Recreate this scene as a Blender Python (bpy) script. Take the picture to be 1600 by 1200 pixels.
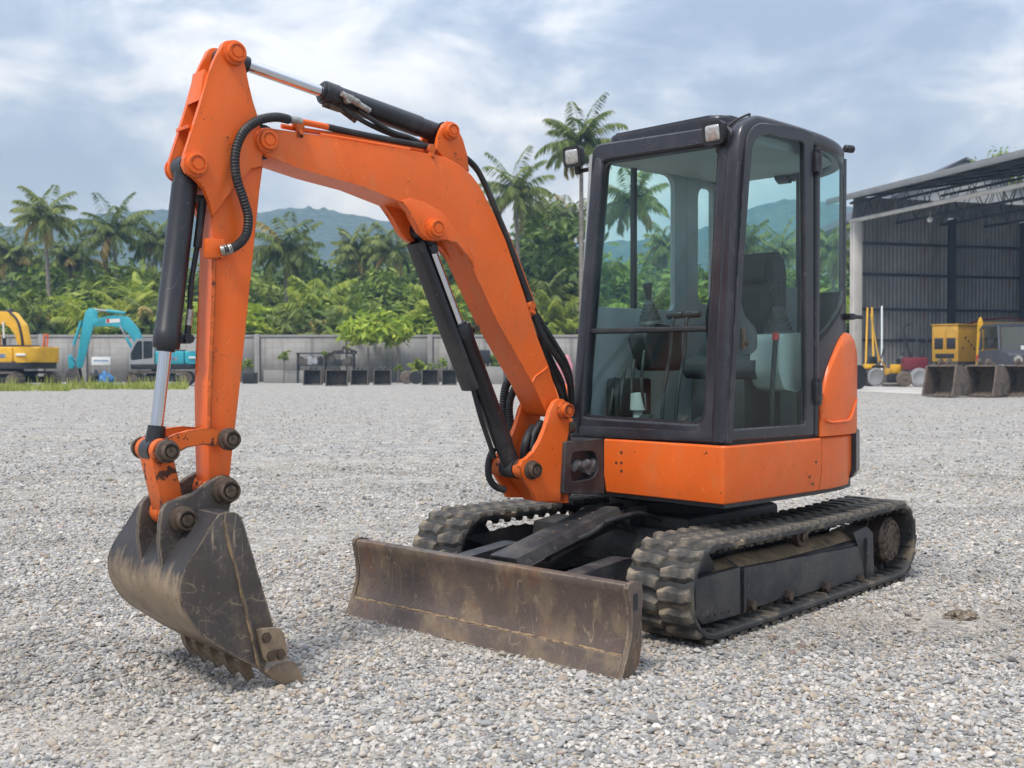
import bpy, bmesh, math, random
import numpy as np
from mathutils import Matrix, Vector

# ------------------------------------------------------------------ camera, sky, sun, exposure
scene = bpy.context.scene
for o in list(bpy.data.objects):
    bpy.data.objects.remove(o)
C = scene.collection
R = math.radians
CAMZ = 1.30
F_PX, CX, CY, HORIZON = 1750.0, 800.0, 600.0, 568.0
PITCH = math.atan((CY - HORIZON) / F_PX)
cam = bpy.data.cameras.new('camera')
cam.sensor_width = 36.0
cam.lens = 36.0 * F_PX / 1600.0
cam.clip_start = 0.05
cam.clip_end = 6000
cam.dof.use_dof = True
cam.dof.focus_distance = 5.4
cam.dof.aperture_fstop = 5.2
camo = bpy.data.objects.new('camera', cam)
C.objects.link(camo)
camo.location = (0, 0, CAMZ)
camo.rotation_euler = (R(90) - PITCH, 0, 0)
scene.camera = camo

world = bpy.data.worlds.new("World")
scene.world = world
world.use_nodes = True
SUN_EL, SUN_AZ = 58.0, 215.0          # sun behind the camera, to the left
def build_world():
    nt = world.node_tree
    for n in list(nt.nodes):
        nt.nodes.remove(n)
    N = nt.nodes.new
    L = nt.links.new
    out = N('ShaderNodeOutputWorld')
    sky = N('ShaderNodeTexSky')
    sky.sky_type = 'NISHITA'
    sky.sun_disc = False
    sky.sun_elevation = R(SUN_EL)
    sky.sun_rotation = R(SUN_AZ)
    b1 = N('ShaderNodeBackground')
    b1.inputs['Strength'].default_value = 0.10
    L(sky.outputs[0], b1.inputs['Color'])
    # clouds on a flat layer overhead
    tc = N('ShaderNodeTexCoord')
    sep = N('ShaderNodeSeparateXYZ')
    L(tc.outputs['Generated'], sep.inputs[0])
    def m(op, a, b=None, clamp=False):
        n = N('ShaderNodeMath')
        n.operation = op
        n.use_clamp = clamp
        for i, v in enumerate((a, b)):
            if v is None:
                continue
            if isinstance(v, (int, float)):
                n.inputs[i].default_value = v
            else:
                L(v, n.inputs[i])
        return n.outputs[0]
    zz = m('MAXIMUM', sep.outputs[2], 0.0)
    mp = N('ShaderNodeMapping')
    mp.inputs['Location'].default_value = (2.3, 0.7, 0.4)
    mp.inputs['Scale'].default_value = (1.0, 1.0, 2.1)
    L(tc.outputs['Generated'], mp.inputs[0])
    def cloud(sc, det, ro, di):
        n = N('ShaderNodeTexNoise')
        n.inputs['Scale'].default_value = sc
        n.inputs['Detail'].default_value = det
        n.inputs['Roughness'].default_value = ro
        n.inputs['Distortion'].default_value = di
        L(mp.outputs[0], n.inputs['Vector'])
        return n.outputs['Fac']
    big_, lump_ = cloud(2.9, 3, 0.5, 0.3), cloud(7.5, 12, 0.60, 0.35)
    fac = m('ADD', m('MULTIPLY', big_, 0.42), m('MULTIPLY', lump_, 0.58))
    ramp = N('ShaderNodeValToRGB')
    e = ramp.color_ramp.elements
    e[0].position, e[0].color = 0.40, (0.200, 0.248, 0.345, 1)
    e[1].position, e[1].color = 0.605, (0.56, 0.59, 0.63, 1)
    for p_, c_ in ((0.465, (0.255, 0.310, 0.415, 1)), (0.505, (0.325, 0.378, 0.470, 1)), (0.535, (0.40, 0.445, 0.52, 1))):
        x = e.new(p_)
        x.color = c_
    L(fac, ramp.inputs[0])
    # paler towards the horizon
    mx = N('ShaderNodeMixRGB')
    hz = N('ShaderNodeMapRange')
    hz.inputs['From Min'].default_value = 0.0
    hz.inputs['From Max'].default_value = 0.16
    hz.inputs['To Min'].default_value = 0.55
    hz.inputs['To Max'].default_value = 0.0
    L(sep.outputs[2], hz.inputs[0])
    L(hz.outputs[0], mx.inputs[0])
    L(ramp.outputs[0], mx.inputs[1])
    mx.inputs[2].default_value = (0.42, 0.475, 0.55, 1)
    b2 = N('ShaderNodeBackground')
    L(m('ADD', m('MULTIPLY', zz, 1.55), 0.52), b2.inputs['Strength'])
    L(mx.outputs[0], b2.inputs['Color'])
    ms = N('ShaderNodeMixShader')
    ms.inputs[0].default_value = 0.90
    L(b1.outputs[0], ms.inputs[1])
    L(b2.outputs[0], ms.inputs[2])
    L(ms.outputs[0], out.inputs[0])
build_world()

sun = bpy.data.lights.new('sun', 'SUN')
sun.energy = 1.5
sun.angle = R(12)
sun.color = (1.0, 0.96, 0.9)
suno = bpy.data.objects.new('sun', sun)
C.objects.link(suno)
_az = R(SUN_AZ)
_d = Vector((math.sin(_az) * math.cos(R(SUN_EL)), math.cos(_az) * math.cos(R(SUN_EL)), math.sin(R(SUN_EL))))
suno.rotation_euler = _d.to_track_quat('Z', 'Y').to_euler()
suno.location = (0, 0, 30)

scene.view_settings.view_transform = 'Standard'
scene.view_settings.look = 'None'
scene.view_settings.gamma = 1.0
scene.view_settings.use_curve_mapping = False
scene.view_settings.exposure = 1.08
scene.cycles.max_bounces = 8
scene.cycles.transparent_max_bounces = 24
scene.cycles.volume_bounces = 0
scene.cycles.use_denoising = True

# ------------------------------------------------------------------ materials
def nodes(name):
    m = bpy.data.materials.new(name)
    m.use_nodes = True
    nt = m.node_tree
    return m, nt, nt.nodes['Principled BSDF']

def mathn(nt, op, a, b=None, clamp=False):
    n = nt.nodes.new('ShaderNodeMath')
    n.operation = op
    n.use_clamp = clamp
    for i, v in enumerate((a, b)):
        if v is None:
            continue
        if isinstance(v, (int, float)):
            n.inputs[i].default_value = v
        else:
            nt.links.new(v, n.inputs[i])
    return n.outputs[0]

def noise(nt, vec, scale, detail=4, rough=0.55, dist=0.0):
    n = nt.nodes.new('ShaderNodeTexNoise')
    n.inputs['Scale'].default_value = scale
    n.inputs['Detail'].default_value = detail
    n.inputs['Roughness'].default_value = rough
    n.inputs['Distortion'].default_value = dist
    nt.links.new(vec, n.inputs['Vector'])
    return n.outputs['Fac']

def rng(nt, v, a, b, c=0.0, d=1.0):
    n = nt.nodes.new('ShaderNodeMapRange')
    nt.links.new(v, n.inputs[0])
    for i, q in enumerate((a, b, c, d)):
        n.inputs[1 + i].default_value = q
    return n.outputs[0]

def mixc(nt, fac, a, b):
    n = nt.nodes.new('ShaderNodeMixRGB')
    for i, v in enumerate((fac, a, b)):
        if isinstance(v, (int, float)):
            n.inputs[i].default_value = v
        elif isinstance(v, tuple):
            n.inputs[i].default_value = v if len(v) == 4 else v + (1,)
        else:
            nt.links.new(v, n.inputs[i])
    return n.outputs[0]

def coords(nt, kind='Object', scale=(1, 1, 1)):
    tc = nt.nodes.new('ShaderNodeTexCoord')
    mp = nt.nodes.new('ShaderNodeMapping')
    mp.inputs['Scale'].default_value = scale
    nt.links.new(tc.outputs[kind], mp.inputs[0])
    return mp.outputs[0]

def bump(nt, bsdf, h, strength, dist=0.01):
    b = nt.nodes.new('ShaderNodeBump')
    b.inputs['Strength'].default_value = strength
    b.inputs['Distance'].default_value = dist
    nt.links.new(h, b.inputs['Height'])
    nt.links.new(b.outputs[0], bsdf.inputs['Normal'])

def surf(name, col, rough=0.5, metal=0.0, var=0.12, scale=6.0, layers=(), bumps=None, coat=0.0, spec=0.5, lines=(), edge=None, ztop=None):
    """base colour with slow variation, then layers (colour, noise scale, lo, hi, amount, stretch)"""
    m, nt, b = nodes(name)
    v = coords(nt)
    f = noise(nt, v, scale, 5)
    dark = tuple(c * (1 - var) for c in col)
    lite = tuple(min(1, c * (1 + var)) for c in col)
    c = mixc(nt, rng(nt, f, 0.3, 0.7), dark, lite)
    r = None
    for (lc, sc, lo, hi, amt, st) in layers:
        fv = noise(nt, coords(nt, 'Object', st), sc, 6, 0.62, 0.3)
        k = mathn(nt, 'MULTIPLY', rng(nt, fv, lo, hi), amt)
        c = mixc(nt, k, c, lc)
        r = k if r is None else mathn(nt, 'MAXIMUM', r, k)
    for (lc, sc, wd, amt, st) in lines:        # thin scuffs
        fv = noise(nt, coords(nt, 'Object', st), sc, 2, 0.5, 0.6)
        d = mathn(nt, 'ABSOLUTE', mathn(nt, 'SUBTRACT', fv, 0.5))
        gate = rng(nt, noise(nt, coords(nt, 'Object', (1.3, 1.1, 0.9)), sc * 0.7, 3), 0.48, 0.62)
        k = mathn(nt, 'MULTIPLY', mathn(nt, 'MULTIPLY', rng(nt, d, 0.0, wd, 1, 0), gate), amt)
        c = mixc(nt, k, c, lc)
    if ztop:                                   # paint that survives above a ragged line
        zc, z0, z1, amt = ztop
        sx = nt.nodes.new('ShaderNodeSeparateXYZ')
        nt.links.new(v, sx.inputs[0])
        zz = mathn(nt, 'ADD', sx.outputs[2], mathn(nt, 'MULTIPLY', mathn(nt, 'SUBTRACT', noise(nt, coords(nt, 'Object', (1, 1, 0.35)), 16, 6, 0.65), 0.5), 0.30))
        c = mixc(nt, mathn(nt, 'MULTIPLY', rng(nt, zz, z0, z1), amt), c, zc)
    if edge:                                   # worn edges
        bv = nt.nodes.new('ShaderNodeBevel')
        bv.samples = 4
        bv.inputs['Radius'].default_value = edge[1]
        ge = nt.nodes.new('ShaderNodeNewGeometry')
        dt = nt.nodes.new('ShaderNodeVectorMath')
        dt.operation = 'DOT_PRODUCT'
        nt.links.new(bv.outputs[0], dt.inputs[0])
        nt.links.new(ge.outputs['Normal'], dt.inputs[1])
        k = rng(nt, dt.outputs['Value'], 0.985, 0.90, 0, 1)
        k = mathn(nt, 'MULTIPLY', k, rng(nt, noise(nt, v, edge[2], 5, 0.7), edge[3], edge[3] + 0.08))
        c = mixc(nt, mathn(nt, 'MULTIPLY', k, edge[4]), c, edge[0])
    nt.links.new(c, b.inputs['Base Color'])
    if r is not None:
        nt.links.new(rng(nt, r, 0, 1, rough, min(1, rough + 0.35)), b.inputs['Roughness'])
    else:
        b.inputs['Roughness'].default_value = rough
    b.inputs['Metallic'].default_value = metal
    b.inputs['Specular IOR Level'].default_value = spec
    b.inputs['Coat Weight'].default_value = coat
    b.inputs['Coat Roughness'].default_value = 0.15
    if bumps:
        bump(nt, b, noise(nt, v, bumps[0], 6, 0.6), bumps[1], bumps[2])
    return m

ONE = (1, 1, 1)
MUD = (0.30, 0.205, 0.115)
DUST = (0.33, 0.27, 0.21)
M = {}
M['orange'] = surf('orange_paint', (0.77, 0.130, 0.016), 0.34, 0, 0.07, 3.5,
    [((0.56, 0.125, 0.03), 2.2, 0.46, 0.72, 0.55, ONE), ((0.50, 0.20, 0.09), 7, 0.52, 0.74, 0.40, (1, 1, 0.35)), ((0.30, 0.09, 0.03), 34, 0.62, 0.70, 0.5, (1, 1, 0.6)),
     ((0.035, 0.022, 0.018), 22, 0.69, 0.705, 0.9, ONE)], (60, 0.08, 0.004), 0.05, 0.3,
    [((0.90, 0.38, 0.14), 9, 0.004, 0.45, (1, 1, 0.5)), ((0.22, 0.06, 0.02), 6, 0.003, 0.5, (1, 1, 0.4)), ((0.88, 0.36, 0.13), 22, 0.005, 0.35, (1, 1, 0.3))], ((0.06, 0.03, 0.02), 0.007, 26, 0.50, 0.85))
M['orange_worn'] = surf('worn_orange_paint', (0.66, 0.122, 0.016), 0.47, 0, 0.12, 5,
    [((0.36, 0.13, 0.05), 5, 0.42, 0.70, 0.65, ONE), ((0.03, 0.02, 0.017), 13, 0.58, 0.61, 0.92, ONE),
     ((0.04, 0.025, 0.02), 40, 0.61, 0.64, 0.8, ONE)], (50, 0.14, 0.004), 0, 0.3,
    [((0.2, 0.06, 0.02), 8, 0.006, 0.7, ONE)], ((0.035, 0.022, 0.018), 0.010, 22, 0.42, 0.95))
M['cab'] = surf('dark_cab_paint', (0.017, 0.0165, 0.022), 0.34, 0, 0.15, 4,
    [((0.12, 0.11, 0.10), 4, 0.50, 0.85, 0.30, ONE), ((0.2, 0.18, 0.17), 30, 0.68, 0.73, 0.45, (1, 1, 3))], None, 0.15, 0.5,
    [((0.22, 0.21, 0.21), 10, 0.004, 0.5, (1, 1, 0.5))], ((0.22, 0.20, 0.19), 0.006, 18, 0.50, 0.5))
M['cyl'] = surf('dark_cylinder_paint', (0.013, 0.013, 0.016), 0.36, 0, 0.2, 6,
    [((0.13, 0.115, 0.10), 6, 0.54, 0.9, 0.45, (1, 1, 0.5)), ((0.28, 0.26, 0.22), 42, 0.69, 0.72, 0.6, ONE)], None, 0, 0.5, [((0.2, 0.18, 0.16), 12, 0.005, 0.6, (1, 1, 0.4))])
M['frame'] = surf('dark_frame_paint', (0.026, 0.027, 0.031), 0.5, 0, 0.2, 6,
    [((0.17, 0.145, 0.115), 5, 0.44, 0.80, 0.65, ONE), ((0.25, 0.2, 0.14), 35, 0.64, 0.69, 0.5, ONE)], (40, 0.15, 0.003), 0, 0.5,
    [((0.2, 0.18, 0.16), 9, 0.006, 0.5, (1, 1, 0.5)), ((0.3, 0.27, 0.22), 18, 0.006, 0.4, (0.6, 1, 1))])
M['black'] = surf('black_plastic', (0.016, 0.016, 0.018), 0.5, 0, 0.2, 8, [((0.12, 0.105, 0.09), 9, 0.5, 0.9, 0.35, ONE)])
M['hose'] = surf('hose_rubber', (0.013, 0.013, 0.014), 0.55, 0, 0.2, 20, [((0.16, 0.14, 0.115), 12, 0.52, 0.85, 0.4, ONE)])
M['rubber'] = surf('track_rubber', (0.028, 0.0275, 0.027), 0.72, 0, 0.25, 9,
    [((0.12, 0.105, 0.09), 6, 0.44, 0.78, 0.7, ONE), ((0.33, 0.255, 0.16), 4.2, 0.55, 0.75, 0.85, ONE)], (45, 0.35, 0.004))
M['lug'] = surf('track_lug_rubber', (0.032, 0.031, 0.030), 0.75, 0, 0.25, 9,
    [((0.16, 0.137, 0.108), 9, 0.40, 0.64, 0.85, ONE), ((0.31, 0.245, 0.165), 6, 0.50, 0.64, 0.8, ONE)], (60, 0.4, 0.004))
M['mud'] = surf('caked_mud', (0.25, 0.18, 0.105), 0.9, 0, 0.3, 8, [((0.07, 0.055, 0.045), 14, 0.5, 0.7, 0.7, ONE)], (50, 0.6, 0.01))
TAN = (0.40, 0.31, 0.20)
M['blade'] = surf('worn_blade_steel', (0.120, 0.086, 0.067), 0.46, 0.15, 0.3, 2.4,
    [((0.060, 0.047, 0.045), 2.2, 0.46, 0.66, 0.8, ONE), ((0.30, 0.215, 0.12), 3.6, 0.50, 0.70, 0.8, (1, 1, 0.55)), ((0.20, 0.085, 0.04), 4.5, 0.56, 0.72, 0.6, ONE),
     ((0.30, 0.23, 0.15), 28, 0.62, 0.68, 0.5, (1, 1, 0.5)), ((0.04, 0.032, 0.03), 60, 0.60, 0.68, 0.6, ONE)], (40, 0.25, 0.003), 0, 0.5,
    [(TAN, 7, 0.007, 0.7, (1, 1, 0.4)), (TAN, 16, 0.008, 0.5, (0.7, 1, 0.6)), ((0.03, 0.025, 0.025), 11, 0.008, 0.6, (1, 0.6, 1))], ((0.34, 0.27, 0.19), 0.010, 14, 0.42, 0.8))
M['weld'] = surf('rusty_weld', (0.26, 0.175, 0.095), 0.8, 0, 0.5, 14, [((0.08, 0.055, 0.045), 20, 0.5, 0.6, 0.8, ONE)], (120, 0.5, 0.004))
M['bucket'] = surf('bucket_steel', (0.082, 0.066, 0.057), 0.42, 0.2, 0.3, 4,
    [((0.042, 0.038, 0.041), 3, 0.45, 0.66, 0.7, ONE), ((0.22, 0.16, 0.10), 5, 0.54, 0.76, 0.65, ONE), ((0.30, 0.235, 0.16), 45, 0.63, 0.68, 0.5, ONE)], (40, 0.2, 0.003), 0, 0.5,
    [(TAN, 4.5, 0.007, 0.85, (1, 1, 0.6)), (TAN, 12, 0.010, 0.65, (0.5, 1, 1)), (TAN, 9, 0.006, 0.6, (1, 1, 0.4))], ((0.34, 0.26, 0.17), 0.012, 12, 0.42, 0.9))
ZT = ((0.018, 0.019, 0.026), 0.03, 0.12, 0.93)
M['shell'] = surf('bucket_shell_steel', (0.27, 0.195, 0.125), 0.42, 0.2, 0.3, 3,
    [((0.30, 0.215, 0.13), 5, 0.42, 0.66, 0.8, (1, 1, 0.7)), ((0.045, 0.040, 0.040), 2.6, 0.50, 0.66, 0.65, (1, 0.6, 1)),
     ((0.38, 0.29, 0.19), 24, 0.58, 0.64, 0.5, (1, 1, 0.4)), ((0.05, 0.04, 0.035), 38, 0.60, 0.66, 0.6, ONE)], (40, 0.25, 0.003), 0, 0.5,
    [(TAN, 6, 0.009, 0.8, (1, 1, 0.5)), ((0.04, 0.034, 0.03), 10, 0.009, 0.7, (1, 0.6, 0.6))], ((0.36, 0.28, 0.19), 0.010, 12, 0.42, 0.8), ZT)
M['pin'] = surf('greasy_pin_steel', (0.12, 0.085, 0.06), 0.5, 0.5, 0.4, 20, [((0.03, 0.025, 0.02), 25, 0.5, 0.6, 0.8, ONE)])
M['chrome'] = surf('chromed_rod', (0.62, 0.62, 0.64), 0.12, 1.0, 0.05, 4, [((0.35, 0.28, 0.22), 12, 0.62, 0.8, 0.3, ONE)])
M['fitting'] = surf('hose_fitting_steel', (0.36, 0.34, 0.31), 0.45, 0.7, 0.3, 30)
M['seat'] = surf('seat_fabric', (0.022, 0.024, 0.028), 0.85, 0, 0.2, 60)
M['console'] = surf('console_plastic', (0.34, 0.37, 0.35), 0.55, 0, 0.05, 4, [((0.25, 0.23, 0.2), 6, 0.5, 0.85, 0.4, ONE)])
M['boot'] = surf('lever_boot_rubber', (0.055, 0.06, 0.06), 0.5)
M['lining'] = surf('cab_lining', (0.32, 0.33, 0.33), 0.7, 0, 0.08, 4)
M['redlight'] = surf('red_plastic', (0.5, 0.03, 0.02), 0.35)
M['rag'] = surf('grey_rag', (0.12, 0.115, 0.11), 0.95, 0, 0.5, 18, [((0.32, 0.31, 0.3), 20, 0.5, 0.7, 0.7, (1, 4, 1))], (60, 0.6, 0.01))
M['lens'] = surf('lamp_lens', (0.55, 0.53, 0.49), 0.10, 0.6, 0.3, 25, [((0.16, 0.15, 0.14), 18, 0.5, 0.65, 0.7, ONE)], (90, 0.4, 0.004))

def glassmat(name, tint, rough=0.0, spec=1.0):
    m = bpy.data.materials.new(name)
    m.use_nodes = True
    nt = m.node_tree
    for n in list(nt.nodes):
        nt.nodes.remove(n)
    out = nt.nodes.new('ShaderNodeOutputMaterial')
    tr = nt.nodes.new('ShaderNodeBsdfTransparent')
    tr.inputs[0].default_value = tint + (1,)
    gl = nt.nodes.new('ShaderNodeBsdfGlossy')
    gl.inputs['Roughness'].default_value = rough
    gl.inputs['Color'].default_value = (0.9, 0.95, 0.95, 1)
    fr = nt.nodes.new('ShaderNodeFresnel')
    fr.inputs[0].default_value = 1.5
    mx = nt.nodes.new('ShaderNodeMixShader')
    geo = nt.nodes.new('ShaderNodeNewGeometry')
    front = mathn(nt, 'SUBTRACT', 1.0, geo.outputs['Backfacing'])
    nt.links.new(mathn(nt, 'MULTIPLY', mathn(nt, 'MULTIPLY', fr.outputs[0], spec, True), front), mx.inputs[0])
    nt.links.new(tr.outputs[0], mx.inputs[1])
    nt.links.new(gl.outputs[0], mx.inputs[2])
    # a film of dust on the pane
    df = nt.nodes.new('ShaderNodeBsdfDiffuse')
    df.inputs[0].default_value = (0.5, 0.5, 0.46, 1)
    m2 = nt.nodes.new('ShaderNodeMixShader')
    d = noise(nt, coords(nt, 'Object'), 3.0, 6, 0.6)
    nt.links.new(rng(nt, d, 0.45, 0.85, 0.001, 0.018), m2.inputs[0])
    nt.links.new(mx.outputs[0], m2.inputs[1])
    nt.links.new(df.outputs[0], m2.inputs[2])
    nt.links.new(m2.outputs[0], out.inputs[0])
    return m
M['glass'] = glassmat('green_tinted_glass', (0.89, 0.975, 0.965), 0.0, 0.6)
M['glass_far'] = glassmat('dark_window_glass', (0.35, 0.42, 0.45), 0.05, 1.6)

# ------------------------------------------------------------------ geometry helpers
class MB:
    def __init__(s):
        s.bm = bmesh.new()
        s.mi = 0
        s.lay = None
    def _faces(s, fs):
        for f in fs:
            f.material_index = s.mi
            f.smooth = True
    def poly(s, pts):
        vs = [s.bm.verts.new(p) for p in pts]
        f = s.bm.faces.new(vs)
        s._faces([f])
        return f
    def solid(s, rings, cap0=True, cap1=True, closed=True, loop=False):
        """skin a list of equally long point rings"""
        vr = [[s.bm.verts.new(p) for p in r] for r in rings]
        fs = []
        n = len(vr[0])
        pairs = list(zip(vr, vr[1:]))
        if loop:
            pairs.append((vr[-1], vr[0]))
        for a, b in pairs:
            for i in range(n if closed else n - 1):
                j = (i + 1) % n
                fs.append(s.bm.faces.new((a[i], a[j], b[j], b[i])))
        if cap0 and not loop:
            fs.append(s.bm.faces.new(vr[0][::-1]))
        if cap1 and not loop:
            fs.append(s.bm.faces.new(vr[-1]))
        s._faces(fs)
        return vr, fs
    def _bev(s, edges, w, seg=2):
        if w:
            r = bmesh.ops.bevel(s.bm, geom=edges, offset=w, segments=seg, affect='EDGES', clamp_overlap=True, profile=0.5)
            s._faces(r['faces'])
    def prism(s, pts, a0, a1, axis=1, bevel=0.0, seg=2):
        def P(u, v, w):
            return (w, u, v) if axis == 0 else ((u, w, v) if axis == 1 else (u, v, w))
        vr, fs = s.solid([[P(u, v, a0) for u, v in pts], [P(u, v, a1) for u, v in pts]])
        if bevel:
            es = set()
            for f in fs[-2:]:
                es.update(f.edges)
            s._bev(list(es), bevel, seg)
    def box(s, c, size, bevel=0.0, rot=None, seg=2):
        x, y, z = (q / 2 for q in size)
        Mx = rot.to_matrix() if hasattr(rot, 'to_matrix') else (rot or Matrix.Identity(3))
        c = Vector(c)
        r0 = [c + Mx @ Vector(p) for p in ((-x, -y, -z), (x, -y, -z), (x, y, -z), (-x, y, -z))]
        r1 = [c + Mx @ Vector(p) for p in ((-x, -y, z), (x, -y, z), (x, y, z), (-x, y, z))]
        vr, fs = s.solid([r0, r1])
        if bevel:
            es = set()
            for f in fs:
                es.update(f.edges)
            s._bev(list(es), bevel, seg)
    def frame_at(s, d, ref=None):
        d = d.normalized()
        ref = Vector(ref) if ref is not None else (Vector((0, 0, 1)) if abs(d.z) < 0.9 else Vector((0, 1, 0)))
        u = d.cross(ref).normalized()
        return u, u.cross(d).normalized()
    def lathe(s, p0, d, prof, n=24):
        """prof = (distance along d, radius)"""
        p0 = Vector(p0)
        d = Vector(d).normalized()
        u, v = s.frame_at(d)
        rings = [[p0 + d * t + (u * math.cos(2 * math.pi * i / n) + v * math.sin(2 * math.pi * i / n)) * max(r, 1e-4) for i in range(n)] for t, r in prof]
        s.solid(rings)
    def cyl(s, p0, p1, r0, r1=None, n=24, ch=0.0):
        p0, p1 = Vector(p0), Vector(p1)
        L = (p1 - p0).length
        r1 = r0 if r1 is None else r1
        pr = [(0, r0 - ch), (ch, r0), (L - ch, r1), (L, r1 - ch)] if ch else [(0, r0), (L, r1)]
        s.lathe(p0, p1 - p0, pr, n)
    def sweep(s, path, prof, ref=None, loop=False, radii=None):
        path = [Vector(p) for p in path]
        rings = []
        n = len(path)
        pu = None
        for i, p in enumerate(path):
            if loop:
                d = path[(i + 1) % n] - path[i - 1]
            else:
                d = path[min(i + 1, n - 1)] - path[max(i - 1, 0)]
            if ref is not None:
                u, v = s.frame_at(d, ref)
            else:
                d = d.normalized()
                if pu is None:
                    u, v = s.frame_at(d)
                else:
                    u = (pu - d * pu.dot(d)).normalized()
                    v = u.cross(d).normalized()
                pu = u
            k = radii[i] if radii else 1.0
            rings.append([p + u * a * k + v * b * k for a, b in prof])
        s.solid(rings, loop=loop)
    def tube(s, path, r, n=10, radii=None, loop=False):
        s.sweep(path, [(math.cos(2 * math.pi * i / n) * r, math.sin(2 * math.pi * i / n) * r) for i in range(n)], None, loop, radii)
    def ring(s, outer, inner, a0, a1, axis=1, bevel=0.0):
        """flat frame: outer and inner outlines with the same number of points"""
        def P(q, w):
            u, v = q
            return (w, u, v) if axis == 0 else ((u, w, v) if axis == 1 else (u, v, w))
        n = len(outer)
        rows = [[P(outer[i], a0), P(outer[i], a1), P(inner[i], a1), P(inner[i], a0)] for i in range(n)]
        vr, fs = s.solid(rows, loop=True)
        if bevel:
            es = []
            for i in range(n):
                j = (i + 1) % n
                for k in range(4):
                    e = s.bm.edges.get((vr[i][k], vr[j][k]))
                    if e:
                        es.append(e)
            s._bev(es, bevel, 1)
    def mesh(s, name, mats, angle=38):
        bmesh.ops.recalc_face_normals(s.bm, faces=s.bm.faces[:])
        me = bpy.data.meshes.new(name)
        s.bm.to_mesh(me)
        s.bm.free()
        for m in (mats if isinstance(mats, (list, tuple)) else [mats]):
            me.materials.append(m)
        if angle:
            me.set_sharp_from_angle(angle=R(angle))
        return me

WM = {}
def empty(name, Mw, label=None, cat=None, group=None, kind=None, parent=None):
    o = bpy.data.objects.new(name, None)
    o.empty_display_size = 0.2
    C.objects.link(o)
    if parent:
        o.parent = parent
        o.matrix_local = WM[parent].inverted() @ Mw
    else:
        o.matrix_local = Mw
    WM[o] = Mw
    tag(o, label, cat, group, kind)
    return o
def tag(o, label=None, cat=None, group=None, kind=None):
    for k, v in (('label', label), ('category', cat), ('group', group), ('kind', kind)):
        if v:
            o[k] = v
    return o
def put(name, mb, mats, parent=None, fr=None, angle=38, recentre=True):
    """build MB into ONE object whose geometry is given in frame fr; origin at the middle of the piece"""
    fr = fr or Matrix.Identity(4)
    me = mb.mesh(name, mats, angle)
    c = Vector((0, 0, 0))
    if recentre and len(me.vertices):
        co = np.empty(len(me.vertices) * 3)
        me.vertices.foreach_get('co', co)
        co = co.reshape(-1, 3)
        c = Vector((co.min(0) + co.max(0)) / 2)
        me.transform(Matrix.Translation(-c))
    return inst(name, me, parent, fr @ Matrix.Translation(c))
def inst(name, me, parent, Mw):
    o = bpy.data.objects.new(name, me)
    C.objects.link(o)
    if parent:
        o.parent = parent
        o.matrix_local = WM[parent].inverted() @ Mw
    else:
        o.matrix_local = Mw
    WM[o] = Mw
    return o

def T(x, y, z):
    return Matrix.Translation((x, y, z))
def rotz(a):
    return Matrix.Rotation(a, 4, 'Z')

# survey: where a sight line of the photograph meets a plane of a frame
CAMP = Vector((0, 0, CAMZ))
def sight(px, py):
    x = (px - CX) / F_PX
    z = -(py - CY) / F_PX
    return Vector((x, math.cos(PITCH) + z * math.sin(PITCH), -math.sin(PITCH) + z * math.cos(PITCH)))
def on(fr, px, py, axis, val):
    inv = fr.inverted()
    o = inv @ CAMP
    d = inv.to_3x3() @ sight(px, py)
    return o + d * ((val - o[axis]) / d[axis])
def tr(fr, val, pts, axis=1):
    out = []
    for px, py in pts:
        p = on(fr, px, py, axis, val)
        out.append({0: (p.y, p.z), 1: (p.x, p.z), 2: (p.x, p.y)}[axis])
    return out
def tr3(fr, pts):
    """(px, py, y) -> 3D points in the frame, on the plane y"""
    return [on(fr, a, b, 1, y) for a, b, y in pts]
def ground(px, py, z=0.0):
    r = sight(px, py)
    t = (z - CAMZ) / r.z
    p = CAMP + r * t
    return p
def spline(pts, k=6, closed=False):
    P = [Vector(p) for p in pts]
    n = len(P)
    out = []
    for i in range(n if closed else n - 1):
        if closed:
            a, b, c, d = P[i - 1], P[i], P[(i + 1) % n], P[(i + 2) % n]
        else:
            a, b, c, d = P[max(i - 1, 0)], P[i], P[i + 1], P[min(i + 2, n - 1)]
        for j in range(k):
            t = j / k
            out.append(0.5 * ((2 * b) + (c - a) * t + (2 * a - 5 * b + 4 * c - d) * t * t + (3 * b - a - 3 * c + d) * t ** 3))
    if not closed:
        out.append(P[-1])
    return out
def fillet(pts, rad, seg=5):
    """round the corners of a closed 2D outline; rad a number or one per corner"""
    n = len(pts)
    out = []
    for i in range(n):
        p, a, b = Vector(pts[i]), Vector(pts[i - 1]), Vector(pts[(i + 1) % n])
        r = rad[i] if isinstance(rad, (list, tuple)) else rad
        u, v = (a - p), (b - p)
        lu, lv = u.length, v.length
        u.normalize(); v.normalize()
        d = min(r, lu * 0.48, lv * 0.48)
        p0, p1 = p + u * d, p + v * d
        for j in range(seg + 1):
            t = j / seg
            out.append(tuple((1 - t) ** 2 * p0 + 2 * t * (1 - t) * p + t * t * p1))
    return out
def rrect(w, h, r, seg=3):
    return fillet([(-w / 2, -h / 2), (w / 2, -h / 2), (w / 2, h / 2), (-w / 2, h / 2)], r, seg)
def circ(c, r, n=16, a0=0.0):
    return [(c[0] + r * math.cos(a0 + 2 * math.pi * i / n), c[1] + r * math.sin(a0 + 2 * math.pi * i / n)) for i in range(n)]

def copy_tree(o, parent=None, name=None):
    c = o.copy()
    C.objects.link(c)
    if parent:
        c.parent = parent
    for ch in list(o.children):
        copy_tree(ch, c)
    return c
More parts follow.
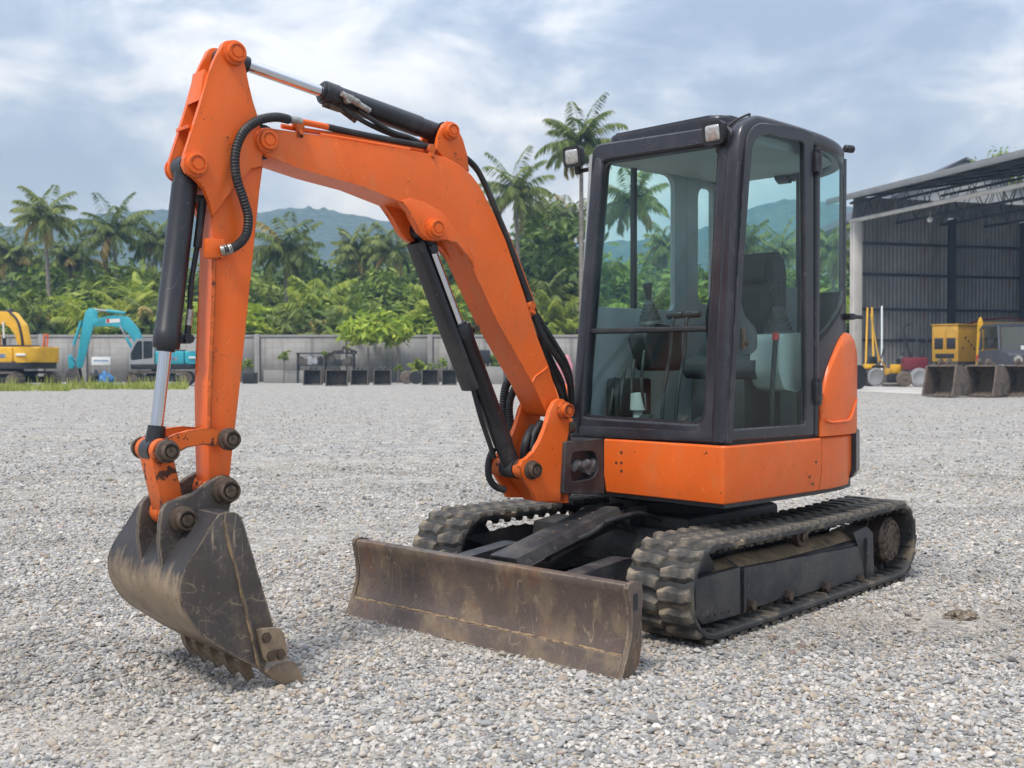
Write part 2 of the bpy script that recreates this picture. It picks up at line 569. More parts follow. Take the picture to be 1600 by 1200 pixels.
# ================================================================== the orange mini excavator
def turn(ox, oy, phi):
    a = R(phi)
    f = Vector((-math.sin(a), -math.cos(a), 0))
    l = Vector((math.cos(a), -math.sin(a), 0))
    return Matrix(((f.x, l.x, 0, ox), (f.y, l.y, 0, oy), (0, 0, 1, 0), (0, 0, 0, 1)))
U = turn(0.97, 6.45, 42.5)     # undercarriage: x forward, y to the machine's left
S = turn(0.97, 6.45, 46.0)     # superstructure
B = turn(0.164, 5.80, 50.0)    # boom plane, origin at the boom foot
EX = empty('mini_excavator', U, 'orange mini excavator with dark cab, rubber tracks and brown dozer blade on the gravel', 'excavator')

# ---- shared small parts
def pin_mesh(name, r, depth, m, hexr=None):
    b = MB()
    b.lathe((0, 0, 0), (0, 1, 0), [(0, r), (depth * 0.35, r), (depth * 0.42, r * 0.80), (depth * 0.95, r * 0.78), (depth, r * 0.7),
                                  (depth * 0.99, r * 0.60), (depth * 0.86, r * 0.57), (depth * 0.86, r * 0.46), (depth * 1.02, r * 0.42), (depth * 1.03, 0.001)], 28)
    return b.mesh(name, m, 30)
PIN_O = pin_mesh('pin_cap', 0.050, 0.034, M['orange'])
PIN_D = pin_mesh('pin_cap', 0.048, 0.05, M['pin'])
PIN_W = pin_mesh('pin_cap', 0.045, 0.05, M['orange_worn'])
def pin(me, fr, px, py, y, parent, side=1, s=1.0):
    p = on(fr, px, py, 1, y * side) if px is not None else py
    inst('pin_cap', me, parent, fr @ T(p.x, p.y, p.z) @ Matrix.Diagonal((s, side, s, 1)))
    return p
def both(me, fr, px, py, y, parent, s=1.0):
    p = on(fr, px, py, 1, y)
    inst('pin_cap', me, parent, fr @ T(p.x, y, p.z) @ Matrix.Diagonal((s, 1, s, 1)))
    inst('pin_cap', me, parent, fr @ T(p.x, -y, p.z) @ Matrix.Rotation(math.pi, 4, 'Z') @ Matrix.Diagonal((s, 1, s, 1)))
    return p
def bolt_mesh(r=0.014, h=0.012, m=None):
    b = MB()
    b.lathe((0, 0, 0), (0, 1, 0), [(0, r * 1.25), (h * 0.25, r * 1.25), (h * 0.26, r), (h, r * 0.95), (h, 0.001)], 6)
    return b.mesh('bolt', m or M['pin'], 20)
BOLT = bolt_mesh()

# ---- tracks
HALF, TCX, TZ, TR = 1.005, -0.025, 0.247, 0.222
PERI = 4 * HALF + 2 * math.pi * TR
def belt(s):
    """point and outward normal along the belt centre line, starting at the top front"""
    s = s % PERI
    L = 2 * HALF
    if s < L:
        k = s / L
        sag = -0.012 * math.sin(k * math.pi)
        return TCX + HALF - s, TZ + TR + sag, 0.0, 1.0
    s -= L
    if s < math.pi * TR:
        a = math.pi / 2 + s / TR
        return TCX - HALF + TR * math.cos(a), TZ + TR * math.sin(a), math.cos(a), math.sin(a)
    s -= math.pi * TR
    if s < L:
        return TCX - HALF + s, TZ - TR, 0.0, -1.0
    s -= L
    a = -math.pi / 2 + s / TR
    return TCX + HALF + TR * math.cos(a), TZ + TR * math.sin(a), math.cos(a), math.sin(a)
TY, TW = 0.69, 0.36
UBASE = U
U_OF = {1: U, -1: U @ T(0, -0.09, 0)}
NL = 54
def lug_mesh(sgn):
    b = MB()
    o = [(-0.036, -0.080), (0.022, -0.088), (0.042, -0.03), (0.036, 0.05), (0.048, 0.085), (-0.008, 0.090), (-0.032, 0.05), (-0.028, -0.03)]
    o = [(x, y * sgn) for x, y in o]
    r0 = [(x * 1.15, y * 1.03, -0.004) for x, y in o]
    r1 = [(x * 0.88, y, 0.012) for x, y in o]
    r2 = [(x * 0.62, y * 0.93, 0.021) for x, y in o]
    b.solid([r0, r1, r2], cap0=False)
    return b.mesh('track_lug', M['lug'], 30)
LUGS = (lug_mesh(1), lug_mesh(-1))
def build_track(side):
    yc = TY * side
    U = U_OF[side]
    b = MB()
    n = 168
    rows = []
    for i in range(n):
        x, z, nx, nz = belt(PERI * i / n)
        def P(off, y):
            return (x + nx * off, yc + y, z + nz * off)
        h = TW / 2
        rows.append([P(-0.008, -h), P(0.0, -h + 0.014), P(0.0, h - 0.014), P(-0.008, h), P(-0.024, h), P(-0.031, h - 0.012), P(-0.031, -h + 0.012), P(-0.024, -h)])
    b.solid(rows, loop=True)
    for i in range(NL):                        # drive teeth inside the belt
        x, z, nx, nz = belt(PERI * i / NL)
        for dy in (-0.05, 0.05):
            tx, tz = nz, -nx
            p = Vector((x - nx * 0.031, yc + dy, z - nz * 0.031))
            t = Vector((tx, 0, tz)); nn = Vector((-nx, 0, -nz)); yy = Vector((0, 1, 0))
            r0 = [p + t * a * 0.028 + yy * c * 0.02 for a, c in ((-1, -1), (1, -1), (1, 1), (-1, 1))]
            r1 = [p + nn * 0.045 + t * a * 0.012 + yy * c * 0.012 for a, c in ((-1, -1), (1, -1), (1, 1), (-1, 1))]
            b.solid([r0, r1], cap0=False)
        p = Vector((x - nx * 0.031, yc, z - nz * 0.031))   # cross bars moulded on the inside
        r0 = [p + Vector((nz, 0, -nx)) * a * 0.02 + Vector((0, 1, 0)) * c * 0.16 for a, c in ((-1, -1), (1, -1), (1, 1), (-1, 1))]
        r1 = [p + Vector((-nx, 0, -nz)) * 0.014 + Vector((nz, 0, -nx)) * a * 0.014 + Vector((0, 1, 0)) * c * 0.155 for a, c in ((-1, -1), (1, -1), (1, 1), (-1, 1))]
        b.solid([r0, r1], cap0=False)
    t = put('track', b, M['rubber'], EX, U, 30)
    rd = random.Random(5 + side)
    for row in (-1, 1):
        for i in range(NL):
            x, z, nx, nz = belt(PERI * (i + (0.5 if row > 0 else 0.0)) / NL)
            tx, tz = -nz, nx
            lm = Matrix(((tx, 0, nx, x), (0, 1, 0, yc + row * 0.088), (tz, 0, nz, z), (0, 0, 0, 1)))
            k = 1 + rd.uniform(-0.05, 0.05)
            inst('track_lug', LUGS[0 if row > 0 else 1], t, U @ lm @ Matrix.Diagonal((k, 1, 1 + rd.uniform(-0.2, 0.05), 1)))
    return t
for sd in (1, -1):
    build_track(sd)

def build_track_frame(side):
    U = UBASE
    fo = 0.80
    main = tr(UBASE, fo, [(1163, 887), (1352, 851), (1351, 905), (1322, 908), (1300, 920), (1282, 918), (1246, 934), (1226, 931), (1190, 948), (1175, 946), (1160, 958)])
    front = tr(UBASE, fo + 0.012, [(1087, 905), (1157, 886), (1158, 960), (1098, 977), (1087, 961)])
    U = U_OF[side]
    b = MB()
    def sec(y0, y1):
        return (y0 * side, y1 * side) if side > 0 else (y1 * side, y0 * side)
    a0, a1 = sec(0.765, 0.80)
    b.prism(main, a0, a1, 1, 0.006)
    a0, a1 = sec(0.772, 0.812)
    b.prism(front, a0, a1, 1, 0.006)
    # sloping deck behind the plates
    x0, x1 = main[1][0], front[0][0]
    zt = (main[0][1] + main[1][1]) / 2
    q = [(0.785, zt - 0.004), (0.70, zt + 0.045), (0.60, zt + 0.03), (0.56, zt - 0.05), (0.56, 0.10), (0.76, 0.09)]
    b.prism([(y * side, z) for y, z in q], x0 + 0.02, x1 - 0.22, 0)
    q = [(0.785, zt - 0.03), (0.70, zt - 0.01), (0.60, zt - 0.02), (0.58, 0.12), (0.76, 0.11)]
    b.prism([(y * side, z) for y, z in q], x1 - 0.22, x1 - 0.03, 0)
    a0, a1 = sec(0.53, 0.56)
    b.prism([(x0 - 0.0, 0.08), (x0, zt + 0.0), (x0 - 0.1, zt + 0.085), (x1 + 0.1, zt + 0.085), (x1 - 0.25, zt - 0.02), (x1 - 0.25, 0.08)], a0, a1, 1)
    # flange ribs
    for px in (1160, 1352):
        x = on(UBASE, px, 900, 1, fo).x
        b.prism([((0.815 * side), 0.09), (0.815 * side, zt + 0.01), (0.70 * side, zt + 0.065), (0.66 * side, zt + 0.05), (0.66 * side, 0.09)], x - 0.008, x + 0.008, 0, 0.003)
    # motor guard
    b.prism(tr(UBASE, 0.79, [(1330, 832), (1352, 822), (1362, 832), (1364, 905), (1350, 905), (1338, 850)]), *sec(0.66, 0.80), 1, 0.005)
    f = put('track_frame', b, M['frame'], EX, U)
    # mud lying on the deck
    m = MB()
    rd = random.Random(3)
    nx_, ny_ = 40, 7
    rows = []
    for i in range(nx_):
        u = i / (nx_ - 1)
        row = []
        for j in range(ny_):
            w = j / (ny_ - 1)
            y = 0.775 - w * 0.15
            zz = zt + 0.0 + min(w * 0.15 / 0.085, 1) * 0.045 - max(0, w - 0.6) * 0.03
            hgt = 0.010 + 0.026 * max(0, math.sin(u * 17 + 2 * w) * 0.5 + math.sin(u * 7.3 + 1) * 0.5 + rd.uniform(-0.3, 0.4)) * math.sin(math.pi * min(1, w * 1.2 + 0.05))
            row.append((x0 + 0.04 + u * (x1 - 0.24 - x0 - 0.04), y * side, zz + hgt + 0.001))
        rows.append(row)
    vr, fs = m.solid(rows, False, False, closed=False)
    put('caked_mud', m, M['mud'], f, U, 60)
    # bottom rollers with their bolts
    rl = MB()
    rl.lathe((0, -0.075, 0), (0, 1, 0), [(0, 0.03), (0, 0.066), (0.04, 0.070), (0.045, 0.05), (0.105, 0.05), (0.11, 0.070), (0.15, 0.066), (0.15, 0.03)], 24)
    rme = rl.mesh('roller', M['pin'], 30)
    for px, py in ((1172, 949), (1230, 934), (1288, 921), (1342, 909)):
        p = on(UBASE, px, py, 1, fo)
        inst('roller', rme, f, U @ T(p.x, 0.70 * side, 0.092))
        inst('bolt', BOLT, f, U @ T(p.x, (fo + 0.001) * side, p.z + 0.012) @ Matrix.Diagonal((2.0, 2.2 * side, 2.0, 1)))
    for px in (1205, 1262):
        p = on(UBASE, px, 940, 1, fo)
        inst('roller', rme, f, U @ T(p.x, 0.70 * side, 0.092))
    # four drain holes near the front corner
    for k in range(4):
        p = on(UBASE, 1106 + k * 11, 964 - k * 3, 1, fo + 0.012)
        h = MB()
        h.cyl((0, 0, 0), (0, 0.003, 0), 0.008, n=10)
        put('drain_hole', h, M['black'], f, U @ T(p.x, (fo + 0.011) * side, p.z))
    c = MB()
    p = on(UBASE, 1252, 838, 1, 0.74)
    c.cyl((p.x, 0.62 * side, p.z), (p.x, 0.75 * side, p.z), 0.055, n=24, ch=0.006)
    c.cyl((p.x, 0.75 * side, p.z), (p.x, 0.765 * side, p.z), 0.03, n=20)
    put('carrier_roller', c, M['pin'], f, U)
    # final drive
    s = MB()
    xc, zc = TCX - HALF, TZ
    s.lathe((xc, 0.60 * side, zc), (0, side, 0), [(0, 0.10), (0, 0.15), (0.08, 0.15), (0.085, 0.135), (0.19, 0.135), (0.20, 0.128), (0.205, 0.12), (0.212, 0.118), (0.212, 0.001)], 40)
    n = 30
    pts = []
    for i in range(n * 4):
        a = 2 * math.pi * i / (n * 4)
        r = 0.185 if (i % 8) in (0, 1, 2) else 0.158
        pts.append((xc + r * math.cos(a), zc + r * math.sin(a)))
    s.prism(pts, 0.67 * side if side > 0 else -0.71, 0.71 * side if side > 0 else -0.67, 1)
    sp = put('final_drive', s, M['pin'], f, U, 30)
    for k in range(12):
        a = 2 * math.pi * k / 12
        inst('bolt', BOLT, sp, U @ T(xc + 0.098 * math.cos(a), 0.812 * side, zc + 0.098 * math.sin(a)) @ Matrix.Diagonal((0.6, 0.5 * side, 0.6, 1)))
    d = MB()
    xi = TCX + HALF
    d.lathe((xi, 0.64 * side, TZ), (0, side, 0), [(0, 0.05), (0, 0.185), (0.03, 0.19), (0.035, 0.15), (0.07, 0.15), (0.075, 0.19), (0.105, 0.185), (0.105, 0.05), (0.13, 0.05), (0.13, 0.001)], 40)
    put('idler_wheel', d, M['frame'], f, U, 30)
    return f
for sd in (1, -1):
    build_track_frame(sd)

# ---- middle of the undercarriage
b = MB()
b.box((0, 0, 0.40), (0.95, 0.75, 0.18), 0.03)
for sx in (-0.55, 0.5):
    for sd in (-1, 1):
        b.prism([(sx - 0.13, 0.22), (sx + 0.13, 0.22), (sx + 0.10, 0.40), (sx - 0.10, 0.42)], *sorted((0.30 * sd, 0.60 * sd)), 1, 0.01)
b.box((0.52, 0, 0.33), (0.10, 0.72, 0.20), 0.012)
for sd in (-1, 1):          # brackets that carry the blade arms
    for dy in (-0.075, 0.075):
        b.prism([(0.5, 0.20), (0.78, 0.22), (0.82, 0.27), (0.78, 0.33), (0.5, 0.42)], 0.36 * sd + dy - 0.014, 0.36 * sd + dy + 0.014, 1, 0.004)
for dy in (-0.08, 0.08):
    b.prism([(0.45, 0.34), (0.62, 0.42), (0.66, 0.49), (0.60, 0.54), (0.45, 0.53)], 0.0 + dy - 0.014, dy + 0.014, 1, 0.004)
put('undercarriage_frame', b, M['frame'], EX, U)
b = MB()
b.lathe((0, 0, 0.49), (0, 0, 1), [(0, 0.30), (0, 0.40), (0.05, 0.41), (0.055, 0.37), (0.08, 0.37), (0.085, 0.42), (0.14, 0.42), (0.14, 0.30)], 56)
sr = put('slewing_ring', b, M['black'], EX, U)

# ---- dozer blade
prof = [(1.742, 0.006), (1.700, 0.085), (1.683, 0.105), (1.668, 0.16), (1.662, 0.22), (1.667, 0.29), (1.684, 0.345), (1.692, 0.367), (1.688, 0.383), (1.674, 0.388), (1.63, 0.384), (1.617, 0.372),
        (1.622, 0.30), (1.627, 0.20), (1.635, 0.11), (1.66, 0.03), (1.69, 0.004)]
b = MB()
b.prism(prof, -0.865, 0.865, 1, 0.004)
BL = put('dozer_blade', b, M['blade'], EX, U, 40)
b = MB()
b.prism([(1.7415, 0.004), (1.7475, 0.004), (1.7065, 0.088), (1.700, 0.089)], -0.866, 0.866, 1)
put('cutting_edge', b, M['blade'], BL, U)
b = MB()
n = 90
rd = random.Random(2)
b.tube([(1.701 + rd.uniform(-.0015, .0015), -0.864 + 1.728 * i / n, 0.0905 + rd.uniform(-.003, .003)) for i in range(n + 1)], 0.0065, 6)
put('weld_seam', b, M['weld'], BL, U, 60)
for sd in (-1, 1):
    endp = [(1.748, 0.002), (1.704, 0.088), (1.674, 0.16), (1.668, 0.22), (1.673, 0.29), (1.690, 0.345), (1.699, 0.37), (1.69, 0.392), (1.655, 0.398), (1.60, 0.385), (1.592, 0.33), (1.612, 0.24), (1.596, 0.14), (1.62, 0.04), (1.69, 0.0)]
    hole = fillet([(1.632, 0.27), (1.662, 0.275), (1.664, 0.345), (1.632, 0.345)], 0.014, 3)
    b = MB()
    b.prism(endp, *sorted((0.866 * sd, 0.890 * sd)), 1, 0.005)
    e = put('end_plate', b, M['blade'], BL, U)
    b = MB()
    b.prism(hole, *sorted((0.885 * sd, 0.8915 * sd)), 1)
    put('lifting_hole', b, M['black'], e, U)
# arms from frame to blade
for sd in (-1, 1):
    b = MB()
    o = [(0.74, 0.25), (0.80, 0.31), (1.05, 0.36), (1.35, 0.335), (1.62, 0.31), (1.64, 0.14), (1.40, 0.19), (1.10, 0.25), (0.86, 0.205), (0.76, 0.19)]
    b.prism(fillet(o, 0.04, 3), 0.36 * sd - 0.05, 0.36 * sd + 0.05, 1, 0.008)
    a_ = put('blade_arm', b, M['frame'], EX, U)
    b = MB()
    b.cyl((0.765, 0.36 * sd - 0.10, 0.265), (0.765, 0.36 * sd + 0.10, 0.265), 0.028, n=20, ch=0.004)
    put('arm_pin', b, M['pin'], a_, U)
b = MB()          # blade cylinder and its cover plate
b.cyl((0.60, 0.0, 0.475), (1.20, 0.0, 0.35), 0.048, n=24, ch=0.006)
bc = put('blade_cylinder', b, M['cyl'], EX, U)
b = MB(); b.cyl((1.20, 0, 0.35), (1.60, 0, 0.268), 0.025, n=20)
put('cylinder_rod', b, M['chrome'], bc, U)
b = MB(); b.lathe((0.615, -0.12, 0.475), (0, 1, 0), [(0, 0.001), (0, 0.035), (0.03, 0.038), (0.03, 0.062), (0.21, 0.062), (0.21, 0.038), (0.24, 0.035), (0.24, 0.001)], 28)
put('cylinder_eye', b, M['cyl'], bc, U)
b = MB()
p0, p1 = Vector((0.70, 0, 0.545)), Vector((1.50, 0, 0.375))
dirv = (p1 - p0).normalized()
up = Vector((-dirv.z, 0, dirv.x)) * (1 if dirv.x > 0 else -1)
up = Vector((0, 1, 0)).cross(dirv) * -1
if up.z < 0:
    up = -up
sec = [(-0.105, -0.055), (-0.085, 0.0), (0.085, 0.0), (0.105, -0.055), (0.098, -0.058), (0.080, -0.008), (-0.080, -0.008), (-0.098, -0.058)]
b.solid([[p + Vector((0, 1, 0)) * y + up * z for y, z in sec] for p in (p0, p1)])
cv = put('cylinder_cover', b, M['frame'], bc, U)
for k in range(6):
    p = p0.lerp(p1, 0.14 + 0.13 * k) + up * 0.0005
    b = MB(); b.lathe((p.x, 0.0, p.z), up, [(0, 0.012), (0.003, 0.010), (0.004, 0.001)], 10)
    put('cover_slot', b, M['pin'], cv, U)
b = MB()
b.tube(spline([(0.55, 0.18, 0.50), (0.85, 0.16, 0.50), (1.0, 0.13, 0.44), (1.08, 0.05, 0.40)], 6), 0.013, 8)
b.tube(spline([(0.55, 0.25, 0.48), (0.75, 0.24, 0.53), (0.92, 0.18, 0.50), (0.72, 0.07, 0.47)], 6), 0.013, 8)
put('hydraulic_hose', b, M['hose'], bc, U)

# ---- body under and behind the cab
def wallstrip(mb, path, zs):
    """path of (x, y) outwards to the left of travel; zs = [(offset outward, z)...] closed section"""
    rings = []
    n = len(path)
    for i, p in enumerate(path):
        p = Vector((p[0], p[1]))
        d0 = (p - Vector(path[i - 1])) if i else None
        d1 = (Vector(path[i + 1]) - p) if i < n - 1 else None
        ns = []
        for d in (d0, d1):
            if d is not None and d.length > 1e-6:
                d = d.normalized()
                ns.append(Vector((-d.y, d.x)))
        nn = sum(ns, Vector((0, 0)))
        nn.normalize()
        k = 1.0 / max(0.4, nn.dot(ns[0]))
        rings.append([(p.x + nn.x * o * k, p.y + nn.y * o * k, z) for o, z in zs])
    mb.solid(rings)
SK = [(0, 0.905), (0.006, 0.895), (0.006, 0.715), (-0.012, 0.625), (-0.02, 0.62), (-0.04, 0.625), (-0.028, 0.715), (-0.028, 0.905)]
rv = lambda pts: pts[::-1]
def skirt(name, path, mt, z=SK, parent=None):
    b = MB()
    wallstrip(b, path, z)
    return put(name, b, mt, parent or EX, S, 30)
CORN = fillet([(0.728, 0.30), (0.728, 0.822), (0.30, 0.822)], [0, 0.035, 0], 5)
fr_path = [(0.728, 0.063), (0.728, 0.40), (0.728, 0.787)] + [(0.728, 0.80), (0.722, 0.815), (0.708, 0.822)] + [(0.30, 0.822), (-0.142, 0.822)]
fr_path = rv(fr_path)
# walk so that the outside is on the left of travel
def outside(path, c=(0.1, 0.3)):
    a, b_ = Vector(path[0]), Vector(path[1])
    d = (b_ - a).normalized()
    n = Vector((-d.y, d.x))
    return path if n.dot((a + b_) / 2 - Vector(c)) > 0 else path[::-1]
sk1 = skirt('body_skirt', outside(fr_path), M['orange'])
for px, py in ((971, 707), (963, 723), (971, 723), (971, 736)):
    p = on(S, px, py, 0, 0.734)
    inst('bolt', BOLT, sk1, S @ T(0.7335, p.y, p.z) @ Matrix.Rotation(-math.pi / 2, 4, 'Z') @ Matrix.Diagonal((0.5, 0.35, 0.5, 1)))
for px, py in ((1275, 722), (1265, 745), (1270, 756)):
    p = on(S, px, py, 1, 0.828)
    inst('bolt', BOLT, sk1, S @ T(p.x, 0.8275, p.z) @ Matrix.Diagonal((0.5, 0.4, 0.5, 1)))
ARC = [(-0.147, 0.822), (-0.30, 0.818), (-0.43, 0.80), (-0.555, 0.765)]
skirt('body_skirt', outside(ARC), M['orange'])
CW = [(-0.560, 0.785), (-0.66, 0.75), (-0.75, 0.695), (-0.83, 0.61), (-0.90, 0.48), (-0.95, 0.3), (-0.97, 0), (-0.95, -0.28), (-0.86, -0.5), (-0.70, -0.69), (-0.50, -0.79), (-0.2, -0.83)]
skirt('counterweight', outside(CW), M['cab'], [(-0.01, 0.935), (0.012, 0.92), (0.014, 0.70), (-0.01, 0.66), (-0.03, 0.655), (-0.12, 0.66), (-0.12, 0.935)])
b = MB()          # deck that the cab and covers stand on
b.prism([(0.70, 0.80), (-0.14, 0.80), (-0.42, 0.78), (-0.64, 0.72), (-0.82, 0.5), (-0.90, 0), (-0.80, -0.45), (-0.60, -0.70), (-0.2, -0.79), (0.30, -0.79), (0.45, -0.70), (0.52, -0.40), (0.70, -0.30), (0.70, 0.80)][:-1], 0.60, 0.90, 2)
put('deck', b, M['black'], EX, S)
b = MB()          # engine hood behind the cab and low covers on the far side
b.prism([(-0.64, 0.60), (-0.74, 0.50), (-0.82, 0.36), (-0.86, 0.2), (-0.87, 0), (-0.84, -0.3), (-0.76, -0.5), (-0.56, -0.66), (-0.2, -0.74), (-0.2, -0.26), (-0.64, -0.26)], 0.90, 1.14, 2, 0.06, 4)
put('engine_hood', b, M['orange'], EX, S)
b = MB()
b.prism([(0.30, -0.76), (0.42, -0.66), (0.45, -0.30), (-0.19, -0.27), (-0.19, -0.77)], 0.90, 1.18, 2, 0.05, 4)
put('tank_cover', b, M['orange'], EX, S)
# tall orange cover beside the cab
path = [(-0.128, 0.832), (-0.19, 0.836), (-0.27, 0.836), (-0.38, 0.83), (-0.50, 0.812), (-0.60, 0.780), (-0.68, 0.725), (-0.73, 0.655), (-0.76, 0.575)]
tops = [1.08, 1.24, 1.35, 1.45, 1.47, 1.40, 1.33, 1.27, 1.2]
P2 = spline([(p[0], p[1], t) for p, t in zip(path, tops)], 5)
b = MB()
rings = []
for i, p in enumerate(P2):
    q, r_ = P2[max(i - 1, 0)], P2[min(i + 1, len(P2) - 1)]
    d = Vector((r_.x - q.x, r_.y - q.y)).normalized()
    nn = Vector((d.y, -d.x)) if Vector((d.y, -d.x)).y > 0 else Vector((-d.y, d.x))
    zz = p.z
    row = []
    for o_, z in ((0, 0.912), (0, 0.93), (0.0, 0.96), (0.0, 1.05), (0.0, zz - 0.06), (-0.006, zz - 0.025), (-0.02, zz - 0.006), (-0.045, zz), (-0.06, zz - 0.01), (-0.06, 0.912)):
        row.append((p.x + nn.x * o_, p.y + nn.y * o_, min(z, zz)))
    rings.append(row)
b.solid(rings)
sc = put('side_cover', b, M['orange'], EX, S, 30)
b = MB()          # raised rib low on the cover
rp = [(-0.165, 0.838), (-0.22, 0.840), (-0.33, 0.838), (-0.43, 0.828), (-0.48, 0.82)]
rz_ = [1.0, 0.985, 0.985, 0.99, 1.03]
b.tube(spline([(x, y, z) for (x, y), z in zip(rp, rz_)] + [(-0.56, 0.798, 1.10)], 5), 0.008, 8)
put('cover_rib', b, M['orange'], sc, S, 60)
b = MB()
b.cyl((-0.46, 0.80, 1.56), (-0.60, 0.805, 1.56), 0.012, n=10)
b.box((-0.49, 0.79, 1.56), (0.06, 0.05, 0.035), 0.006)
put('cover_latch', b, M['black'], EX, S)

# swing casting in front of the body, with its oval pocket
b = MB()
yy = 0.06
o = tr(S, yy, [(884, 690), (945, 685), (945, 772), (880, 772)])
i_ = tr(S, yy, [(893, 706), (934, 704), (934, 746), (893, 754)])
b.ring(fillet(o, 0.015, 6), fillet(i_, [0.05, 0.09, 0.09, 0.05], 6), 0.01, 0.06, 1, 0.004)
b.prism(o, -0.20, 0.012, 1)
sw = put('swing_frame', b, M['frame'], EX, S)
b = MB()
rd = random.Random(9)
for k in range(5):
    p = on(S, 893 + 8 * k, 735 + rd.uniform(-6, 6), 1, 0.02)
    q = on(S, 905 + 7 * k, 728 + rd.uniform(-8, 8), 1, 0.03)
    b.tube(spline([p, (p + q) / 2 + Vector((0, 0.012, 0.02)), q], 5), 0.022, 8)
put('stuffed_rag', b, M['rag'], sw, S, 80)

# ---- swing bracket that carries the boom
bo = [(881, 624), (890, 633), (891, 650), (890, 672), (884, 705), (878, 720), (879, 742), (889, 750), (886, 760), (876, 767), (876, 784), (840, 784), (830, 762), (817, 741), (813, 728), (817, 719), (825, 717), (837, 705), (845, 688), (853, 668), (860, 640), (866, 628), (873, 623)]
bop = tr(B, 0.13, bo)
b = MB()
b.prism(bop, 0.10, 0.13, 1, 0.005)
b.prism(bop, -0.13, -0.10, 1, 0.005)
lo = tr(B, 0.0, [(812, 747), (828, 765), (838, 783), (862, 783), (862, 758), (840, 750)])
b.prism(lo, -0.10, 0.10, 1, 0.004)
b.prism(tr(B, 0.0, [(850, 700), (868, 690), (868, 783), (850, 783)]), -0.10, 0.10, 1)
SB = put('swing_bracket', b, M['orange_worn'], EX, B)
SB.data.materials[0] = M['orange']
p = on(B, 829, 734, 1, 0.14)
b = MB(); b.lathe((p.x, -0.15, p.z), (0, 1, 0), [(0, 0.001), (0, 0.045), (0.05, 0.05), (0.10, 0.048), (0.10, 0.03), (0.205, 0.03), (0.205, 0.048), (0.27, 0.052), (0.27, 0.001)], 24)
put('pin_boss', b, M['orange_worn'], SB, B)
pin(PIN_D, B, 829, 734, 0.125, SB)
pin(PIN_W, B, 880, 641, 0.131, SB, 1, 1.0)
pin(PIN_W, B, 878, 641, 0.131, SB, -1, 1.0)
b = MB()
p = on(B, 889, 668, 1, 0.12)
b.cyl((p.x - 0.03, 0.115, p.z), (p.x + 0.01, 0.115, p.z), 0.03, n=16, ch=0.004)
put('stop_bolt', b, M['pin'], SB, B)
b = MB()
xx = on(S, 884, 730, 1, 0.0).x
b.cyl((xx, -0.10, 0.60), (xx, -0.10, 0.70), 0.10, n=32, ch=0.01)
b.cyl((xx, -0.10, 0.84), (xx, -0.10, 0.94), 0.10, n=32, ch=0.01)
b.cyl((xx, -0.10, 0.58), (xx, -0.10, 0.96), 0.05, n=24, ch=0.006)
put('swing_pivot', b, M['frame'], EX, S)

# ---- boom
HB = 0.088
bm_o = [(399, 216), (402, 206), (410, 200), (420, 199), (440, 203), (504, 212), (589, 227), (638, 234), (672, 240), (695, 245), (720, 258), (738, 274), (752, 293), (772, 335), (790, 376), (818, 458),
        (840, 528), (858, 575), (871, 616), (874, 634), (868, 652), (853, 645), (832, 599), (777, 502), (748, 440), (728, 395), (712, 368), (690, 343), (660, 324), (625, 315), (563, 290), (493, 271), (440, 253), (420, 245), (405, 233)]
b = MB()
b.prism(tr(B, HB, bm_o), -HB, HB, 1, 0.007, 3)
BO = put('boom', b, M['orange'], EX, B)
ck = tr(B, HB, [(625, 314), (640, 331), (648, 348), (655, 362), (667, 374), (682, 377), (700, 373), (716, 380), (729, 396), (740, 420), (738, 400), (722, 372), (704, 348), (688, 330), (664, 316), (640, 309)])
for s0, s1 in ((0.052, HB + 0.006), (-HB - 0.006, -0.052)):
    b = MB()
    b.prism(ck, s0, s1, 1, 0.006)
    put('cylinder_bracket', b, M['orange'], BO, B)
both(PIN_O, B, 679, 357, HB + 0.007, BO, 1.0)
ear = tr(B, 0.075, [(680, 232), (684, 215), (688, 203), (692, 194), (699, 189), (708, 194), (716, 205), (723, 218), (729, 242), (733, 268), (715, 262), (695, 250)])
for s0, s1 in ((0.056, 0.080), (-0.080, -0.056)):
    b = MB()
    b.prism(ear, s0, s1, 1, 0.005)
    put('cylinder_ear', b, M['orange'], BO, B)
both(PIN_O, B, 703, 205, 0.081, BO, 0.85)
both(PIN_O, B, 416, 220, HB, BO, 1.0)
b = MB()          # rubber collar round the arm joint
p = on(B, 416, 220, 1, HB)
b.lathe((p.x, -0.062, p.z), (0, 1, 0), [(0, 0.02), (0, 0.072), (0.124, 0.072), (0.124, 0.02)], 32)
put('joint_collar', b, M['black'], BO, B)
b = MB()          # weld bead where the lower boom section is spliced
wp = tr3(B, [(832, 597, HB + .001), (837, 588, HB + .001), (848, 580, HB + .001), (856, 573, HB + .001)])
b.tube(spline(wp, 4), 0.005, 6)
put('weld_seam', b, M['orange'], BO, B, 60)

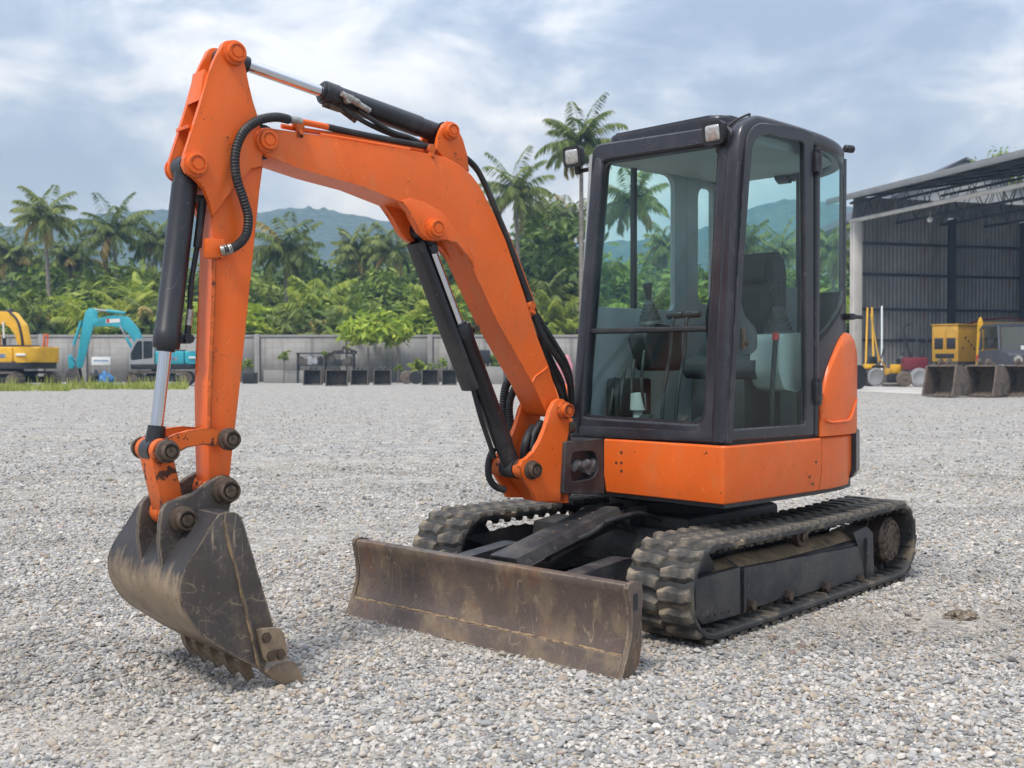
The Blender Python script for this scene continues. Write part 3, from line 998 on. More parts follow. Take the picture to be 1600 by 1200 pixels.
# steel pipes, hoses and clamps along the boom
def hose(name, pts, r, mt, parent, ribbed=False, n=10, fr=None):
    path = spline(tr3(fr or B, pts), 10)
    b = MB()
    if ribbed:
        L = sum((path[i + 1] - path[i]).length for i in range(len(path) - 1))
        m_ = int(L / 0.0065)
        fine = []
        acc = [0]
        for i in range(len(path) - 1):
            acc.append(acc[-1] + (path[i + 1] - path[i]).length)
        for k in range(m_ + 1):
            d = L * k / m_
            i = max(0, min(len(path) - 2, int(np.searchsorted(acc, d)) - 1))
            t = (d - acc[i]) / max(1e-6, acc[i + 1] - acc[i])
            fine.append(path[i].lerp(path[i + 1], t))
        b.tube(fine, r, n, [1.0 if k % 2 else 0.84 for k in range(m_ + 1)])
    else:
        b.tube(path, r, n)
    return put(name, b, mt, parent, B if fr is None else fr, 50)
hose('ribbed_hose', [(452, 187, .095), (430, 183, .11), (402, 189, .115), (380, 207, .115), (368, 238, .115), (369, 275, .115), (380, 310, .115), (388, 340, .115), (384, 368, .115), (368, 385, .11), (350, 391, .10)], 0.0205, M['hose'], EX, True, 12)
hose('hose_fitting', [(452, 187, .095), (462, 188, .09), (470, 190, .085)], 0.016, M['fitting'], EX)
hose('steel_pipe', [(470, 190, .07), (505, 197, .07), (512, 199, .07)], 0.0135, M['orange'], BO)
hose('steel_pipe', [(440, 197, .05), (480, 204, .05), (560, 216, .05), (660, 235, .05)], 0.011, M['orange'], BO)
hose('steel_pipe', [(500, 211, .075), (540, 217, .075), (640, 234, .075)], 0.009, M['orange'], BO)
hose('black_hose', [(510, 198, .065), (545, 206, .06), (600, 217, .06), (668, 229, .06)], 0.0145, M['hose'], BO)
hose('black_hose', [(560, 172, .045), (580, 186, .05), (610, 205, .05), (640, 215, .05), (668, 229, .05)], 0.011, M['hose'], BO)
hose('black_hose', [(530, 163, .02), (560, 185, .03), (595, 203, .03), (640, 221, .03), (668, 232, .03)], 0.011, M['hose'], BO)
hose('black_hose', [(668, 229, .06), (700, 235, .055), (722, 243, .04), (742, 260, .03), (756, 285, .03), (770, 318, .04), (784, 352, .05), (800, 395, .06), (816, 440, .065), (830, 482, .06)], 0.0145, M['hose'], BO)
hose('black_hose', [(690, 236, .02), (724, 246, .01), (748, 270, 0), (764, 300, 0), (780, 340, 0.01), (800, 390, 0.02), (822, 450, .03), (838, 492, .03)], 0.013, M['hose'], BO)
hose('steel_pipe', [(776, 330, .0), (790, 360, -.01), (812, 415, -.01), (832, 470, -.01), (838, 490, 0)], 0.009, M['orange'], BO)
for px, py, y in ((466, 196, .075), (672, 233, .065), (829, 478, .07)):
    p = on(B, px, py, 1, y)
    b = MB()
    b.cyl((p.x, p.y - 0.02, p.z), (p.x, p.y + 0.02, p.z), 0.022, n=14, ch=0.003)
    b.box((p.x, p.y + 0.008, p.z - 0.03), (0.03, 0.022, 0.045), 0.004)
    b.cyl((p.x, p.y + 0.018, p.z - 0.035), (p.x, p.y + 0.03, p.z - 0.035), 0.011, n=6)
    put('hose_clamp', b, M['orange_worn'], BO, B)
for k, pts in enumerate((
        [(830, 482, .06), (842, 512, .07), (858, 540, .08), (876, 566, .07), (888, 592, .05), (893, 620, .03), (890, 652, .0)],
        [(838, 492, .03), (852, 515, .03), (868, 540, .03), (884, 568, .03), (892, 600, .0), (890, 640, -.04)],
        [(838, 500, -.01), (846, 530, -.02), (862, 566, -.03), (878, 600, -.03), (884, 640, -.05)],
        [(842, 520, .02), (852, 556, .02), (866, 590, .01), (878, 622, .0), (880, 660, -.02)],
        [(846, 505, -.05), (864, 535, -.05), (880, 565, -.06), (890, 600, -.08), (890, 640, -.09)])):
    hose('ribbed_hose', pts, 0.018 if k < 3 else 0.0165, M['hose'], BO, True)
hose('ribbed_hose', [(800, 590, -.20), (790, 605, -.21), (787, 640, -.21), (795, 675, -.2), (812, 700, -.16)], 0.024, M['hose'], EX, True)
hose('ribbed_hose', [(808, 600, -.16), (797, 625, -.17), (797, 655, -.17), (806, 690, -.15), (824, 710, -.1)], 0.022, M['hose'], EX, True)
hose('black_hose', [(833, 668, .0), (822, 690, .03), (819, 715, .02), (826, 740, .0)], 0.022, M['hose'], SB)
hose('black_hose', [(846, 660, .02), (832, 685, .03), (833, 712, .04), (838, 735, .0)], 0.024, M['hose'], SB)
hose('black_hose', [(852, 662, -.03), (842, 685, -.02), (842, 710, -.02), (846, 740, -.03)], 0.02, M['hose'], SB)

# ---- hydraulic cylinders
def cylinder(name, p_base, p_rod, frac0, frac1, R0, r0, eye_b=0.05, eye_r=0.045, ew=0.05, mt=None):
    """p_base, p_rod: pin points (x, z) in the boom plane; the barrel runs from frac0 to frac1"""
    a = Vector((p_base[0], 0, p_base[1])); c = Vector((p_rod[0], 0, p_rod[1]))
    d = c - a
    L = d.length
    u = d / L
    b = MB()
    q0, q1 = a + u * L * frac0, a + u * L * frac1
    l2 = (q1 - q0).length
    b.lathe(q0, u, [(0, R0 * 0.6), (0.006, R0 * 0.96), (0.02, R0), (l2 - 0.075, R0), (l2 - 0.07, R0 * 1.07), (l2 - 0.008, R0 * 1.07), (l2, R0 * 1.0), (l2, r0 * 1.5), (l2 + 0.012, r0 * 1.4), (l2 + 0.012, r0)], 36)
    b.lathe((a.x, -ew, a.z), (0, 1, 0), [(0, eye_b * 0.6), (0, eye_b), (2 * ew, eye_b), (2 * ew, eye_b * 0.6)], 28)
    b.cyl(a, q0 + u * 0.02, eye_b * 0.9, R0 * 0.92, n=20)
    bar = put(name, b, mt or M['cyl'], EX, B)
    b = MB()
    b.cyl(q1 - u * 0.02, c - u * eye_r * 0.5, r0, n=28)
    put('cylinder_rod', b, M['chrome'], bar, B)
    b = MB()
    b.lathe((c.x, -ew, c.z), (0, 1, 0), [(0, eye_r * 0.6), (0, eye_r), (2 * ew, eye_r), (2 * ew, eye_r * 0.6)], 28)
    b.cyl(c - u * (eye_r + 0.05), c, r0 * 1.35, eye_r * 0.9, n=20)
    put('rod_eye', b, mt or M['cyl'], bar, B)
    return bar, a, c, u, L
def at0(px, py, y):
    p = on(B, px, py, 1, y)
    return (p.x, p.z)
# boom cylinder
pb, pr_ = at0(829, 734, 0.14), at0(679, 357, HB)
bc2, a_, c_, u_, L_ = cylinder('boom_cylinder', pb, pr_, 0.10, 0.615, 0.050, 0.026, 0.052, 0.046, 0.05)
side_ = Vector((u_.z, 0, -u_.x))
if side_.x < 0:
    side_ = -side_
b = MB()          # rod guard: a channel fixed to the rod end, open towards the boom
w_ = 0.056
q0, q1 = c_ - u_ * 0.035, c_ - u_ * 0.80
sec = [(0.058, w_), (0.080, w_), (0.096, w_ * 0.7), (0.100, 0), (0.096, -w_ * 0.7), (0.080, -w_), (0.0, -w_ - 0.002), (0.0, -w_ + 0.005), (0.074, -w_ + 0.007), (0.088, -w_ * 0.62), (0.092, 0), (0.088, w_ * 0.62), (0.074, w_ - 0.007), (0.058, w_ - 0.007)]
b.solid([[p + side_ * k + Vector((0, 1, 0)) * y for k, y in sec] for p in (q0, q1)])
b.cyl(c_ + Vector((0, 0.055, 0)) - u_ * 0.09 + side_ * 0.03, c_ + Vector((0, 0.072, 0)) - u_ * 0.09 + side_ * 0.03, 0.022, n=12)
put('rod_guard', b, M['cyl'], bc2, B, 30)
b = MB()
q = a_ + u_ * L_ * 0.575
b.cyl(q, q - side_ * 0.075, 0.016, n=12)
b.cyl(q - side_ * 0.075 + Vector((0, -0.02, 0)), q - side_ * 0.075 + Vector((0, 0.03, 0)), 0.018, n=8)
put('hose_port', b, M['pin'], bc2, B)
hose('black_hose', [(735, 590, .0), (742, 618, .0), (752, 655, .0), (764, 690, -.02), (772, 715, -.03)], 0.0125, M['hose'], EX)
hose('ribbed_hose', [(772, 700, -.06), (764, 720, -.08), (764, 745, -.09), (774, 760, -.08), (790, 766, -.06)], 0.019, M['hose'], EX, True)
# arm cylinder
pb, pr_ = at0(703, 205, 0.081), at0(367.7, 84, 0.08)
ac, a_, c_, u_, L_ = cylinder('arm_cylinder', pb, pr_, 0.10, 0.585, 0.049, 0.026, 0.05, 0.045, 0.045)
b = MB()
q = a_ + u_ * L_ * 0.50 + Vector((0, 0.05, -0.015))
b.cyl(q, q + Vector((0, 0.025, 0.0)), 0.018, n=10)
b.cyl(q + Vector((0.035, 0.016, 0.02)), q + Vector((-0.11, 0.016, -0.035)), 0.013, n=10)
b.lathe(q + Vector((0.01, 0.016, 0.01)), Vector((-0.11, 0, -0.035)), [(0, 0.016), (0.03, 0.018), (0.035, 0.014), (0.06, 0.017), (0.07, 0.012)], 10)
put('hose_port', b, M['fitting'], ac, B)
b = MB()
q = a_ + u_ * L_ * 0.545 + Vector((0, 0.01, -0.055))
b.box(q, (0.09, 0.035, 0.02), 0.006, Matrix.Rotation(math.atan2(u_.x, u_.z) - math.pi / 2, 3, 'Y'))
b.cyl(q + Vector((-0.03, 0, 0)), q + Vector((-0.12, 0, -0.045)), 0.011, n=10)
put('hose_port', b, M['pin'], ac, B)
# bucket cylinder
pb = at0(305, 257, 0.081); pr_ = at0(259, 706, 0.115)
kc, a_, c_, u_, L_ = cylinder('bucket_cylinder', pb, pr_, 0.05, 0.645, 0.051, 0.0255, 0.05, 0.048, 0.045)
b = MB()          # pipe along the barrel with its end block
e1 = a_ + u_ * L_ * 0.11
e2 = a_ + u_ * L_ * 0.61
off = Vector((-0.075, 0.02, 0))
b.box(e1 + off * 0.75, (0.05, 0.03, 0.03), 0.004)
b.tube([e1 + off, e1 + off + u_ * 0.20], 0.017, 12)
put('hose_sleeve', b, M['hose'], kc, B)
b = MB()
b.tube(spline([e1 + off + u_ * 0.19, e1 + off + u_ * 0.35 + Vector((0.008, 0, 0)), e2 + off * 1.0 - u_ * 0.10], 8), 0.011, 10)
put('black_hose', b, M['hose'], kc, B)
b = MB()
b.tube([e2 + off * 1.0 - u_ * 0.12, e2 + off - u_ * 0.055], 0.014, 10)
put('hose_fitting', b, M['fitting'], kc, B)
b = MB()
b.tube([e2 + off - u_ * 0.06, e2 + off - u_ * 0.0], 0.013, 10)
b.box(e2 + off * 0.7, (0.07, 0.035, 0.04), 0.005)
b.cyl(e2 + off + Vector((0, -0.02, 0)), e2 + off + Vector((0, 0.03, 0)), 0.02, n=8)
put('hose_port', b, M['cyl'], kc, B)

# ---- arm (dipper)
b = MB()
AW = 0.064
arm_o = [(336, 300), (333, 335), (333, 410), (328, 580), (324, 600), (326, 700), (327, 752), (333, 772), (346, 780), (357, 768), (361, 722), (368, 660), (375, 600), (391, 440), (403, 320), (411, 262), (409, 225), (402, 190), (380, 180), (352, 240)]
b.prism(tr(B, AW, arm_o), -AW, AW, 1, 0.006, 3)
AR = put('arm', b, M['orange_worn'], EX, B)
AR.data.materials[0] = M['orange']
head = [(347, 68), (352, 64), (358, 62.5), (365, 64), (372, 69), (378, 79), (381, 92), (384, 108), (389, 133), (395, 158), (402, 180), (408, 205), (411, 240), (409, 262), (392, 262), (368, 290), (352, 310), (342, 328), (333, 337), (331, 329), (328, 312), (319, 294), (312, 283), (302, 276), (291, 270), (285, 257), (288, 243), (300, 205), (313, 163), (326, 117), (336, 92)]
for s0, s1 in ((0.056, 0.082), (-0.082, -0.056)):
    b = MB()
    b.prism(tr(B, 0.082, head), s0, s1, 1, 0.005)
    put('head_plate', b, M['orange'], AR, B)
b = MB()
b.prism(tr(B, 0.0, [(372, 120), (380, 150), (390, 185), (394, 240), (385, 320), (322, 330), (312, 300), (318, 260), (330, 215), (344, 165), (358, 125)]), -0.057, 0.057, 1)
b.prism(tr(B, 0.0, [(310, 112), (327, 118), (318, 155), (302, 160)]), -0.057, 0.057, 1, 0.003)
b.prism(tr(B, 0.0, [(284, 198), (300, 198), (302, 203), (284, 203)]), -0.057, 0.057, 1)
b.prism(tr(B, 0.0, [(310, 112), (330, 112), (352, 130), (345, 150)]), -0.057, 0.057, 1)
put('head_web', b, M['orange'], AR, B)
both(PIN_O, B, 366, 83, 0.083, AR, 1.0)
both(PIN_O, B, 304.5, 257, 0.083, AR, 1.05)
p = on(B, 347, 390, 1, AW)
b = MB()
b.box((p.x + 0.035, AW + 0.004, p.z), (0.085, 0.03, 0.08), 0.006)
b.cyl((p.x + 0.005, AW + 0.018, p.z), (p.x + 0.005, AW + 0.026, p.z), 0.013, n=10)
put('hose_clamp', b, M['orange'], AR, B)
hose('hose_cuff', [(345, 392, .088), (356, 390, .10), (362, 388, .105)], 0.0225, M['fitting'], AR)
b = MB()          # steel pipe welded along the arm's edge
b.tube(tr3(B, [(335, 400, AW + .004), (333, 480, AW + .004), (330, 560, AW + .004), (327, 640, AW + .004), (328, 690, AW + .004)]), 0.009, 8)
put('edge_pipe', b, M['orange_worn'], AR, B)
b = MB()
p = on(B, 345, 764, 1, 0.06)
b.lathe((p.x, -0.085, p.z), (0, 1, 0), [(0, 0.02), (0, 0.058), (0.075, 0.06), (0.08, 0.054), (0.09, 0.054), (0.095, 0.06), (0.17, 0.058), (0.17, 0.02)], 28)
put('arm_boss', b, M['orange_worn'], AR, B)

# ---- bucket linkage
b = MB()
gl = [(252, 694), (258, 687), (267, 682), (276, 678), (296, 672), (320, 669.5), (340, 671), (354, 673), (364, 680), (366, 690), (361, 698), (350, 700), (338, 696), (316, 693.5), (292, 698), (274, 708), (266, 716), (256, 715), (250, 706)]
GLY = 0.115
for s0, s1 in ((0.092, GLY), (-GLY, -0.092)):
    b = MB()
    b.prism(tr(B, GLY, gl), s0, s1, 1, 0.004)
    g_ = put('guide_link', b, M['orange_worn'], EX, B)
    sd = 1 if s1 > 0 else -1
    for px, py in ((260, 705), (356, 686)):
        p = on(B, px, py, 1, GLY)
        inst('pin_cap', PIN_D, g_, B @ T(p.x, GLY * sd, p.z) @ Matrix.Diagonal((0.95, sd, 0.95, 1)))
b = MB()
p = on(B, 260, 705, 1, GLY)
for y0, y1 in ((-0.091, -0.047), (0.047, 0.091)):
    b.cyl((p.x, y0, p.z), (p.x, y1, p.z), 0.047, n=28, ch=0.004)
q_ = on(B, 282, 805, 1, 0.105)
bl_top, bl_bot = Vector((p.x, 0, p.z)), Vector((q_.x, 0, q_.z))
du = (bl_bot - bl_top).normalized()
sv = Vector((du.z, 0, -du.x))
hw = 0.045
rings = []
for t in (0.03, 0.97):
    c0 = bl_top.lerp(bl_bot, t)
    rings.append([c0 + sv * a + Vector((0, yy_, 0)) for a, yy_ in ((-hw, -0.062), (hw, -0.062), (hw, 0.062), (-hw, 0.062))])
vr, fs = b.solid(rings)
es = set()
for f in fs:
    es.update(f.edges)
b._bev(list(es), 0.006)
b.lathe((bl_bot.x, -0.085, bl_bot.z), (0, 1, 0), [(0, 0.02), (0, 0.05), (0.08, 0.052), (0.082, 0.045), (0.09, 0.045), (0.092, 0.052), (0.17, 0.05), (0.17, 0.02)], 28)
put('bucket_link', b, M['orange_worn'], EX, B)

# ---- bucket
BW = 0.31
sp_px = [(378, 808), (367, 801), (352, 800.5), (342, 803), (334, 814), (327, 825), (312, 851), (299, 870), (290, 886), (283, 902), (280, 917), (280.5, 932), (284, 946), (292, 964), (303, 981), (320, 996), (344, 1011), (375, 1030), (411, 1049)]
sp2 = [Vector((x, z)) for x, z in tr(B, BW, sp_px)]
sp2 = [Vector((v.x, v.y)) for v in spline([(v.x, 0, v.y) for v in sp2], 1)] if False else sp2
cen = Vector((sum(v.x for v in sp2) / len(sp2), sum(v.y for v in sp2) / len(sp2)))
inner = []
for i, v in enumerate(sp2):
    t_ = (sp2[min(i + 1, len(sp2) - 1)] - sp2[max(i - 1, 0)]).normalized()
    nn = Vector((-t_.y, t_.x))
    if nn.dot(cen - v) < 0:
        nn = -nn
    inner.append(v + nn * 0.016)
b = MB()
BF = 0.43
b.prism([tuple(v) for v in sp2] + [tuple(v) for v in inner[::-1]], -BF, BW, 1)
BK = put('bucket', b, M['shell'], EX, B, 30)
mouth = tr(B, BW, [(378, 809), (430, 985), (412, 1049)])
side_o = [tuple(v) for v in sp2] + [mouth[1]]
for sd in (1, -1):
    HW = BW if sd > 0 else BF
    b = MB()
    b.prism(side_o, *sorted(((HW - 0.014) * sd, (HW + 0.002) * sd)), 1, 0.003)
    spl = put('side_plate', b, M['bucket'], BK, B)
    b = MB()
    strip = tr(B, BW + 0.01, [(352, 800), (367, 800), (373, 803), (379, 812), (400, 885), (427, 978), (430, 990), (412, 1050), (405, 1045), (392, 985), (372, 900), (350, 815)])
    b.prism(strip, *sorted(((HW + 0.0025) * sd, (HW + 0.012) * sd)), 1, 0.003)
    put('wear_strip', b, M['bucket'], spl, B)
    b = MB()
    rd = random.Random(4)
    wp = [on(B, x, y, 1, BW) for x, y in ((348, 815), (356, 845), (371, 900), (380, 940), (391, 985), (398, 1015), (404, 1044))]
    b.tube([Vector((v.x + rd.uniform(-.002, .002), (HW + 0.004) * sd, v.z)) for v in spline(wp, 6)], 0.007, 6)
    put('weld_seam', b, M['weld'], spl, B, 60)
    b = MB()
    cut = tr(B, BW + 0.03, [(402, 985), (408, 982), (430, 980), (438, 982), (444, 990), (449, 1020), (447, 1030), (440, 1033), (420, 1035), (412, 1030)])
    b.prism(cut, *sorted(((HW + 0.013) * sd, (HW + 0.034) * sd)), 1, 0.004)
    sc_ = put('side_cutter', b, M['shell'], BK, B)
    for px, py in ((416, 996), (424, 1025), (438, 1022)):
        q = on(B, px, py, 1, BW + 0.034)
        inst('bolt', BOLT, sc_, B @ T(q.x, (HW + 0.034) * sd, q.z) @ Matrix.Diagonal((1.3, 1.1 * sd, 1.3, 1)))
    b = MB()
    ct = tr(B, BW + 0.01, [(412, 1049), (425, 1042), (446, 1032), (456, 1032), (462, 1035), (470, 1052), (477, 1068), (468, 1065), (459, 1067), (443, 1070), (424, 1060)])
    b.prism(ct, *sorted(((HW - 0.055) * sd, (HW + 0.012) * sd)), 1, 0.006)
    put('bucket_tooth', b, M['shell'], BK, B)
edge = Vector(on(B, 411, 1049, 1, BW))
b = MB()
dx_ = (Vector((sp2[-1].x, 0, sp2[-1].y)) - Vector((sp2[-2].x, 0, sp2[-2].y))).normalized()
nz_ = Vector((dx_.z, 0, -dx_.x))
if nz_.z > 0:
    nz_ = -nz_
ux = dx_
tooth = MB()
def tq(a, k, y):
    return ux * a + nz_ * k + Vector((0, y, 0))
tooth.solid([[tq(-0.05, 0.004, -0.022), tq(-0.05, 0.004, 0.022), tq(-0.05, -0.004, 0.022), tq(-0.05, -0.004, -0.022)],
             [tq(-0.012, 0.034, -0.025), tq(-0.012, 0.034, 0.025), tq(-0.012, -0.010, 0.025), tq(-0.012, -0.010, -0.025)],
             [tq(0.030, 0.052, -0.022), tq(0.030, 0.052, 0.022), tq(0.030, 0.012, 0.022), tq(0.030, 0.012, -0.022)],
             [tq(0.094, 0.078, -0.017), tq(0.094, 0.078, 0.017), tq(0.094, 0.068, 0.017), tq(0.094, 0.068, -0.017)]])
TOOTH = tooth.mesh('bucket_tooth', M['shell'], 25)
for y in (0.17, 0.03, -0.11, -0.25, -0.36):
    inst('bucket_tooth', TOOTH, BK, B @ T(edge.x, y, edge.z))
lug_o = [(252, 872), (249, 850), (250, 820), (252, 803), (257, 790), (266, 783), (277, 780), (290, 777), (303, 771), (318, 762), (329, 752), (341, 744), (349, 743), (358, 746), (365, 757), (365, 770), (360, 790), (357, 803), (345, 812), (330, 822), (318, 836), (300, 852), (280, 862), (265, 880), (254, 890)]
for s0, s1 in ((0.092, 0.120), (-0.120, -0.092)):
    b = MB()
    b.prism(tr(B, 0.120, lug_o), s0, s1, 1, 0.005)
    lg = put('bucket_lug', b, M['bucket'], BK, B)
    sd = 1 if s1 > 0 else -1
    for px, py, k in ((351, 766, 1.15), (284, 811, 1.1)):
        p = on(B, px, py, 1, 0.12)
        inst('pin_cap', PIN_D, lg, B @ T(p.x, 0.12 * sd, p.z) @ Matrix.Diagonal((k, sd * 1.2, k, 1)))
b = MB()          # stiffener across the top between the lugs and the mouth
b.prism(tr(B, 0.2, [(318, 812), (330, 797), (350, 797), (352, 803), (338, 830), (322, 850), (308, 862)]), -BF + 0.02, BW - 0.02, 1, 0.01)
put('top_stiffener', b, M['bucket'], BK, B)

# ---- cab
W = S @ T(0.728, 0, 0.918) @ Matrix.Rotation(-R(5.3), 4, 'Y')
def wz(z):
    return z
b = MB()
# front ring: pillars, header and sill in one welded frame
o = tr(W, 0.0, [(891, 683), (1134, 692), (1147, 192), (925, 226)], 0)
i_ = tr(W, 0.0, [(903, 651), (1099, 664), (1122, 223), (940, 251)], 0)
b.ring(fillet(o, [0.02, 0.02, 0.09, 0.07], 8), fillet(i_, [0.07, 0.07, 0.035, 0.05], 8), -0.07, 0.0, 0, 0.010)
CAB = put('cab', b, M['cab'], EX, W)
yN, yF = 0.822, on(W, 891, 683, 0, 0.0).y
yFt = on(W, 925, 226, 0, 0).y
# side members: rounded tube up the front corner, along the roof and down at the back
def side_path(y0, y1):
    pts = [(0.694, y0, 0.918), (0.665, y0, 1.25), (0.625, y0 * 0.5 + y1 * 0.5, 1.70), (0.578, y1, 2.20), (0.560, y1, 2.36), (0.53, y1, 2.44), (0.46, y1, 2.48), (0.36, y1, 2.492), (0.0, y1, 2.488)]
    return pts
prof_t = rrect(0.085, 0.085, 0.03, 4)
b = MB()
b.sweep(spline(side_path(yN - 0.043, yN - 0.048) + [(-0.25, yN - 0.052, 2.475), (-0.40, yN - 0.075, 2.455), (-0.50, yN - 0.13, 2.435), (-0.565, yN - 0.23, 2.42), (-0.585, yN - 0.38, 2.41), (-0.585, yN - 0.55, 2.41)], 6), prof_t, (0, 1, 0.001))
put('roof_rail', b, M['cab'], CAB, S)
b = MB()
b.sweep(spline(side_path(yF + 0.043, yFt + 0.045) + [(-0.40, yFt + 0.05, 2.46), (-0.57, yFt + 0.08, 2.41)], 6), prof_t, (0, 1, 0.001))
put('roof_rail', b, M['cab'], CAB, S)
# gutter groove on the near pillar
b = MB()
b.tube([(0.712, yN - 0.012, 1.02), (0.655, yN - 0.012, 1.70), (0.603, yN - 0.014, 2.28)], 0.009, 8)
put('grab_rail', b, M['cab'], CAB, S)
# roof
b = MB()
ro = fillet([(0.50, yN - 0.05), (-0.46, yN - 0.08), (-0.59, yN - 0.34), (-0.59, yFt + 0.06), (0.50, yFt + 0.05)], [0.05, 0.12, 0.12, 0.08, 0.05], 6)
b.prism(ro, 2.465, 2.515, 2, 0.03, 4)
b.prism(fillet([(0.545, yN - 0.15), (-0.42, yN - 0.20), (-0.48, yFt + 0.18), (0.54, yFt + 0.06)], 0.08, 6), 2.47, 2.546, 2, 0.022, 4)
put('roof', b, M['cab'], CAB, S)
b = MB()
b.prism([(x * 0.98, y * 0.99) for x, y in ro], 2.405, 2.465, 2)
put('headliner', b, M['lining'], CAB, S)
# windscreen panes and the bar between
def pane(name, pts, parent, fr, axis, val, rad=0.02, th=0.005, mt=None):
    b = MB()
    b.prism(fillet(tr(fr, val, pts, axis), rad, 5), val - th, val, axis)
    return put(name, b, mt or M['glass'], parent, fr, 20)
pane('windscreen', [(904.5, 512), (1101, 508), (1123, 222), (939, 250)], CAB, W, 0, -0.028, [0.005, 0.005, 0.035, 0.05])
pane('lower_windscreen', [(901, 652), (1100, 665), (1104, 517), (902, 523)], CAB, W, 0, -0.028, [0.07, 0.07, 0.005, 0.005])
b = MB()
mb_ = tr(W, -0.02, [(901, 522), (1105, 517), (1105, 509.5), (901, 514)], 0)
b.prism(mb_, -0.05, -0.008, 0, 0.006)
put('screen_bar', b, M['black'], CAB, W)
b = MB()          # rubber seal round the screen
o = tr(W, 0.0, [(902, 652), (1100, 665), (1123, 222), (939, 250)], 0)
i_ = tr(W, 0.0, [(906, 647), (1095, 659), (1118, 228), (944, 255)], 0)
b.ring(fillet(o, [0.07, 0.07, 0.035, 0.05], 8), fillet(i_, [0.065, 0.065, 0.03, 0.045], 8), -0.034, -0.018, 0)
put('screen_seal', b, M['black'], CAB, W)
b = MB()
pz = tr(W, 0.002, [(893, 682), (1120, 690.5), (1120, 676), (893, 664)], 0)
b.prism(pz, -0.02, 0.006, 0, 0.004)
put('sill_panel', b, M['cab'], CAB, W)
# door
yD = 0.828
door_o = tr(S, yD, [(1137, 689.5), (1272, 680), (1272, 206), (1240, 199), (1186, 190), (1169, 205), (1163, 262)])
door_i = tr(S, yD, [(1145, 671), (1260, 663), (1257, 222), (1232, 216), (1194, 209), (1178, 221), (1172, 270)])
rr = [0.015, 0.015, 0.03, 0.1, 0.06, 0.06, 0.05]
b = MB()
b.ring(fillet(door_o, rr, 5), fillet(door_i, [0.03, 0.03, 0.03, 0.08, 0.05, 0.05, 0.05], 5), yD - 0.035, yD, 1, 0.006)
DR = put('door', b, M['cab'], EX, S)
b = MB()
b.prism(fillet(tr(S, yD - 0.015, [(1144, 672), (1261, 664), (1258, 221), (1232, 215), (1194, 208), (1177, 220), (1171, 270)]), 0.03, 4), yD - 0.020, yD - 0.015, 1)
put('door_glass', b, M['glass'], DR, S, 20)
b = MB()
b.prism(fillet(tr(S, 0.80, [(1149, 432), (1153, 462), (1163, 495), (1178, 510), (1182, 522), (1182, 545), (1173, 553), (1144, 558)]), 0.02, 4), 0.785, 0.805, 1, 0.006)
put('latch_panel', b, M['cab'], DR, S)
b = MB()
q0 = on(S, 1160, 520, 1, 0.806)
b.box((q0.x, 0.806, q0.z - 0.03), (0.03, 0.02, 0.11), 0.006)
b.box((q0.x - 0.02, 0.81, q0.z - 0.05), (0.03, 0.016, 0.03), 0.004)
put('door_handle', b, M['pin'], DR, S)
for py in (255, 612):
    q0 = on(S, 1276, py, 1, yD)
    b = MB()
    b.box((q0.x, yD + 0.006, q0.z), (0.06, 0.026, 0.10), 0.005)
    b.cyl((q0.x, yD + 0.018, q0.z - 0.07), (q0.x, yD + 0.018, q0.z + 0.07), 0.011, n=12)
    put('hinge', b, M['cab'], DR, S)
# near wall behind the door: post, curved quarter glass and lower panel
QP = spline([(-0.125, 0.813, 0), (-0.25, 0.813, 0), (-0.39, 0.798, 0), (-0.49, 0.762, 0), (-0.56, 0.685, 0), (-0.59, 0.56, 0), (-0.595, 0.42, 0)], 5)
def curtain(name, path, zf0, zf1, th, mt, parent):
    b = MB()
    rings = []
    n = len(path)
    for i, p in enumerate(path):
        q, r_ = path[max(i - 1, 0)], path[min(i + 1, n - 1)]
        d = Vector((r_.x - q.x, r_.y - q.y)).normalized()
        nn = Vector((d.y, -d.x))
        if nn.dot(Vector((p.x, p.y)) - Vector((0.1, 0.3))) < 0:
            nn = -nn
        u = i / (n - 1)
        z0, z1 = zf0(u), zf1(u)
        rings.append([(p.x, p.y, z0), (p.x, p.y, z1), (p.x - nn.x * th, p.y - nn.y * th, z1), (p.x - nn.x * th, p.y - nn.y * th, z0)])
    b.solid(rings)
    return put(name, b, mt, parent, S, 40)
zq = lambda u: 1.405 + 0.27 * min(1, u / 0.45) ** 1.2
curtain('quarter_panel', QP, lambda u: 0.918, zq, 0.03, M['cab'], CAB)
curtain('quarter_glass', QP, zq, lambda u: 2.43, 0.005, M['glass'], CAB)
curtain('quarter_seal', QP, lambda u: zq(u) - 0.005, lambda u: zq(u) + 0.03, 0.02, M['black'], CAB)
b = MB()
b.sweep([(-0.105, yN - 0.03, 0.918), (-0.105, yN - 0.03, 2.44)], rrect(0.05, 0.065, 0.015, 3), (0, 1, 0))
put('door_post', b, M['cab'], CAB, S)
b = MB()
b.sweep([(-0.575, 0.44, 0.918), (-0.575, 0.44, 2.42)], rrect(0.05, 0.07, 0.02, 3), (0, 1, 0))
put('rear_post', b, M['cab'], CAB, S)
b = MB()
b.sweep([(-0.512, 0.735, 1.0), (-0.512, 0.735, 2.44)], rrect(0.030, 0.034, 0.008, 2), (0, 1, 0))
put('rear_post', b, M['cab'], CAB, S)
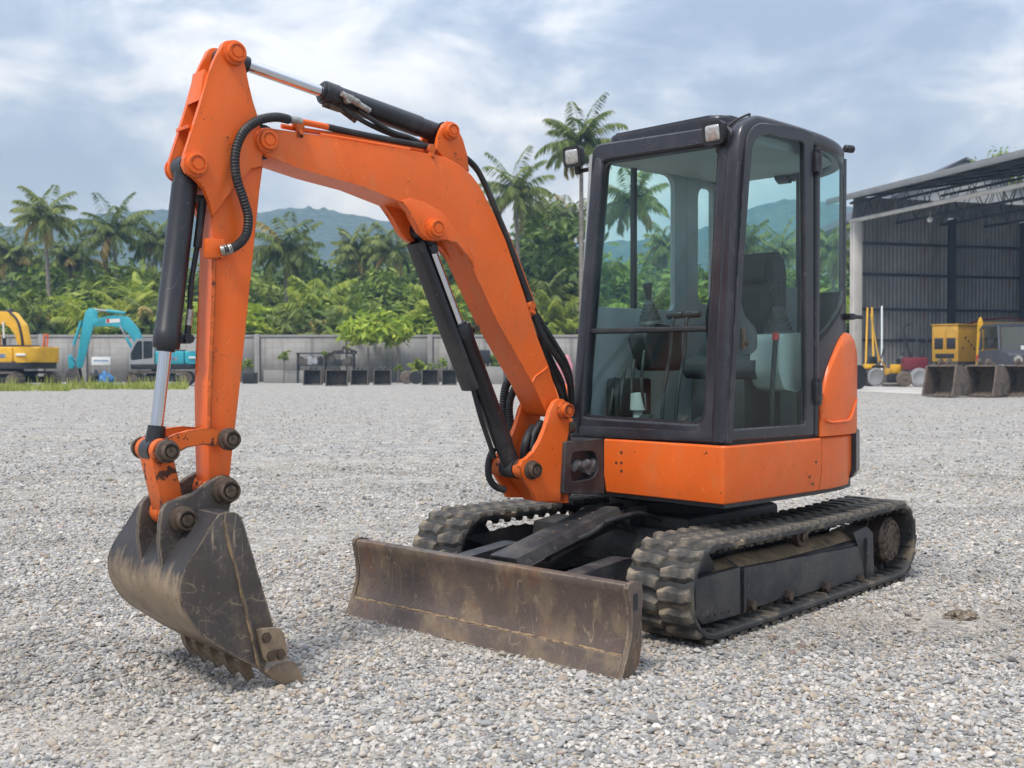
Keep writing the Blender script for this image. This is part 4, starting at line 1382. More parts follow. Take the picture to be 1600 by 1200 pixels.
# far wall with its sliding window
yW = yF + 0.02
far_o = [(0.69, 0.918), (-0.56, 0.918), (-0.56, 2.45), (0.57, 2.45)]
zb = on(S, 985, 482, 1, yW).z
zt2 = on(S, 985, 262, 1, yW).z
xr = on(S, 1053, 400, 1, yW).x
xm = on(S, 991, 400, 1, yW).x
b = MB()
far_i = [(0.60, zb), (xr, zb), (xr, zt2), (0.53, zt2)]
xs_ = on(S, 1071, 400, 1, yW).x
far_o = [(0.69, 0.918), (xs_, 0.918), (xs_, 2.45), (0.57, 2.45)]
b.ring(fillet(far_o, 0.004, 6), fillet(far_i, [0.03, 0.05, 0.09, 0.05], 6), yW - 0.03, yW + 0.01, 1, 0.004)
fw_ = put('far_wall', b, M['lining'], CAB, S)
xq0, xq1 = on(S, 1089, 400, 1, yW).x, -0.53
q_i = [(xq0, zb + 0.05), (xq1, zb + 0.05), (xq1, zt2 - 0.04), (xq0, zt2 - 0.04)]
b = MB()
b.ring(fillet([(xs_, 0.918), (-0.56, 0.918), (-0.56, 2.45), (xs_, 2.45)], 0.004, 6), fillet(q_i, [0.08, 0.03, 0.03, 0.10], 6), yW - 0.03, yW + 0.01, 1, 0.004)
put('far_wall', b, M['lining'], CAB, S)
b = MB(); b.prism(fillet(q_i, [0.08, 0.03, 0.03, 0.10], 6), yW - 0.012, yW - 0.007, 1)
put('corner_window', b, M['glass'], CAB, S, 20)
b = MB(); b.prism(fillet(far_i, [0.03, 0.05, 0.09, 0.05], 6), yW - 0.012, yW - 0.007, 1)
put('side_window', b, M['glass'], CAB, S, 20)
b = MB(); b.box((xm, yW - 0.004, (zb + zt2) / 2), (0.028, 0.03, zt2 - zb), 0.003)
put('window_divider', b, M['black'], CAB, S)
# rear wall
b = MB()
xR = -0.57
rzb = on(S, 1200, 452, 0, xR).z
rzt = on(S, 1200, 264, 0, xR).z
re_o = [(yF, 0.918), (0.45, 0.918), (0.45, 2.45), (yF, 2.45)]
yl_ = max(yF + 0.07, on(S, 1089, 400, 0, xR).y)
re_i = [(yl_, rzb), (on(S, 1262, 400, 0, xR).y, rzb), (on(S, 1262, 400, 0, xR).y, rzt), (yl_, rzt)]
b.ring(fillet(re_o, 0.02, 6), fillet(re_i, 0.07, 6), xR - 0.02, xR + 0.02, 0, 0.004)
put('rear_wall', b, M['lining'], CAB, S)
b = MB(); b.prism(fillet(re_i, 0.07, 6), xR - 0.004, xR + 0.001, 0)
put('rear_window', b, M['glass'], CAB, S, 20)
b = MB(); b.prism([(0.70, yN - 0.02), (-0.13, yN - 0.02), (-0.42, 0.76), (-0.57, 0.6), (-0.57, yF), (0.70, yF)], 0.905, 0.935, 2)
put('cab_floor', b, M['black'], CAB, S)

# inside the cab
b = MB()
ys = 0.36
b.prism(fillet([(0.16, 1.22), (0.17, 1.30), (0.05, 1.345), (-0.20, 1.31), (-0.22, 1.20)], 0.04, 4), ys - 0.23, ys + 0.23, 1, 0.03, 3)
SE = put('driver_seat', b, M['seat'], EX, S)
p = on(S, 1190, 394, 1, ys + 0.1)
zt3 = p.z
xb = p.x
b = MB()
bk = [(xb + 0.045, zt3 - 0.05), (xb + 0.015, zt3), (xb - 0.05, zt3 - 0.01), (xb - 0.085, zt3 - 0.12), (-0.20, 1.40), (-0.22, 1.24), (-0.12, 1.22), (xb + 0.03, 1.45), (xb + 0.062, zt3 - 0.22), (xb + 0.05, zt3 - 0.18)]
b.prism(fillet(bk, 0.03, 4), ys - 0.205, ys + 0.205, 1, 0.045, 4)
put('backrest', b, M['seat'], SE, S)
b = MB()
for sy in (-1, 1):
    b.tube(spline([(xb + 0.045, ys + sy * 0.165, zt3 - 0.24), (xb + 0.055, ys + sy * 0.185, zt3 - 0.36), (-0.10, ys + sy * 0.19, 1.42), (-0.10, ys + sy * 0.185, 1.32)], 6), 0.045, 10)
b.box((xb + 0.045, ys, zt3 - 0.10), (0.05, 0.33, 0.15), 0.022, Matrix.Rotation(R(-14), 3, 'Y'), 3)
put('seat_bolster', b, M['seat'], SE, S, 60)
b = MB()
b.box((-0.03, ys, 1.08), (0.36, 0.36, 0.28), 0.02)
put('seat_base', b, M['black'], SE, S)
def joystick(px, py, y, s=1.0):
    base = on(S, px, py, 1, y)
    g = MB()
    hts = [0.0, 0.02, 0.022, 0.042, 0.044, 0.064, 0.066, 0.086, 0.088, 0.108, 0.11, 0.13, 0.132, 0.15]
    rs = [0.085, 0.078, 0.070, 0.072, 0.062, 0.064, 0.054, 0.056, 0.046, 0.048, 0.038, 0.040, 0.030, 0.026]
    d = Vector((0.10, 0.0, 1)).normalized()
    g.lathe(base, d, [(h * s, r * s) for h, r in zip(hts, rs)], 20)
    j = put('joystick', g, M['boot'], EX, S, 50)
    h_ = MB()
    t0 = base + d * 0.145 * s
    h_.cyl(t0, t0 + d * 0.03 * s, 0.014 * s, n=12)
    h_.lathe(t0 + d * 0.02 * s, Vector((0.16, 0, 1)), [(0, 0.016 * s), (0.02 * s, 0.022 * s), (0.06 * s, 0.026 * s), (0.085 * s, 0.031 * s), (0.10 * s, 0.029 * s), (0.106 * s, 0.018 * s), (0.107 * s, 0.001)], 16)
    put('grip', h_, M['black'], j, S, 50)
    return base
bj = joystick(1217, 523, 0.64, 1.0)
b = MB()
b.prism(fillet([(bj.x + 0.14, bj.z - 0.03), (bj.x + 0.12, bj.z + 0.0), (bj.x - 0.10, bj.z + 0.012), (bj.x - 0.16, bj.z - 0.05), (bj.x - 0.15, bj.z - 0.22), (bj.x - 0.06, bj.z - 0.31), (bj.x + 0.10, bj.z - 0.29), (bj.x + 0.145, bj.z - 0.20)], 0.02, 3), 0.555, 0.735, 1, 0.02, 3)
put('console', b, M['console'], EX, S)
b = MB()
b.tube(spline([(bj.x + 0.16, 0.70, 0.95), (bj.x + 0.165, 0.71, 1.2), (bj.x + 0.15, 0.715, 1.42)], 6), 0.013, 10)
lv = put('safety_lever', b, M['black'], EX, S)
b = MB(); b.cyl((bj.x + 0.15, 0.715, 1.42), (bj.x + 0.148, 0.716, 1.46), 0.018, n=12, ch=0.004)
put('lever_knob', b, M['redlight'], lv, S)
bj2 = joystick(1016, 506, 0.03, 0.85)
b = MB()
b.prism(fillet([(bj2.x + 0.12, bj2.z - 0.06), (bj2.x + 0.06, bj2.z), (bj2.x - 0.22, bj2.z), (bj2.x - 0.22, bj2.z - 0.26), (bj2.x + 0.05, bj2.z - 0.26)], 0.03, 3), -0.04, 0.09, 1, 0.02, 3)
put('console', b, M['black'], EX, S)
for dy in (0.0, 0.09):
    b = MB()
    b.tube(spline([(0.60, 0.34 + dy, 0.95), (0.585, 0.34 + dy, 1.15), (0.53, 0.34 + dy, 1.35), (0.515, 0.34 + dy, 1.50), (0.50, 0.34 + dy, 1.545)], 6), 0.010, 8)
    b.cyl((0.50, 0.30 + dy * 1.2, 1.55), (0.50, 0.40 + dy * 1.2, 1.555), 0.019, n=12, ch=0.005)
    put('travel_lever', b, M['black'], EX, S, 50)
for yv, mt in ((0.18, 'black'), (0.42, 'pin'), (0.55, 'black')):
    b = MB()
    b.box((0.57, yv, 1.0), (0.12, 0.07, 0.012), 0.004, Matrix.Rotation(R(25), 3, 'Y'))
    b.box((0.60, yv, 0.96), (0.03, 0.03, 0.06), 0.004)
    put('foot_pedal', b, M[mt], EX, S)
b = MB()          # fan and wiring clutter on the far side of the floor
b.box((0.35, -0.09, 1.08), (0.30, 0.09, 0.28), 0.02)
put('side_console', b, M['black'], EX, S)
b = MB()
b.lathe((0.50, 0.10, 0.94), (0, 0, 1), [(0, 0.03), (0.10, 0.028), (0.11, 0.045), (0.2, 0.04), (0.205, 0.001)], 16)
put('bottle', b, M['console'], EX, S)
b = MB()
for k in range(4):
    y = -0.08 + k * 0.07
    b.tube(spline([(0.55 - k * .03, y, 0.94), (0.52, y + .01, 1.1 + k * .03), (0.46, y - .02, 1.22 + k * .05)], 5), 0.009, 8)
put('cab_wiring', b, M['hose'], EX, S)

# work lights
def work_light(c, yaw):
    fr = S @ T(*c) @ rotz(R(yaw)) @ Matrix.Rotation(R(8), 4, 'Y')
    b = MB()
    o = rrect(0.118, 0.112, 0.022, 4)
    b.solid([[(0.0, y, z) for y, z in o], [(-0.012, y * 1.0, z * 1.0) for y, z in o], [(-0.05, y * 0.92, z * 0.92) for y, z in o], [(-0.075, y * 0.55, z * 0.55) for y, z in o]])
    b.box((-0.05, 0.0, -0.072), (0.025, 0.03, 0.05), 0.004)
    wl = put('work_light', b, M['black'], EX, fr)
    b = MB()
    i2 = rrect(0.084, 0.078, 0.016, 4)
    b.solid([[(0.0005, y, z) for y, z in i2], [(0.004, y * 0.94, z * 0.94) for y, z in i2], [(0.006, y * 0.6, z * 0.6) for y, z in i2]])
    put('lamp_lens', b, M['lens'], wl, fr, 60)
pA = on(W, 1113, 208, 0, 0.055); pA = (S.inverted() @ W) @ pA
pB = on(W, 893, 245, 0, 0.055); pB = (S.inverted() @ W) @ pB
work_light(pA, 0)
work_light(pB, 6)
b = MB()
b.cyl((pA.x - 0.07, pA.y, pA.z - 0.07), (pA.x - 0.12, pA.y + 0.05, pA.z - 0.06), 0.012, n=10)
b.cyl((pB.x - 0.07, pB.y, pB.z - 0.07), (pB.x - 0.10, pB.y + 0.10, pB.z - 0.06), 0.012, n=10)
b.tube(spline([(pA.x - 0.07, pA.y + 0.0, pA.z + 0.0), (pA.x - 0.10, pA.y + 0.05, pA.z + 0.06), (pA.x - 0.16, pA.y + 0.10, pA.z + 0.10), (pA.x - 0.24, pA.y + 0.05, pA.z + 0.115)], 6), 0.006, 6)
put('lamp_wiring', b, M['hose'], CAB, S)
b = MB()
p = on(S, 1324, 233, 1, 0.70)
b.cyl((p.x + 0.03, 0.70, p.z), (p.x - 0.03, 0.72, p.z), 0.022, n=14, ch=0.006)
put('rear_lamp', b, M['black'], CAB, S)
# ================================================================== ground, gravel, air, hills
def gravel_mat():
    m, nt, b = nodes('gravel_ground')
    v = coords(nt)
    vo = nt.nodes.new('ShaderNodeTexVoronoi')
    vo.inputs['Scale'].default_value = 40
    vo.inputs['Randomness'].default_value = 1.0
    nt.links.new(v, vo.inputs['Vector'])
    sep = nt.nodes.new('ShaderNodeSeparateColor')
    nt.links.new(vo.outputs['Color'], sep.inputs[0])
    rp = nt.nodes.new('ShaderNodeValToRGB')
    e = rp.color_ramp.elements
    e[0].position, e[0].color = 0.0, (0.10, 0.10, 0.105, 1)
    e[1].position, e[1].color = 1.0, (0.55, 0.52, 0.475, 1)
    for p, c in ((0.15, (0.20, 0.195, 0.19, 1)), (0.4, (0.34, 0.328, 0.308, 1)), (0.62, (0.38, 0.34, 0.285, 1)), (0.8, (0.46, 0.437, 0.398, 1))):
        x = e.new(p); x.color = c
    nt.links.new(sep.outputs[0], rp.inputs[0])
    # patches of fines and beige dust, long across the yard
    big = noise(nt, coords(nt, 'Object', (0.35, 0.9, 1)), 0.55, 6, 0.62, 0.4)
    c = mixc(nt, rng(nt, big, 0.46, 0.68, 0, 0.6), rp.outputs[0], (0.40, 0.35, 0.28))
    big2 = noise(nt, coords(nt, 'Object', (0.25, 1.3, 1)), 0.9, 6, 0.65, 0.3)
    c = mixc(nt, rng(nt, big2, 0.48, 0.75, 0, 0.25), c, (0.185, 0.18, 0.178))
    fine = noise(nt, v, 9, 5, 0.7)
    c = mixc(nt, rng(nt, fine, 0.42, 0.70, 0, 0.35), c, (0.15, 0.145, 0.14))
    sp1 = noise(nt, v, 2.6, 9, 0.78)
    c = mixc(nt, rng(nt, sp1, 0.50, 0.66, 0, 0.5), c, (0.12, 0.117, 0.112))
    c = mixc(nt, rng(nt, sp1, 0.50, 0.36, 0, 0.40), c, (0.60, 0.58, 0.545))
    nt.links.new(c, b.inputs['Base Color'])
    b.inputs['Roughness'].default_value = 0.92
    b.inputs['Specular IOR Level'].default_value = 0.2
    h = rng(nt, vo.outputs['Distance'], 0.0, 0.75, 1.0, 0.0)
    bump(nt, b, h, 0.8, 0.016)
    return m
b = MB()
b.poly([(-1800, -60, 0), (1800, -60, 0), (1800, 2200, 0), (-1800, 2200, 0)])
g = put('ground', b, gravel_mat(), None, None, 0, recentre=False)
tag(g, 'flat yard of grey gravel reaching to the block wall', kind='structure')

def pebble_mat():
    m, nt, b = nodes('pebble_stone')
    at = nt.nodes.new('ShaderNodeAttribute')
    at.attribute_type = 'INSTANCER'
    at.attribute_name = 'tint'
    f = noise(nt, coords(nt), 70, 4, 0.6)
    c = mixc(nt, rng(nt, f, 0.35, 0.7, 0, 0.35), at.outputs['Color'], (0.3, 0.29, 0.28))
    nt.links.new(c, b.inputs['Base Color'])
    b.inputs['Roughness'].default_value = 0.85
    b.inputs['Specular IOR Level'].default_value = 0.3
    return m
def build_gravel():
    rg = np.random.default_rng(7)
    pm = pebble_mat()
    coll = bpy.data.collections.new('pebbles')
    for k in range(7):
        bm = bmesh.new()
        bmesh.ops.create_icosphere(bm, subdivisions=2 if k < 5 else 1, radius=1.0)
        sx, sy, sz = rg.uniform(0.85, 1.35), rg.uniform(0.7, 1.0), rg.uniform(0.45, 0.75)
        cuts = [Vector(rg.normal(size=3)).normalized() for _ in range(9)]
        for v in bm.verts:
            p = v.co.copy()
            for cdir in cuts:
                d = p.dot(cdir)
                if d > 0.60:
                    p -= cdir * (d - 0.60) * 0.95
            p *= rg.uniform(0.93, 1.07)
            v.co = Vector((p.x * sx, p.y * sy, p.z * sz))
        for f in bm.faces:
            f.smooth = k < 2
        me = bpy.data.meshes.new('pebble')
        bm.to_mesh(me); bm.free()
        me.materials.append(pm)
        coll.objects.link(bpy.data.objects.new('pebble', me))
    P = []
    d = 2.7
    while d < 46:
        s = 0.0200 if d < 5.5 else (0.0200 + (d - 5.5) * 0.0042 if d < 13 else 0.053 + (d - 13) * 0.012)
        hw = d * 0.475 + 0.35
        n = int(2 * hw / s)
        x = -hw + (np.arange(n) + rg.uniform(-0.5, 0.5, n)) * s
        y = d + rg.uniform(-0.5, 0.5, n) * s
        P.append(np.stack([x, y], 1))
        d += s * 0.92
    P = np.concatenate(P)
    # leave out what the tracks and blade press into the ground is not needed: stones stay below them
    n = len(P)
    dist = P[:, 1]
    base = np.where(dist < 6, 0.0100, 0.0100 + (np.minimum(dist, 26) - 6) * 0.0005)
    size = base * np.exp(rg.normal(0, 0.36, n))
    size = np.clip(size, 0.006, 0.030)
    big = rg.random(n) < 0.012
    size[big] *= 1.45
    z = size * rg.uniform(-0.15, 0.42, n)
    inst_rot = np.stack([rg.normal(0, 0.35, n), rg.normal(0, 0.35, n), rg.uniform(0, 6.283, n)], 1)
    pal = np.array([[0.54, 0.53, 0.515], [0.46, 0.46, 0.455], [0.37, 0.385, 0.40], [0.29, 0.305, 0.325], [0.47, 0.425, 0.36], [0.43, 0.365, 0.29], [0.19, 0.19, 0.195], [0.62, 0.61, 0.59], [0.36, 0.29, 0.25]])
    pr = np.array([0.20, 0.20, 0.15, 0.10, 0.12, 0.07, 0.06, 0.08, 0.02])
    ci = rg.choice(len(pal), n, p=pr / pr.sum())
    col = pal[ci] * rg.uniform(0.62, 1.05, (n, 1)) * np.array([[1.07, 1.0, 0.915]])
    # dusty patches
    def vnoise(sx, sy, seed):
        g = np.random.default_rng(seed).random((96, 96))
        u, w = P[:, 0] / sx + 48, P[:, 1] / sy
        iu, iw = np.floor(u).astype(int), np.floor(w).astype(int)
        fu, fw = u - iu, w - iw
        fu, fw = fu * fu * (3 - 2 * fu), fw * fw * (3 - 2 * fw)
        q = lambda a_, b_: g[a_ % 96, b_ % 96]
        return (q(iu, iw) * (1 - fu) + q(iu + 1, iw) * fu) * (1 - fw) + (q(iu, iw + 1) * (1 - fu) + q(iu + 1, iw + 1) * fu) * fw
    dust = 0.55 * vnoise(1.6, 0.8, 1) + 0.30 * vnoise(0.55, 0.35, 2) + 0.15 * vnoise(0.2, 0.15, 3)
    damp = 0.55 * vnoise(2.4, 0.9, 4) + 0.30 * vnoise(0.7, 0.4, 5) + 0.15 * vnoise(0.25, 0.2, 6)
    k = np.clip((dust - 0.54) * 3.0, 0, 0.62)[:, None]
    col = col * (1 - k) + np.array([[0.44, 0.375, 0.29]]) * k * rg.uniform(0.8, 1.1, (n, 1))
    col = col * (1 - np.clip((damp - 0.56) * 1.6, 0, 0.25)[:, None])
    thin = np.clip((dust - 0.60) * 5, 0, 0.75)          # fewer, sunken stones where fines have gathered
    z = z - thin * size * 0.9 * (rg.random(n) < 0.8)
    me = bpy.data.meshes.new('gravel')
    me.from_pydata(np.concatenate([P, z[:, None]], 1).tolist(), [], [])
    a = me.attributes.new('scl', 'FLOAT', 'POINT'); a.data.foreach_set('value', size.astype(np.float32))
    a = me.attributes.new('rot', 'FLOAT_VECTOR', 'POINT'); a.data.foreach_set('vector', inst_rot.astype(np.float32).ravel())
    a = me.attributes.new('tint', 'FLOAT_VECTOR', 'POINT'); a.data.foreach_set('vector', col.astype(np.float32).ravel())
    a = me.attributes.new('pick', 'INT', 'POINT'); a.data.foreach_set('value', rg.integers(0, 7, n).astype(np.int32))
    o = bpy.data.objects.new('gravel', me)
    C.objects.link(o)
    tag(o, 'loose grey and beige gravel stones lying on the yard', kind='stuff')
    ng = bpy.data.node_groups.new('scatter_gravel', 'GeometryNodeTree')
    ng.interface.new_socket('Geometry', in_out='INPUT', socket_type='NodeSocketGeometry')
    ng.interface.new_socket('Geometry', in_out='OUTPUT', socket_type='NodeSocketGeometry')
    gi = ng.nodes.new('NodeGroupInput'); go = ng.nodes.new('NodeGroupOutput')
    ci_ = ng.nodes.new('GeometryNodeCollectionInfo')
    ci_.inputs['Collection'].default_value = coll
    ci_.inputs['Separate Children'].default_value = True
    ci_.inputs['Reset Children'].default_value = True
    ip = ng.nodes.new('GeometryNodeInstanceOnPoints')
    ip.inputs['Pick Instance'].default_value = True
    def na(nm, dt):
        q = ng.nodes.new('GeometryNodeInputNamedAttribute')
        q.data_type = dt
        q.inputs['Name'].default_value = nm
        return [s for s in q.outputs if s.enabled and s.name == 'Attribute'][0]
    L = ng.links.new
    L(gi.outputs[0], ip.inputs['Points'])
    L(ci_.outputs[0], ip.inputs['Instance'])
    L(na('pick', 'INT'), ip.inputs['Instance Index'])
    L(na('rot', 'FLOAT_VECTOR'), ip.inputs['Rotation'])
    L(na('scl', 'FLOAT'), ip.inputs['Scale'])
    L(ip.outputs[0], go.inputs[0])
    md = o.modifiers.new('scatter', 'NODES')
    md.node_group = ng
    return n
N_STONES = build_gravel()

CLOD = surf('earth_clod', (0.15, 0.115, 0.078), 0.95, 0, 0.4, 14, [((0.30, 0.27, 0.23), 60, 0.5, 0.6, 0.8, ONE)], (50, 0.8, 0.01))
# a few clods of mud dropped on the stones
for px, py, s, lab in ((1502, 966, 0.07, 'small brown clod of earth on the gravel right of the tracks'), (172, 752, 0.05, 'small brown clod of earth on the gravel left of the bucket link')):
    p = ground(px, py)
    bm = bmesh.new()
    bmesh.ops.create_icosphere(bm, subdivisions=3, radius=1.0)
    rd = random.Random(px)
    for v in bm.verts:
        x, y, z = v.co
        k = 0.78 + 0.22 * math.sin(5 * x + 2 * y + px) * math.sin(6 * y - 3 * x) + rd.uniform(-0.12, 0.12)
        v.co = Vector((x * s * 1.45 * k, y * s * 1.1 * k, max(-0.01, z * s * 0.55 * k * (0.7 + 0.5 * math.sin(9 * x + 7 * y)))))
    me = bpy.data.meshes.new('mud_clod'); bm.to_mesh(me); bm.free()
    me.materials.append(CLOD)
    o = inst('mud_clod', me, None, T(p.x, p.y, 0.008))
    tag(o, lab, 'clod')

def np_mesh(name, verts, faces, mats, fmat=None, smooth=False):
    me = bpy.data.meshes.new(name)
    verts = np.asarray(verts, dtype=np.float32)
    faces = np.asarray(faces, dtype=np.int32)
    me.vertices.add(len(verts))
    me.vertices.foreach_set('co', verts.ravel())
    k = faces.shape[1]
    me.loops.add(faces.size)
    me.loops.foreach_set('vertex_index', faces.ravel())
    me.polygons.add(len(faces))
    me.polygons.foreach_set('loop_start', np.arange(0, faces.size, k, dtype=np.int32))
    if smooth:
        me.polygons.foreach_set('use_smooth', np.ones(len(faces), dtype=bool))
    for m in mats:
        me.materials.append(m)
    if fmat is not None:
        me.polygons.foreach_set('material_index', np.asarray(fmat, dtype=np.int32))
    me.update(calc_edges=True)
    me.validate()
    return me

# hills
def interp(x, xs, ys):
    return np.interp(x, xs, ys)
def hills(name, depth, thick, sky, label, seed):
    rg = np.random.default_rng(seed)
    xs = np.array([(p[0] - CX) / F_PX * depth for p in sky])
    hs = np.array([CAMZ + (HORIZON - p[1]) / F_PX * depth for p in sky])
    nx, ny = 420, 60
    X = np.linspace(xs[0], xs[-1], nx)
    H = interp(X, xs, hs)
    ker = np.hanning(13); ker /= ker.sum()
    H = np.convolve(np.pad(H, 6, mode='edge'), ker, 'valid')
    ph = rg.uniform(0, 6.28, 24)
    fr_ = rg.uniform(0.004, 0.03, 24)
    an = rg.uniform(0, 6.28, 24)
    V = []
    for j in range(ny):
        t = j / (ny - 1)
        y = depth - thick * (1 - t) if t <= 1 else depth
        prof = (t ** 1.15)
        rough = np.zeros(nx)
        for k in range(24):
            rough += np.sin(fr_[k] * (X * math.cos(an[k]) + y * math.sin(an[k])) + ph[k]) * (0.012 / fr_[k]) * 0.9
        z = H * prof + rough * (t * (1 - t) * 4) * 1.0 + rg.normal(0, 0.7, nx) * min(1, t * 3)
        V.append(np.stack([X, np.full(nx, y), np.maximum(z, -0.5)], 1))
    V.append(np.stack([X, np.full(nx, depth + thick * 0.6), np.full(nx, -0.5)], 1))
    V = np.concatenate(V)
    rows = ny + 1
    idx = np.arange(rows * nx).reshape(rows, nx)
    F = np.stack([idx[:-1, :-1], idx[:-1, 1:], idx[1:, 1:], idx[1:, :-1]], -1).reshape(-1, 4)
    m, nt, bs = nodes('forested_slope')
    v = coords(nt)
    vo = nt.nodes.new('ShaderNodeTexVoronoi')
    vo.inputs['Scale'].default_value = 0.14
    nt.links.new(v, vo.inputs['Vector'])
    f = noise(nt, v, 0.03, 6, 0.65)
    c = mixc(nt, rng(nt, f, 0.35, 0.65), (0.020, 0.040, 0.014), (0.060, 0.085, 0.028))
    c = mixc(nt, rng(nt, vo.outputs['Distance'], 0.2, 0.8, 0, 0.8), c, (0.012, 0.024, 0.010))
    nt.links.new(c, bs.inputs['Base Color'])
    bs.inputs['Roughness'].default_value = 0.95
    bs.inputs['Specular IOR Level'].default_value = 0.1
    bump(nt, bs, rng(nt, vo.outputs['Distance'], 0, 0.9, 1, 0), 1.0, 4.0)
    me = np_mesh(name, V, F, [m], smooth=True)
    o = inst(name, me, None, Matrix.Identity(4))
    tag(o, label, kind='structure')
    return o
hills('hills', 980, 330, [(-700, 420), (-300, 372), (-60, 356), (40, 352), (120, 344), (190, 331), (250, 328), (310, 332), (380, 338), (430, 328), (470, 325), (520, 328), (580, 341), (640, 352), (720, 372), (800, 384), (900, 380), (1000, 376), (1080, 362),
       (1120, 350), (1160, 330), (1210, 314), (1250, 310), (1300, 316), (1360, 332), (1450, 356), (1600, 372), (2000, 400), (2500, 430)], 'wooded hills fading blue behind the palms', 11)

# the air between: one closed box of thin haze
b = MB()
b.box((0, 700, 81.5), (2600, 1480, 165), 0)
hm = bpy.data.materials.new('haze')
hm.use_nodes = True
nt = hm.node_tree
for n in list(nt.nodes):
    nt.nodes.remove(n)
out = nt.nodes.new('ShaderNodeOutputMaterial')
pv = nt.nodes.new('ShaderNodeVolumePrincipled')
pv.inputs['Color'].default_value = (0.44, 0.69, 1.0, 1)
pv.inputs['Absorption Color'].default_value = (1, 1, 1, 1)
pv.inputs['Density'].default_value = 0.00068
pv.inputs['Anisotropy'].default_value = 0.0
nt.links.new(pv.outputs[0], out.inputs['Volume'])
hz_ = put('haze', b, hm, None, None, 0, recentre=False)
tag(hz_, 'thin pale haze in the air over the yard and hills', kind='stuff')
# ================================================================== vegetation
def leafmat(name, a, b_, c_, trans=0.3, rough=0.6):
    m = bpy.data.materials.new(name)
    m.use_nodes = True
    nt = m.node_tree
    bs = nt.nodes['Principled BSDF']
    out = [n for n in nt.nodes if n.type == 'OUTPUT_MATERIAL'][0]
    geo = nt.nodes.new('ShaderNodeNewGeometry')
    oi = nt.nodes.new('ShaderNodeObjectInfo')
    f = noise(nt, coords(nt, 'Object'), 0.55, 3, 0.6)
    k = mathn(nt, 'ADD', mathn(nt, 'MULTIPLY', geo.outputs['Random Per Island'], 0.55), mathn(nt, 'MULTIPLY', f, 0.55))
    k = mathn(nt, 'ADD', k, mathn(nt, 'MULTIPLY', mathn(nt, 'SUBTRACT', oi.outputs['Random'], 0.5), 0.35))
    r = nt.nodes.new('ShaderNodeValToRGB')
    e = r.color_ramp.elements
    e[0].position, e[0].color = 0.2, a + (1,)
    e[1].position, e[1].color = 0.85, c_ + (1,)
    x = e.new(0.5); x.color = b_ + (1,)
    nt.links.new(k, r.inputs[0])
    nt.links.new(r.outputs[0], bs.inputs['Base Color'])
    bs.inputs['Roughness'].default_value = rough
    bs.inputs['Specular IOR Level'].default_value = 0.35
    tr_ = nt.nodes.new('ShaderNodeBsdfTranslucent')
    nt.links.new(r.outputs[0], tr_.inputs[0])
    ms = nt.nodes.new('ShaderNodeMixShader')
    ms.inputs[0].default_value = trans
    nt.links.new(bs.outputs[0], ms.inputs[1])
    nt.links.new(tr_.outputs[0], ms.inputs[2])
    nt.links.new(ms.outputs[0], out.inputs[0])
    return m
LM = {
    'palm': leafmat('palm_frond', (0.083, 0.131, 0.028), (0.173, 0.225, 0.051), (0.285, 0.320, 0.090)),
    'dry': leafmat('dry_frond', (0.256, 0.188, 0.058), (0.391, 0.312, 0.095), (0.495, 0.393, 0.137)),
    'young': leafmat('young_frond', (0.165, 0.247, 0.029), (0.300, 0.378, 0.052), (0.480, 0.494, 0.075), 0.4),
    'dark': leafmat('dark_foliage', (0.052, 0.099, 0.019), (0.112, 0.181, 0.031), (0.195, 0.269, 0.052)),
    'mid': leafmat('mid_foliage', (0.090, 0.152, 0.021), (0.187, 0.261, 0.040), (0.315, 0.378, 0.063)),
    'lime': leafmat('lime_foliage', (0.151, 0.247, 0.021), (0.331, 0.450, 0.042), (0.556, 0.610, 0.075), 0.4),
    'grass': leafmat('grass', (0.151, 0.218, 0.031), (0.285, 0.348, 0.058), (0.450, 0.450, 0.117), 0.3),
}
BARK = surf('palm_bark', (0.24, 0.21, 0.18), 0.9, 0, 0.3, 3, [((0.1, 0.085, 0.07), 5, 0.5, 0.7, 0.7, (1, 1, 6))])
WOOD = surf('tree_bark', (0.12, 0.10, 0.08), 0.9, 0, 0.3, 3)

class LeafB:
    def __init__(s):
        s.v, s.f, s.m, s.n = [], [], [], 0
    def quads(s, q, mi=0):
        """q: (n,4,3)"""
        n = len(q)
        s.v.append(q.reshape(-1, 3))
        s.f.append(np.arange(n * 4).reshape(n, 4) + s.n)
        s.m.append(np.full(n, mi))
        s.n += n * 4
    def mesh(s, name, mats):
        return np_mesh(name, np.concatenate(s.v), np.concatenate(s.f), mats, np.concatenate(s.m))

